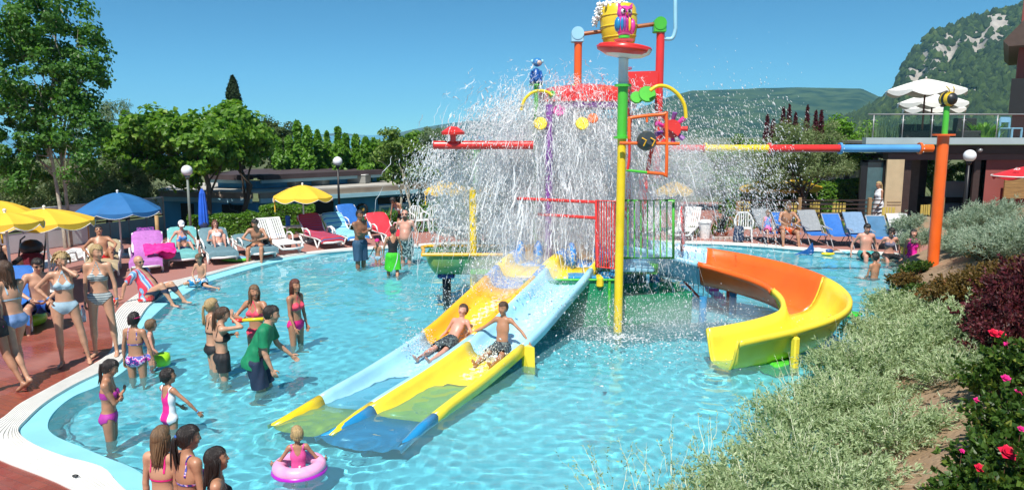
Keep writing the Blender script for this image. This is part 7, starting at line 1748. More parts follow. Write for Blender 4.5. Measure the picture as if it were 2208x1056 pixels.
# ------------------------------------------------------------------ the bathers
def PS(label, px, py, hpy, yaw, water=True, H=None, sink=0, **k):
 x, y, base, H_ = stand_px(px, py, hpy, water); H = H or H_
 return make_person(label, (x, y, base + PELV * H - sink), H, yaw, **k)
def PA(label, pos, H, yaw, **k): return make_person(label, tuple(pos), H, yaw, **k)
def on(L, off, z=.27): a = L.rotation_euler.z; return (L.location.x + math.cos(a) * off[0] - math.sin(a) * off[1], L.location.y + math.sin(a) * off[0] + math.cos(a) * off[1], L.location.z + z + .09), math.degrees(a) - 90
K = cloth('black_swim', (.012, .012, .015)); NV = cloth('navy_swim', (.012, .025, .06)); CO = cloth('coral', (.85, .07, .13)); PK = cloth('pink_swim', (.80, .015, .22)); SK = cloth('sky_swim', (.36, .52, .62)); RD = cloth('red_trunks', (.55, .01, .02)); BL_ = cloth('blue_trunks', (.02, .10, .40)); GR = cloth('green_shirt', (.005, .21, .09)); TE = cloth('teal_trunks', (.05, .38, .38)); MG = cloth('magenta', (.75, .01, .35)); OR = cloth('orange_trunks', (.80, .12, .03)); WH = cloth('white_cloth', (.74, .76, .80)); PU = cloth('purple_swim', (.38, .03, .30)); GN = cloth('vivid_green', (.05, .55, .02)); RO = cloth('rose_suit', (.82, .10, .35))
STR = pattern_mat('striped_bikini', [(.55, .60, .60), (.06, .10, .12), (.5, .56, .56), (.1, .14, .16)], 9, 'hstripe'); FLO = pattern_mat('floral_bikini', [(.02, .03, .20), (.62, .04, .38), (.70, .55, .70), (.10, .10, .45)], 16); SHS = pattern_mat('striped_shirt', [(.60, .04, .08), (.15, .40, .62), (.62, .62, .66), (.10, .30, .55)], 3.4, 'xstripe'); TRO = pattern_mat('tropic_trunks', [(.02, .06, .07), (.30, .42, .42), (.02, .05, .06)], 10); BWB = pattern_mat('blue_white_trunks', [(.03, .30, .62), (.75, .78, .8), (.03, .28, .60)], 7); PW = pattern_mat('pink_white_suit', [(.82, .02, .28), (.78, .78, .82)], 1.35, 'xstripe'); CAM = pattern_mat('dark_print', [(.02, .03, .04), (.12, .16, .16), (.02, .03, .04)], 16)
WB = ('wristband', cloth('blue_band', (.15, .35, .7)))
sit = lambda sp=.12, kn=.35: dict(legR=((sp, .93, kn), (.03, .3, -.95)), legL=((-sp, .93, kn), (-.03, .3, -.95)))
CROSS = dict(armR=('ik', (-.10, .17, .28), (.7, -.1, -.7)), armL=('ik', (.10, .19, .25), (-.7, -.1, -.7)), handR=(-1, .2, .15), handL=(1, .2, .15))
# on the red deck, left
PS('blonde girl in a pale blue bikini covering her mouth, other hand on her hip', 152, 785, 543, -158, False, build='f', hair='blonde', hair_style='tousled', wear=(('brief', SK), ('bikini', SK, 'tri')), acc=(WB + ('R',),), pose=dict(armR=('ik', (.19, .03, .10), (1, -.4, .1)), armL=('ik', (-.03, .17, .60), (-.8, .2, -.6)), handR=(-.4, .2, -.9), handL=(.3, -.1, .9), curlL=.5, look=(-.45, .9, -.12), legR=((.02, .03, -1), (.0, -.06, -1)), legL=((-.20, .0, -1), (-.16, -.04, -1)), twist=4))
g2, j2 = PS('taller fair-haired girl in a grey striped bikini holding a water bottle at her side', 226, 765, 525, -168, False, build='f', hair='blonde', hair_style='ponytail', wear=(('brief', STR), ('bikini', STR, 'tri')), acc=(WB + ('L',),), pose=dict(look=(-.75, .65, -.1), armR=((.12, -.02, -1), (.05, .10, -1)), armL=((-.22, .0, -1), (-.10, .14, -1)), legR=((.05, .03, -1), (.02, -.05, -1)), legL=((-.12, .03, -1), (-.06, -.03, -1))))
PS('girl with long wet brown hair and pale blue bikini walking out left', 44, 826, 560, 66, False, build='f', hair='brown', hair_style='wet_long', skin_tone='fair', wear=(('brief', cloth('denim_blue', (.18, .30, .55))), ('bikini', SK)), acc=(WB + ('R',),), pose=dict(lean=(0, .12, 1), legR=((.0, .38, -.92), (.0, -.25, -.97)), legL=((-.02, -.28, -.95), (0, -.55, -.83)), armR=((.1, .35, -1), (.0, .45, -.9)), armL=((-.1, -.3, -1), (0, .1, -1)), footL=(0, .8, -.6)))
PS('bather in magenta top and black shorts half cut off by the left edge', -4, 846, 575, 78, False, build='f', hair='dark', hair_style='long', skin_tone='tan', wear=(('shorts', K, .35, .015), ('onepiece', MG)), acc=(WB + ('R',),), pose=dict(lean=(0, .22, .97), legR=((.02, -.20, -.97), (.0, -.50, -.86)), legL=((-.02, .35, -.93), (0, -.2, -.98)), footR=(0, .85, -.5), armR=((.1, .10, -1), (0, .40, -.9))))
# seated man with sunglasses on the navy lounger
PA('man with sunglasses and blue trunks sitting on the navy lounger, forearms on his thighs', tuple(gp(88, 652, DZ + .42)), 1.76, -148, build='m', hair='dark', hair_style='short', skin_tone='fair', fat=1.12, wear=(('shorts', BL_, .85, .03),), acc=('sunglasses', WB + ('R',)), pose=dict(sit(.22, .02), lean=(0, .16, 1), look=(-.2, .9, -.35), armR=('ik', (.12, .36, .12), (1, -.3, -.2)), armL=('ik', (-.10, .34, .10), (-1, -.3, -.2))))
PA('fair-haired person seen from behind in the white slatted lounger at the far left', (gp(20, 640, DZ).x - .25, 15.15, .62), 1.7, 10, build='f', hair='red_brown', hair_style='bob', skin_tone='fair', wear=(('onepiece', K),), pose=dict(sit(), lean=(0, -.35, .94)))
# older man in the open striped shirt at the pool edge
PA('balding man in open striped shirt sitting at the pool edge, feet in the water', tuple(gp(322, 634, DZ + .13)), 1.76, -100, build='m', hair='grey', hair_style='short', bald=True, skin_tone='fair', fat=1.3, wear=(('brief', NV), ('shirt', SHS, 'open')), acc=('sunglasses',), pose=dict(lean=(0, -.38, .92), look=(.25, .95, -.15), armR=('ik', (.30, -.36, -.03), (.3, -1, .4)), armL=('ik', (-.22, -.30, -.03), (-.3, -1, .4)), handR=(.5, -.8, -.2), handL=(-.5, -.8, -.2), legR=((.05, .80, .55), (.0, .50, -.87)), legL=((-.16, .84, .50), (-.05, .62, -.78))))
p, a = on(L_['redtr'], (.0, 0)); PA('man with sunglasses and red trunks sitting up on a lounger with one knee raised', p, 1.70, a + 8, build='m', hair='dark', hair_style='short', skin_tone='tan', wear=(('shorts', RD, .5),), acc=('sunglasses',), pose=dict(lean=(.05, -.32, .95), armR=('ik', (.26, -.10, .05), (1, -.6, .3)), armL=('ik', (-.22, .30, .22), (-1, 0, 0)), legL=((-.15, .72, .68), (-.05, .35, -.93)), legR=((.28, .90, .25), (.15, .6, -.75))))
p, a = on(L_['cap'], (.05, 0)); PA('woman in white cap and bikini sitting on the teal lounger, knees drawn up', p, 1.58, a + 4, build='f', hair='brown', hair_style='bob', skin_tone='pink', wear=(('brief', BL_), ('bikini', cloth('blue_bikini', (.08, .25, .60)), 'tri')), acc=(('cap', WH, 1), 'sunglasses'), pose=dict(lean=(0, .05, 1), look=(0, .9, -.25), armR=((.6, .2, -.8), (-.2, .7, -.7)), armL=((-.6, .1, -.8), (-.1, .1, -1)), legR=((.05, .62, .76), (.0, .30, -.95)), legL=((-.12, .75, .62), (-.3, .62, -.75))))
p, a = on(L_['lay'], (-.10, .02)); PA('woman with sunglasses reclining on a slate pad with her knees up', p, 1.58, a, build='f', hair='red_brown', hair_style='long', skin_tone='pink', wear=(('brief', WH), ('bikini', WH)), acc=('sunglasses',), pose=dict(lean=(0, -.55, .83), look=(0, .95, .1), legR=((.08, .62, .76), (.0, .45, -.9)), legL=((-.12, .55, .80), (0, .42, -.9)), armR=((.3, .0, -.9), (-.1, .6, .1)), armL=((-.3, .0, -.9), (.1, .6, .1))))
p, a = on(L_['sit'], (.55, -.05)); PA('dark-haired man in navy shorts hunched on a lounger end, feet on the deck', p, 1.70, a - 28, build='m', hair='dark', hair_style='short', skin_tone='tan', wear=(('shorts', NV, .7, .028),), pose=dict(sit(.18, -.02), lean=(0, .38, .92), look=(.1, .9, -.3), armR=('ik', (.10, .42, .18), (1, 0, -.2)), armL=('ik', (-.08, .40, .20), (-1, 0, -.2))))
p, a = on(L_['sit'], (-.30, .05)); PA('person lying flat behind the man in navy shorts, only the bare side showing', (p[0] + .25, p[1] + .1, p[2] + .02), 1.7, a + 170, build='f', hair='brown', hair_style='bob', skin_tone='tan', wear=(('brief', BL_),), pose=dict(lean=(0, -.96, .15), hip_up=(0, -1, .1), legR=((.06, 1, .18), (0, .9, -.30)), legL=((-.06, 1, .0), (0, 1, -.1)), look=(0, .3, .9)))
# boy on the pool edge
PA('boy in blue and white trunks kneeling on the pool edge, head bowed', tuple(gp(436, 604, DZ + .10)), 1.32, 172, build='c', hair='light_brown', hair_style='short', skin_tone='fair', wear=(('shorts', BWB, .75, .03),), pose=dict(lean=(0, .10, 1), look=(0, .85, -.4), legR=((.62, .75, -.05), (-.4, -.9, -.15)), legL=((-.45, .80, -.1), (-.9, .0, -.15)), armR=('ik', (.08, .24, .02), (1, -.2, -.2)), armL=('ik', (-.06, .26, .02), (-1, -.2, -.2))))
# far group in the pool
PS('slim tanned man in long navy trunks standing knee-deep with folded arms', 778, 577, 452, -128, build='m', hair='dark', hair_style='short', skin_tone='brown', wear=(('shorts', cloth('steel_navy', (.03, .08, .15)), .95, .02),), pose=dict(CROSS, look=(.2, .95, -.05)))
PS('toddler with a pink cap standing between the tanned man and the woman in green', 815, 571, 517, 175, build='c', hair='light_brown', hair_style='short', skin_tone='tan', wear=(('brief', SK),), acc=(('cap', PK),), pose=dict(armR=((.4, .1, -.8), (.3, .3, -.6))))
PS('bald bearded man with sunglasses and dark patterned trunks facing us', 876, 568, 452, 176, build='m', bald=True, hair='brown', skin_tone='pink', fat=1.22, wear=(('shorts', TRO, .9, .03),), acc=('sunglasses', 'beard'), pose=dict(armR=((.40, -.1, -.9), (.1, .25, -.95)), armL=((-.40, -.1, -.9), (-.1, .25, -.95))))
PS('woman in black strappy top and vivid green wrap wading away from us', 848, 594, 487, 14, build='f', hair='brown', hair_style='short', skin_tone='tan', wear=(('onepiece', K), ('skirt', GN, .85, .04)), pose=dict(armL=((-.3, .1, -.9), (.0, .3, -.9)), armR=((.25, .1, -.9), (.05, .2, -.95)), lean=(.03, .06, 1), legL=((-.05, .25, -1), (0, -.05, -1)), legR=((.02, -.12, -1), (-.05, -.5, -.8))))
x_, y_ = dp(860, 480, 24.9).x, 24.9; PA('dark-haired woman in a white bikini top bending forward behind the bald man', (x_ + .1, y_, DZ + .62), 1.66, 150, build='f', hair='dark', hair_style='bob', skin_tone='tan', wear=(('brief', K), ('bikini', WH, 'tri')), pose=dict(lean=(.05, .62, .78), hip_up=(0, .3, .95), look=(.2, .6, -.75), armR=((.2, .2, -1), (.1, .0, -1)), armL=((-.3, .1, -1), (-.1, .0, -1)), legR=((.03, .25, -1), (0, -.5, -.9)), legL=((-.03, .2, -1), (0, -.5, -.9))))
# middle group in the pool
PS('blonde girl mostly hidden behind the girl in black shorts', 462, 798, 642, -55, build='f', hair='blonde', hair_style='ponytail', wear=(('brief', K), ('bikini', K)))
PS('girl in wet black shorts covering her face with her hand', 482, 815, 660, -62, build='f', hair='brown', hair_style='ponytail', skin_tone='fair', wear=(('shorts', K, .45, .03), ('bikini', K)), pose=dict(armR=('ik', (.02, .16, .60), (.8, .4, -.6)), handR=(-.1, .1, 1), armL=('ik', (-.1, .22, .30), (-.6, .2, -.7)), look=(.1, .95, -.25)))
w5, j5 = PS('woman in a coral halter bikini holding a yellow and red water gun', 556, 762, 612, 168, build='f', hair='light_brown', hair_style='wet_long', skin_tone='tan', wear=(('brief', CO), ('bikini', CO, 'tri')), acc=(WB + ('R',),), pose=dict(armR=('ik', (.06, .24, .26), (1, -.2, -.2)), armL=('ik', (-.08, .24, .24), (-1, -.2, -.3)), handR=(-1, .2, 0), handL=(1, .2, 0), look=(-.65, .75, 0)))
x, y, b_, h_ = stand_px(560, 838, 673); PA('dark-haired man in a green polo shirt and navy shorts bending forward to the right', (x - .02, y, b_ + PELV * 1.66), 1.66, -84, build='m', hair='dark', hair_style='short', skin_tone='fair', wear=(('shorts', NV, .8, .03), ('shirt', GR)), pose=dict(lean=(0, .36, .93), look=(-.05, .98, -.16), armR=((.06, .02, -1), (.0, .35, -.93)), armL=((-.1, .3, -.9), (-.1, .6, -.6)), legR=((.03, .18, -1), (0, -.2, -.97)), legL=((-.05, .30, -1), (0, -.35, -.97))))
PS('girl with long wet hair and bright pink bikini right of the group', 640, 742, 600, -112, build='f', hair='red_brown', hair_style='wet_long', skin_tone='tan', wear=(('brief', PK), ('bikini', CO)), pose=dict(look=(.3, .95, 0), armR=((.12, .10, -1), (.05, .45, -.9)), armL=((-.12, .1, -1), (-.04, .2, -.95))))
# left of the pool
PS('girl in a floral bikini with goggles, seen from behind at the white edge', 297, 812, 672, -8, build='f', hair='dark', hair_style='bob', skin_tone='tan', wear=(('brief', FLO), ('bikini', FLO)), acc=(('goggles', PK),), pose=dict(armR=((.30, .05, -.95), (.15, .15, -.97)), armL=((-.25, .05, -.95), (-.1, .1, -.97))))
k8, j8 = PS('small child with a lime green arm float just right of the floral bikini girl', 328, 782, 690, -70, build='c', hair='light_brown', hair_style='bob', skin_tone='pink', wear=(('brief', FLO),), pose=dict(look=(-.3, .9, -.1), armR=((.3, .2, -.8), (.1, .6, -.6))))
PS('dark-haired girl in a purple bandeau bikini hugging herself', 240, 942, 772, -72, build='f', hair='dark', hair_style='ponytail', skin_tone='tan', wear=(('brief', PU), ('bandeau', PU)), pose=dict(CROSS, look=(-.02, .85, -.40)))
PS('girl in a pink and white racer-back swimsuit with one arm stretched out', 368, 922, 796, -30, build='c', hair='dark', hair_style='bob', skin_tone='tan', wear=(('onepiece', PW),), acc=(WB + ('R',),), pose=dict(armR=((.65, .35, -.65), (.35, .45, -.75)), armL=((-.1, .4, -.9), (.1, .6, -.5)), look=(.5, .85, .05)))
def PB(label, px, hpy, H, yaw, **k):    # cut by the lower edge: placed by the top of the head
 top = FLOOR_Z + H * 1.01; d = ray(px, hpy); t_ = (top - CAM_H) / d.z; return make_person(label, (d.x * t_, d.y * t_, FLOOR_Z + PELV * H), H, yaw, vs=.010, **k)
PB('girl with long fair wet hair in a pink and navy bikini at the bottom edge', 343, 918, 1.42, -12, build='f', hair='light_brown', hair_style='wet_long', skin_tone='fair', wear=(('bikini', PK), ('brief', NV)))
PB('girl with a long black braid at the bottom edge, back to us', 398, 916, 1.50, -35, build='f', hair='dark', hair_style='braid', skin_tone='tan', wear=(('bikini', FLO), ('brief', FLO)), acc=(('hairband', BL_),), pose=dict(look=(.35, .93, -.1)))
PB('black-haired girl with wet hair, rightmost of the three at the bottom edge', 462, 962, 1.42, -70, build='f', hair='dark', hair_style='wet_long', skin_tone='tan', wear=(('bikini', K), ('brief', K)), pose=dict(look=(.0, .97, .1)))
# toddler in the pink ring
q = gp(646, 1012, 0); PA('blonde toddler in a pink swimsuit sitting in a pink swim ring, back to us', (q.x - .01, q.y, -.02), .98, 14, build='c', hair='blonde', hair_style='bob', skin_tone='tan', wear=(('onepiece', RO),), vs=.010, pose=dict(armR=((.55, .1, -.8), (.35, .45, -.3)), armL=((-.55, .1, -.8), (-.35, .45, -.3)), legR=((.1, .4, -.9), (0, .1, -1)), legL=((-.1, .4, -.9), (0, .1, -1)), look=(-.35, .93, .0)))
ring_float('pink and purple swim ring round the blonde toddler', (q.x, q.y, .04), .20, .068, mat('ring_pink', (.85, .30, .55), .3, .25, 9, col2=(.88, .45, .68)), m2=mat('ring_purple', (.45, .02, .50), .3, .05))
# sliders
def slide_pt(Tl, Bl, Tr, Br, u, z): a = np.array(Tl) + (np.array(Bl) - np.array(Tl)) * u; b = np.array(Tr) + (np.array(Br) - np.array(Tr)) * u; return ((a[0] + b[0]) / 2, (a[1] + b[1]) / 2, z)
PA('boy in dark trunks sliding on his back down the left slide', slide_pt(TL, BL, ML, MM, .445, .24), 1.42, 152, build='c', hair='brown', hair_style='short', skin_tone='pink', wear=(('shorts', CAM, .75, .02),), pose=dict(lean=(0, -.70, .62), look=(0, .9, .25), hip_up=(0, -.85, .5), legR=((.12, 1, -.16), (0, 1, -.10)), legL=((-.12, 1, -.16), (0, 1, -.10)), footR=(0, .6, .8), footL=(0, .6, .8), armR=((.5, .2, -.8), (.1, .8, -.3)), armL=((-.5, .2, -.8), (-.1, .8, -.3))))
PA('boy in black and mint trunks sitting up on the right slide with arms spread', slide_pt(ML, MM, RL, BR, .455, .22), 1.42, 158, build='c', hair='brown', hair_style='short', skin_tone='tan', wear=(('shorts', CAM, .75, .02),), pose=dict(lean=(0, -.16, .98), look=(.1, .95, -.05), legR=((.16, 1, -.14), (0, 1, -.08)), legL=((-.16, 1, -.14), (0, 1, -.08)), footR=(0, .5, .85), footL=(0, .5, .85), armR=((.75, .1, -.55), (.7, .3, -.35)), armL=((-.75, .1, -.6), (-.6, .25, -.6))))
# right side of the pool
p = at(1691, 525, 22.3); PA('tanned man in orange trunks sitting on a blue deck chair, elbows on his knees', (p[0], 22.25, DZ + .47), 1.82, 178, build='m', hair='brown', hair_style='short', skin_tone='tan', wear=(('shorts', OR, .7, .03),), pose=dict(sit(.26, -.02), lean=(0, .22, .97), armR=('ik', (.10, .42, .16), (1, -.2, 0)), armL=('ik', (-.10, .42, .16), (-1, -.2, 0)), look=(-.1, .95, -.1)))
p = at(1653, 525, 22.4); PA('child wrapped in pink on the deck chair with the grey towel', (p[0], 22.4, DZ + .45), 1.25, 182, build='c', hair='light_brown', hair_style='bob', skin_tone='pink', wear=(('shorts', C_pink, .6, .03), ('vest', pattern_mat('blue_pink_vest', [(.1, .25, .6), (.7, .25, .5)], 8))), pose=dict(sit(.15, 0), lean=(0, -.1, 1), look=(.1, .9, -.3)))
q = gp(1866, 545, DZ + .1); PA('dark-haired man in teal trunks sitting on the far pool edge', (q.x, q.y, DZ + .10), 1.76, 176, build='m', hair='dark', hair_style='short', skin_tone='pink', wear=(('shorts', TE, .8, .04),), pose=dict(lean=(0, -.06, 1), look=(.1, .9, -.35), armR=('ik', (.34, -.08, -.02), (.6, -1, 0)), armL=('ik', (-.34, -.08, -.02), (-.6, -1, 0)), legR=((.12, .95, .0), (0, .1, -1)), legL=((-.12, .95, .0), (0, .1, -1))))
q = gp(1916, 549, DZ + .1); PA('dark-haired woman in black bikini bottoms sitting beside the man in teal trunks', (q.x, q.y, DZ + .10), 1.66, 172, build='f', hair='dark', hair_style='bob', skin_tone='pink', wear=(('brief', K), ('bikini', cloth('grey_bikini', (.15, .14, .2)))), acc=('sunglasses',), pose=dict(lean=(0, .12, 1), look=(.1, .85, -.4), legR=((.16, .95, .0), (0, .2, -1)), legL=((-.16, .95, .0), (0, .2, -1)), armR=('ik', (.30, -.02, -.02), (.6, -1, 0)), armL=('ik', (-.3, -.02, -.02), (-.6, -1, 0))))
q = gp(1975, 556, DZ + .1); PA('person in magenta half hidden by the silver bushes beside the orange post', (q.x, q.y + .2, DZ + .10), 1.6, 160, build='f', hair='dark', hair_style='bob', skin_tone='pink', wear=(('onepiece', MG),), pose=dict(sit(.1, .1)))
q = gp(1885, 598, 0); PA('short-haired boy sitting waist-deep in the water, back to us, below the seated couple', (q.x, q.y, -.12), 1.55, 22, build='c', hair='dark', hair_style='short', skin_tone='tan', wear=(('brief', NV),), pose=dict(legR=((.3, .9, -.1), (-.3, -.4, -.3)), legL=((-.3, .9, -.1), (.3, -.4, -.3)), look=(-.2, .95, 0), armR=((.15, .2, -1), (.0, .5, -.5)), armL=((-.15, .2, -1), (0, .5, -.5))))
q = dp(1898, 392, 26.4); PA('blonde woman in a white sleeveless dress walking past the glass door', (q.x, 26.4, q.z - .76), 1.68, 105, build='f', hair='blonde', hair_style='ponytail', skin_tone='tan', wear=(('vest', WH), ('skirt', WH, .95, .05)), pose=dict(armR=((.1, .1, -1), (.05, .5, -.9)), armL=((-.1, 0, -1), (0, .5, -.8)), lean=(0, .05, 1)))
# what people hold
h = j2['wrR']; t = thing('water_bottle', 'clear plastic water bottle held by the girl in the striped bikini', 'bottle', (h.x - .03, h.y - .03, h.z - .20)); M_pet = mat('clear_plastic', (.55, .72, .85), .08, .1, 8, trans=.6)
MB().lathe([(.0001, -.10), (.034, -.10), (.036, 0), (.034, .07), (.014, .11), (.014, .13), (.0001, .13)], n=12).build('body', M_pet, t, smooth=True); MB().lathe([(.016, .125), (.016, .15), (.0001, .15)], n=10).build('cap', BL_, t)
h = j5['wrR'] * .5 + j5['wrL'] * .5; t = thing('water_gun', 'yellow and red toy water gun held by the woman in coral', 'toy', (h.x + .02, h.y - .05, h.z)); MB().tube([(-.10, 0, 0), (.22, 0, .02)], [.026, .030], 10).build('barrel', P_yel, t, smooth=True); MB().tube([(-.24, 0, -.01), (-.09, 0, 0)], .034, 10).build('pump', P_red, t, smooth=True)
MB().ball((.40, 0, .03), .036, 10).build('ball', gloss('lime', (0, 0, 0)), smooth=True, label='lime green ball beside the man in the green shirt', cat='ball').location = (h.x + .02, h.y - .3, h.z - .03)
h = j8['wrR']; t = thing('arm_float', 'lime green inflatable on the child beside the floral bikini girl', 'arm float', (h.x + .05, h.y - .12, .13)); MB().lathe([(.05, -.09), (.11, -.08), (.12, 0), (.11, .08), (.05, .09), (.045, 0), (.05, -.09)], n=14).build('tube', gloss('lime', (0, 0, 0)), t, smooth=True)
q = gp(257, 655, DZ); o = MB().tube([(0, 0, 0), (.02, 0, .12)], [.05, .03], 8).build('small_toy', P_red, smooth=True, label='small red and green toy by the white edge right of the striped bikini girl', cat='toy'); o.location = (q.x - .05, q.y - .1, DZ + .35 - .33)
# ------------------------------------------------------------------ planted bank on the right
def bank_z(x, y):
 """soil height: rises from the water line away from the pool towards the right and the camera"""
 sh = np.interp(y, [3, 5.5, 7, 8.5, 10, 12, 14, 16, 18, 21], [1.5, 2.25, 3.15, 4.1, 4.9, 6.3, 7.6, 8.7, 9.7, 10.6])
 d = np.maximum(0, x - sh)
 return DZ + .02 + np.minimum(1.45, d * .48) + .06 * (fbm(x * 1.2, y * 1.2, 3, 2) - .5) * np.minimum(1, d)
xs = np.arange(1.3, 26, .22); ys = np.arange(1.5, 25, .22); X, Y = np.meshgrid(xs, ys); Z = bank_z(X, Y)
Z -= .9 * np.clip((Y - 19.0) / 2.5, 0, 1)
shx = np.interp(Y, [3, 5.5, 7, 8.5, 10, 12, 14, 16, 18, 21], [1.5, 2.25, 3.15, 4.1, 4.9, 6.3, 7.6, 8.7, 9.7, 10.6])
idx = np.arange(X.size).reshape(X.shape); F = np.stack([idx[:-1, :-1], idx[:-1, 1:], idx[1:, 1:], idx[1:, :-1]], -1).reshape(-1, 4)
ok = ((X - shx)[:-1, :-1].ravel() > -.25); Z = np.where(X - shx < 0, DZ - .25, Z)
M_soil = mat('dry_soil', (.36, .25, .155), .95, .3, 3, bump=.8, bscale=22, col2=(.26, .17, .10), detail=8)
mesh_np('planted_bank', np.stack([X.ravel(), Y.ravel(), Z.ravel()], 1), F[ok], M_soil, True, kind='structure')
# silver shrubs: many thin stems with small pale leaves
L_sil = leaf_mat('leaf_silver', (.22, .31, .15), (.46, .56, .33), .6, .3, (.64, .70, .50)); M_stem = mat('silver_stem', (.60, .62, .46), .8, .1)
def shrub_mesh(name, cx, cy, rad, h, nst, seed, lm, sm, parent, L=.042, W=.016, nl=30, droopy=.25, stemr=.0042, sparse=0.0):
 r = np.random.default_rng(seed); SV = []; SF = []; C = []; D = []
 k = 0
 for i in range(nst):
  a = r.uniform(0, 6.28); q = rad * math.sqrt(r.uniform(0, 1)); bx, by = q * math.cos(a) * .55, q * math.sin(a) * .55
  z0 = float(bank_z(np.array(cx + bx), np.array(cy + by))) - float(bank_z(np.array(cx), np.array(cy)))
  lean = np.array([math.cos(a), math.sin(a), 0]) * (.25 + .75 * q / rad) * r.uniform(.5, 1.2); hh = h * r.uniform(.6, 1.12) * (1 - .25 * (q / rad) ** 2)
  if r.uniform() < sparse: hh *= 1.35
  n = 7; u = np.linspace(0, 1, n)[:, None]; wob = np.cumsum(r.normal(0, .016, (n, 3)), 0)
  P = np.array([bx, by, z0]) + lean * rad * .55 * u ** 1.4 + np.array([0, 0, 1]) * hh * (u - .12 * u ** 3) + wob
  s = np.array([stemr * (1.3 - u_) for u_ in np.linspace(0, 1, n)])
  for j in range(n):
   for t in (-1, 1): SV.append(P[j] + s[j] * t * np.array([math.cos(a + 1.2), math.sin(a + 1.2), 0]))
  for j in range(n - 1):
   SF.append((k + j * 2, k + j * 2 + 1, k + j * 2 + 3, k + j * 2 + 2))
  k += n * 2
  lu = r.uniform(.25, 1, nl) ** .8; li = np.minimum(n - 2, (lu * (n - 1)).astype(int)); f = (lu * (n - 1) - li)[:, None]
  base = P[li] * (1 - f) + P[li + 1] * f; ax = P[li + 1] - P[li]; ax /= np.linalg.norm(ax, axis=1)[:, None]
  o = r.normal(0, 1, (nl, 3)); o -= (o * ax).sum(1)[:, None] * ax; o /= np.linalg.norm(o, axis=1)[:, None]; d = o * .8 + ax * .75; d /= np.linalg.norm(d, axis=1)[:, None]
  C.append(base); D.append(d)
 C = np.concatenate(C); D = np.concatenate(D); m = len(C); l = (L * r.uniform(.6, 1.3, m))[:, None]; w = (W * r.uniform(.7, 1.3, m))[:, None]
 s = np.cross(D, r.normal(0, 1, (m, 3))); s /= np.linalg.norm(s, axis=1)[:, None]; nrm_ = np.cross(s, D)
 V = np.stack([C, C + D * l * .45 + s * w * .5, C + D * l - nrm_ * l * .12, C + D * l * .45 - s * w * .5], 1).reshape(-1, 3); i = np.arange(m) * 4
 mesh_np('foliage', V, np.stack([i, i + 1, i + 2, i + 3], 1), lm, parent=parent); mesh_np('stems', np.array(SV), np.array(SF), sm, parent=parent)
def shrub(label, cx, cy, rad, h, nst, seed, lm=None, sm=None, name='silver_shrub', group=None, cat='shrub', **k):
 t = thing(name, label, cat, (cx, cy, float(bank_z(np.array(cx), np.array(cy)))), 0, group); shrub_mesh(name, cx, cy, rad, h, nst, seed, lm or L_sil, sm or M_stem, t, **k); return t
def bank_px(px, py, dz=0.0):   # where a sight line meets the bank
 d = ray(px, py); t_ = 3.0
 for _ in range(400):
  x, y, z = d.x * t_, d.y * t_, CAM_H + d.z * t_
  if z < float(bank_z(np.array(x), np.array(y))) + dz: break
  t_ += .04
 return x, y
sil = [(1625, 1020, .58, .46, 'silver shrub in the lower middle of the bank, lowest towards the water'), (1730, 975, .66, .54, 'silver shrub filling the bottom of the picture left of the bare soil'), (1820, 1020, .55, .42, 'silver shrub at the very bottom beside the sandy strip'),
    (1730, 880, .62, .50, 'silver shrub overhanging the pool below the yellow slide end'), (1830, 850, .70, .58, 'dense silver shrub in the centre of the bank'), (1930, 900, .55, .45, 'silver shrub whose right side borders the bare soil'),
    (1835, 775, .62, .50, 'silver shrub beside the end of the yellow slide bend'), (1900, 770, .80, .66, 'large silver shrub on the crest of the bank'), (1890, 700, .60, .48, 'silver shrub hiding the green float'), (2000, 710, .70, .55, 'silver shrub under the dark red barberry'),
    (1945, 655, .60, .38, 'silver shrub at the foot of the orange post, left side'), (2070, 665, .6, .45, 'silver shrub right of the orange post foot'), (2080, 760, .55, .42, 'small silver shrub above the sandy gap by the roses'), (1925, 632, .45, .32, 'small silver shrub at the water just left of the orange post foot'), (1985, 628, .42, .26, 'low silver shrub in front of the orange post foot'), (1530, 1050, .42, .36, 'sparse silver shrub leaning over the water at the bottom centre')]
for i, (px, py, r, h, lab) in enumerate(sil):
 x, y = bank_px(px, py, .28 * 1); D_ = math.hypot(x, y); n = int(300 * (r / .7) ** 2)
 shrub(lab, x, y, r, h * .8, n, 400 + i, group='silver-leaved shrubs on the bank', nl=28, L=.048 + .0012 * D_, W=.0115 + .0005 * D_, sparse=.10)
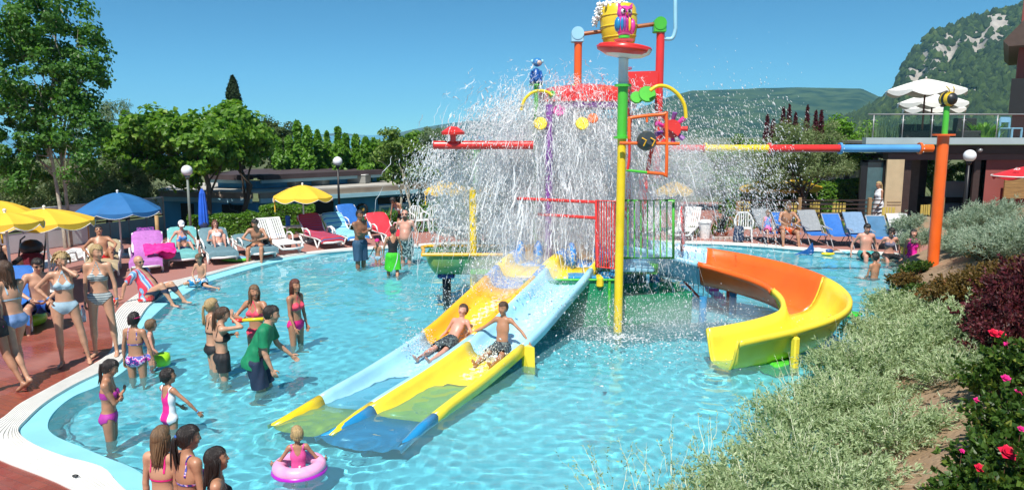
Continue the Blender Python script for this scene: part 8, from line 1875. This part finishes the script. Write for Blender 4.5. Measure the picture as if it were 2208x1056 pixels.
# wispy flowering shoots reaching out over the water
for i, (px, py) in enumerate([(1300, 1050), (1370, 1045), (1420, 1000), (1500, 960), (1600, 900), (1680, 820), (1770, 730), (1830, 690), (1890, 630)]):
 x, y = bank_px(px + 60, py + 30, .1); shrub(['bottom centre', 'second from the bottom centre', 'third from the bottom centre', 'lower middle', 'under the slide end', 'right of the slide end', 'beside the slide bend', 'beside the green float', 'near the orange post'][i] + ': thin seeding shoots of silver shrub rising over the water', x - .1, y, .50, .62, 16, 500 + i, name='seeding_shoots', nl=12, L=.035, W=.012, stemr=.003, group='thin shoots of the silver shrubs')
L_sil2 = leaf_mat('leaf_silver_blue', (.20, .28, .20), (.36, .45, .34), .6, .2, (.48, .55, .44))
for i, (px, py, Y, r, h, lab) in enumerate([(2140, 540, 15.5, .75, .6, 'feathery silver-blue lavender right of the orange post'), (2185, 505, 14.5, .9, .85, 'feathery silver-blue lavender under the red parasol'), (2215, 490, 13.5, .8, .85, 'feathery silver-blue lavender at the right edge'), (1975, 520, 19.6, .5, .5, 'feathery silver-blue lavender behind the orange post'), (2130, 575, 15.5, .6, .4, 'low lavender at the foot of the orange post'), (2110, 490, 18.5, .9, .8, 'feathery silver-blue lavender far behind beside the lamp'), (2068, 505, 17.7, .42, .5, 'small lavender right behind the orange post'), (2072, 555, 16.9, .42, .5, 'small lavender touching the right side of the orange post'), (2110, 525, 16.6, .5, .55, 'lavender between the orange post and the barberry'), (1950, 500, 21.5, .5, .55, 'small lavender behind the pale grey deck chair')]):
 p = dp(px, py + 30, Y); h *= .9; shrub(lab, p.x, Y, r, h, int(360 * r), 530 + i, L_sil2, group='feathery lavenders at the right', nl=34, L=.10, W=.014, stemr=.004, name='lavender')
# dark red barberry, green rose bushes with blooms
L_barb = leaf_mat('leaf_barberry', (.035, .006, .012), (.13, .02, .03), .5, .3, (.22, .06, .04)); L_rust = leaf_mat('leaf_rusty', (.10, .07, .02), (.20, .13, .03), .5, .3, (.30, .12, .04)); L_rose = leaf_mat('leaf_rose', (.025, .07, .012), (.09, .17, .025), .4, .35, (.24, .28, .05))
M_bstem = mat('brown_stem', (.16, .07, .04), .8, .2)
for i, (px, py, r, h, m, lab, nm) in enumerate([(2190, 655, .6, .5, L_barb, 'dark red barberry bush at the right above the roses', 'barberry'), (2225, 610, .6, .7, L_barb, 'dark red barberry bush cut by the right edge', 'barberry'), (2085, 605, .6, .42, L_rust, 'rusty green shrub right of the orange post', 'rusty_shrub'), (2185, 520, .7, .5, L_rust, 'rusty orange shrub below the lavender', 'rusty_shrub'), (2150, 580, .6, .45, L_rust, 'rusty olive shrub between lavender and barberry', 'rusty_shrub'), (1950, 592, .32, .3, L_rust, 'rusty green tuft at the pool edge left of the orange post', 'rusty_shrub'), (1972, 566, .3, .3, L_rose, 'dark green tuft at the pool edge behind the orange post', 'green_shrub'), (1965, 618, .35, .3, L_rose, 'dark green tuft just left of the orange post foot', 'green_shrub'), (2035, 610, .4, .35, L_rust, 'rusty green tuft touching the orange post foot on its right', 'rusty_shrub'), (2195, 700, .5, .45, L_barb, 'dark barberry just above the pink roses', 'barberry')]):
 x, y = bank_px(px, py, .3); shrub(lab, x, y, r, h, int(480 * r), 560 + i, m, M_bstem, name=nm, nl=30, L=.055, W=.030)
roses = [(2180, 800, .45, .42, 'rose bush with magenta blooms under the barberry'), (2215, 900, .42, .45, 'rose bush at the right edge, middle height'), (2190, 1010, .40, .42, 'rose bush with a big crimson bloom in the lower right corner'), (2120, 1060, .30, .30, 'low rose bush at the bottom right'), (2240, 780, .4, .5, 'rose bush cut by the right edge')]
for i, (px, py, r, h, lab) in enumerate(roses):
 x, y = bank_px(px, py, .2); shrub(lab, x, y, r, h, 150, 600 + i, L_rose, M_bstem, name='rose_bush', nl=26, L=.055, W=.040, stemr=.004, group='rose bushes in the lower right')
M_mag = mat('rose_magenta', (.72, .02, .24), .5, .2, 20); M_crim = mat('rose_crimson', (.62, .01, .05), .5, .2, 20)
for i, (px, py, sz, m, lab) in enumerate([(2142, 720, 26, M_crim, 'crimson rose, left of the topmost pair'), (2158, 722, 22, M_crim, 'crimson rose, right of the topmost pair'), (2177, 748, 32, M_mag, 'open magenta rose below the topmost pair'), (2168, 817, 22, M_mag, 'magenta rose above the sandy strip'), (2196, 845, 18, M_mag, 'small magenta rose at the right edge'), (2107, 864, 18, M_mag, 'small magenta rose left of the others by the soil'), (2171, 978, 40, M_crim, 'largest crimson rose in the lower right'), (2112, 1010, 24, M_crim, 'crimson rose lowest on the left'), (2074, 972, 12, M_mag, 'tiny magenta rosebud over the soil'), (2201, 925, 16, M_mag, 'magenta rosebud at the right edge above the largest rose')]):
 x, y = bank_px(px, py, .40); p = dp(px, py, y - .02); r = sz / FPX * math.hypot(y, 2.5) * .5; fm_ = MB(); rr_ = np.random.default_rng(i)
 for L_i, (nn_, k_) in enumerate(((5, 1.0), (5, .75), (4, .45))):
  for j in range(nn_):
   a = j * 6.283 / nn_ + L_i * .6; d = Vector((math.cos(a), math.sin(a), .25 + .5 * L_i)); s = Vector((-math.sin(a), math.cos(a), 0)); b0 = Vector((0, 0, 0)); t1 = d * r * k_
   fm_.add([tuple(b0 - s * r * .12), tuple(t1 * .6 - s * r * .42 + Vector((0, 0, r * .12))), tuple(t1 + Vector((0, 0, r * .05))), tuple(t1 * .6 + s * r * .42 + Vector((0, 0, r * .12))), tuple(b0 + s * r * .12)], [(0, 1, 2, 3, 4)])
 t = thing('rose', lab, 'flower', tuple(p), 0, 'roses in the lower right'); b = fm_.build('petals', m, t, smooth=True); b.rotation_euler = (R(35), 0, 0); MB().tube([(0, 0, 0), (.01, .03, -.28)], .003, 4).build('stalk', M_bstem, t)
# pebbles and dry litter on the soil: too many to count
r = np.random.default_rng(9); n = 2600; xx = r.uniform(2.5, 7, n); yy = r.uniform(4, 10.5, n); zz = bank_z(xx, yy); ok = (xx - np.interp(yy, [3, 5.5, 7, 8.5, 10, 12], [1.5, 2.25, 3.15, 4.1, 4.9, 6.3])) > .4; xx, yy, zz = xx[ok], yy[ok], zz[ok]; n = len(xx)
s = r.uniform(.006, .024, n)[:, None, None]; B0 = np.array([(1, 0, 0), (-.5, .87, 0), (-.5, -.87, 0), (0, 0, .8)]) ; V = np.stack([xx, yy, zz], 1)[:, None] + (B0[None] * (1 + r.normal(0, .3, (n, 4, 3)))) * s; F = (np.array([(0, 1, 3), (1, 2, 3), (2, 0, 3)])[None] + (np.arange(n) * 4)[:, None, None]).reshape(-1, 3)
mesh_np('soil_litter', V.reshape(-1, 3), F, leaf_mat('litter', (.10, .05, .02), (.42, .30, .18), .9, 0), kind='stuff', label='pebbles and dry leaf litter strewn over the sandy soil', cat='litter')
# ------------------------------------------------------------------ the splash: falling water out of the bucket
M_drop = bpy.data.materials.new('water_drops'); M_drop.use_nodes = True; _n = M_drop.node_tree; _b = _n.nodes['Principled BSDF']
_b.inputs['Base Color'].default_value = (.97, .985, 1, 1); _b.inputs['Roughness'].default_value = .25; _b.inputs['IOR'].default_value = 1.33; _t = _n.nodes.new('ShaderNodeBsdfTranslucent'); _t.inputs[0].default_value = (.93, .97, 1, 1); _x = _n.nodes.new('ShaderNodeMixShader'); _x.inputs[0].default_value = .45; _n.links.new(_b.outputs[0], _x.inputs[1]); _n.links.new(_t.outputs[0], _x.inputs[2]); _n.links.new(_x.outputs[0], _n.nodes['Material Output'].inputs[0])
rs = np.random.default_rng(42)
OCT = np.array([(1, 0, 0), (-.5, .87, 0), (-.5, -.87, 0), (0, 0, 1), (0, 0, -1)], float); OF = np.array([(0, 1, 3), (1, 2, 3), (2, 0, 3), (1, 0, 4), (2, 1, 4), (0, 2, 4)])
def drops(name, P, size, stretch, D, label, m=None, smooth=True, parent=None):
 """droplets and streaks: octahedra of radius `size`, stretched along direction D"""
 n = len(P); D = D / np.linalg.norm(D, axis=1)[:, None]; a = np.cross(D, np.array([.3, .9, .2])); a /= np.linalg.norm(a, axis=1)[:, None]; b = np.cross(D, a)
 jit = 1 + rs.normal(0, .15, (n, 5, 1)); O = OCT[None] * jit
 V = P[:, None] + (O[..., 0:1] * a[:, None] + O[..., 1:2] * b[:, None]) * size[:, None, None] + O[..., 2:3] * D[:, None] * (size * stretch)[:, None, None]
 F = (OF[None] + (np.arange(n) * 5)[:, None, None]).reshape(-1, 3)
 o = mesh_np(name, V.reshape(-1, 3), F, m or M_drop, smooth, kind='stuff', label=label, cat='water spray'); return o
# burst: trajectories from the source, strands of drops that share a direction
src = np.array([.95, 14.6, 3.95])
def burst(nst, per, rad, spread_z):
 Ps, Ds = [], []
 for i in range(nst):
  a = rs.uniform(0, 6.28); out = np.array([math.cos(a) * (.8 if math.cos(a) < 0 else 1), math.sin(a) * .62, 0]); v = rs.uniform(.2, 1.0) ** .8 * rad; up = rs.uniform(-.3, .9) * spread_z; T = rs.uniform(.25, .85)
  t = T + np.sort(rs.uniform(0, .16, per)); p0 = src + rs.normal(0, .22, 3) * np.array([2.4, 1, .9]); g = np.array([0, 0, -4.9])
  V0 = out * v + np.array([0, 0, up]); P = p0 + V0[None] * t[:, None] + g[None] * (t ** 2)[:, None] + rs.normal(0, .045, (per, 3)); Dv = V0[None] + 2 * g[None] * t[:, None]; Ps.append(P); Ds.append(Dv)
 P = np.concatenate(Ps); D = np.concatenate(Ds); ok = P[:, 2] > .03; return P[ok], D[ok]
P, D = burst(2300, 16, 2.55, 2.2); s = rs.gamma(2.0, .0018, len(P)) + .0016
drops('water_splash', P, s, rs.uniform(1.2, 5, len(P)), D, 'bursting cloud of white water thrown out over the play tower')
# falling curtains: sheets of streaks under the canopy edge and arms
def strands(name, n, label, wid=.012):
 # ribbons of connected water, torn into streams along their flight
 V = []; F = []
 for i in range(n):
  a = rs.uniform(0, 6.28); out = np.array([math.cos(a), math.sin(a) * .6, 0]); v = rs.uniform(.05, 1.0) * 2.2; T = rs.uniform(.12, .88); p0 = src + rs.normal(0, .25, 3) * np.array([2.6, 1, .9]); V0 = out * v * 1.25 + np.array([0, 0, rs.uniform(-.5, 2.4)])
  t = T + np.linspace(0, rs.uniform(.05, .13), 7); P = p0 + V0 * t[:, None] + np.array([0, 0, -4.9]) * (t ** 2)[:, None] + np.cumsum(rs.normal(0, .022, (7, 3)), 0)
  if P[:, 2].min() < .1: continue
  s = nrm(np.array([rs.normal(), rs.normal() * .4, rs.normal() * .2])) ; w = wid * rs.gamma(2, .5) * np.array([.1, .6, 1, .8, 1, .5, .05]); k = len(V) * 14
  V.append(np.stack([P - s * w[:, None], P + s * w[:, None]], 1).reshape(-1, 3)); j = np.arange(6) * 2 + k; F.append(np.stack([j, j + 1, j + 3, j + 2], 1))
 mesh_np(name, np.concatenate(V), np.concatenate(F), M_drop, True, kind='stuff', label=label, cat='water spray')
strands('water_streams', 10500, 'torn streams and ribbons of water inside the splash', .0046)
def curtain(n, cx, cy, rx, ry, z0, z1, dens=1.0, smin_=.003, k=.004):
 a = rs.uniform(0, 6.28, n); q = rs.uniform(.35, 1.0, n) ** .5; x = cx + rx * q * np.cos(a); y = cy + ry * q * np.sin(a); z = z0 + (z1 - z0) * rs.uniform(0, 1, n) ** .9
 lane = np.floor(a * 26) / 26; x += .03 * np.sin(lane * 91) ; P = np.stack([x, y, z], 1); D = np.stack([.12 * np.cos(a) * rs.uniform(0, 1.5, n), .1 * np.sin(a), -np.ones(n)], 1) + rs.normal(0, .26, (n, 3)); return P, D, rs.gamma(2., k / 2, n) + smin_
P, D, s = curtain(14000, .75, 14.4, 1.75, 1.0, .5, 3.85, k=.0022, smin_=.0017); drops('falling_water', P, s, rs.uniform(2, 8, len(P)), D, 'dense curtain of falling water round the middle of the play tower')
P, D, s = curtain(7000, -.65, 14.6, 1.0, .7, .7, 3.1); drops('falling_water', P, s, rs.uniform(2, 7, len(P)), D, 'thinner curtain of water falling left of the tower under the red arm')
P, D, s = curtain(4200, 2.3, 13.2, 1.0, .6, .1, 3.2, k=.0024, smin_=.002); drops('falling_water', P, s, rs.uniform(2, 7, len(P)), D, 'thin rain of drops round the green gate')
# fine droplets drifting to the right, slanting
n = 13000; u = rs.uniform(0, 1, n) ** .8; x = 2.0 + 3.6 * u + rs.normal(0, .2, n); z = 3.75 - 1.15 * u + rs.normal(0, 1, n) * (.35 + .5 * u) - rs.gamma(1.6, .42, n) * (1 - .3 * u); y = 14.8 + 1.2 * rs.normal(0, 1, n) * .6 + u * .8; P = np.stack([x, y, z], 1)
ok = z > .6 + .5 * u; P = P[ok]; D = np.stack([np.full(len(P), .55), rs.normal(0, .1, len(P)), -np.ones(len(P))], 1) + rs.normal(0, .18, (len(P), 3)); drops('drifting_drops', P, rs.gamma(2, .0017, len(P)) + .0022, rs.uniform(1.2, 5, len(P)), D, 'fine glittering drops blown to the right of the tower')
n = 6500; u = rs.uniform(0, 1, n) ** 1.0; x = .2 - 2.2 * u + rs.normal(0, .15, n); z = 4.05 - 1.2 * u ** 1.3 - rs.gamma(1.5, .38, n) + rs.normal(0, .1, n); y = 14.8 + rs.normal(0, .5, n); P = np.stack([x, y, z], 1); P = P[z > .8]; D = np.stack([np.full(len(P), -.35), np.zeros(len(P)), -np.ones(len(P))], 1) + rs.normal(0, .2, (len(P), 3)); drops('drifting_drops', P, rs.gamma(2, .002, len(P)) + .0025, rs.uniform(1.2, 4.5, len(P)), D, 'fine glittering drops flung to the left over the red arm')
# splashes of drops where the water lands, on the slides and behind the riders
for (x0, y0, z0, rx, ry, rz_, n, lab) in ((1.6, 12.6, .05, 1.6, .9, .30, 2600, 'low spray bouncing off the pool below the nets'), (3.2, 12.4, .04, 1.4, 1.0, .22, 1500, 'drops bouncing off the pool between tower and yellow slide'), (-.3, 12.3, .75, .6, .9, .35, 1000, 'spray bouncing off the orange-yellow slide'), (.55, 12.1, .6, .5, 1.0, .25, 900, 'spray bouncing off the pale blue slide'), (-1.35, 10.5, .25, .25, .5, .12, 500, 'spray thrown up round the boy on the left slide'), (-.35, 10.2, .2, .22, .4, .10, 420, 'spray thrown up round the feet of the boy on the right slide'), (-1.2, 13.6, .1, .8, .7, .3, 600, 'drops falling round the basin')):
 P = np.array([x0, y0, z0]) + rs.normal(0, .5, (n, 3)) * np.array([rx, ry, 0]); P[:, 2] = z0 + np.abs(rs.normal(0, 1, n)) * rz_ ; drops('low_spray', P, rs.gamma(2, .0022, n) + .002, rs.uniform(.8, 2.2, n), rs.normal(0, .5, (n, 3)) + np.array([0, 0, 1]), lab)
# mist: thin even veils hanging in the air
def mist(label, c, r, dens):
 dens *= 1.7
 o = MB().ball(c, r, 14).build('mist', [], kind='stuff', label=label, cat='mist'); m = bpy.data.materials.new('mist'); m.use_nodes = True; m.node_tree.nodes.clear(); a = m.node_tree.nodes.new('ShaderNodeOutputMaterial'); v = m.node_tree.nodes.new('ShaderNodeVolumePrincipled'); v.inputs['Color'].default_value = (.95, .97, 1, 1); v.inputs['Density'].default_value = dens; m.node_tree.links.new(v.outputs[0], a.inputs['Volume']); o.data.materials.append(m)
for lab, c, r_, d in (('white mist in the heart of the splash', (.85, 14.6, 2.6), (1.25, .6, 1.15), 1.1), ('white mist in the upper left of the splash', (.1, 14.7, 2.6), (.9, .5, .85), .8), ('white mist in the upper right of the splash', (1.6, 14.5, 2.7), (.85, .6, .95), .6), ('mist low in front of the tower deck', (.9, 14.0, 1.5), (1.5, .6, .6), .4), ('thin mist left of the tower under the red arm', (-.75, 14.7, 2.0), (.9, .6, .9), .35), ('thin mist blowing to the right of the tower', (2.9, 15.0, 2.5), (1.2, .7, .9), .3), ('thin mist farther right over the pipe', (4.0, 15.6, 2.6), (1.2, .6, .7), .16), ('mist around the green gate', (2.4, 13.2, 1.6), (.8, .5, .8), .15), ('mist creeping over the pool below the nets', (2.0, 12.6, .25), (1.7, .9, .35), .10), ('mist creeping over the pool left of the yellow slide', (3.6, 12.6, .22), (1.5, .9, .3), .10), ('mist over the upper part of the twin slides', (.0, 12.8, .95), (.9, .8, .4), .3)): mist(lab, c, r_, d)
r = np.random.default_rng(33); n = 5000; k = r.integers(0, 6, n); cx = np.array([1.9, 3.2, 1.0, 2.6, -2.2, -1.4])[k]; cy_ = np.array([12.0, 12.1, 11.2, 11.0, 9.4, 12.4])[k]; x = cx + r.normal(0, .62, n); y = cy_ + r.normal(0, .5, n); ok = in_poly(x, y, pool_poly) & (y < 13.4); x, y = x[ok], y[ok]
P = np.stack([x, y, -.015 - r.gamma(1.5, .03, len(x))], 1); drops('air_bubbles', P, r.uniform(.004, .011, len(P)), np.ones(len(P)), r.normal(0, 1, (len(P), 3)), 'countless tiny air bubbles whitening the pool water below the splash')
# foam on the pool where the water lands
r = np.random.default_rng(12); n = 2600; a = r.uniform(0, 6.28, n); q = np.abs(r.normal(0, 1, n)); x = 1.8 + 1.7 * q * np.cos(a); y = 12.0 + 1.0 * q * np.sin(a); ok = (y < 13.2) & in_poly(x, y, pool_poly); x, y = x[ok], y[ok]
P = np.stack([x, y, np.full(len(x), .012)], 1); drops('pool_foam', P, r.gamma(2, .005, len(P)) + .003, np.full(len(P), .35), np.tile([0, 0, 1.], (len(P), 1)) + r.normal(0, .05, (len(P), 3)), 'scattered white foam flecks on the pool below the splash')
# everything that can stand in or under the water catches the light refracted by its surface
for o in COL.objects:
 if o.type == 'MESH' and o.name != 'pool_water' and o.get('kind') != 'haze': o.cycles.is_caustics_receiver = True
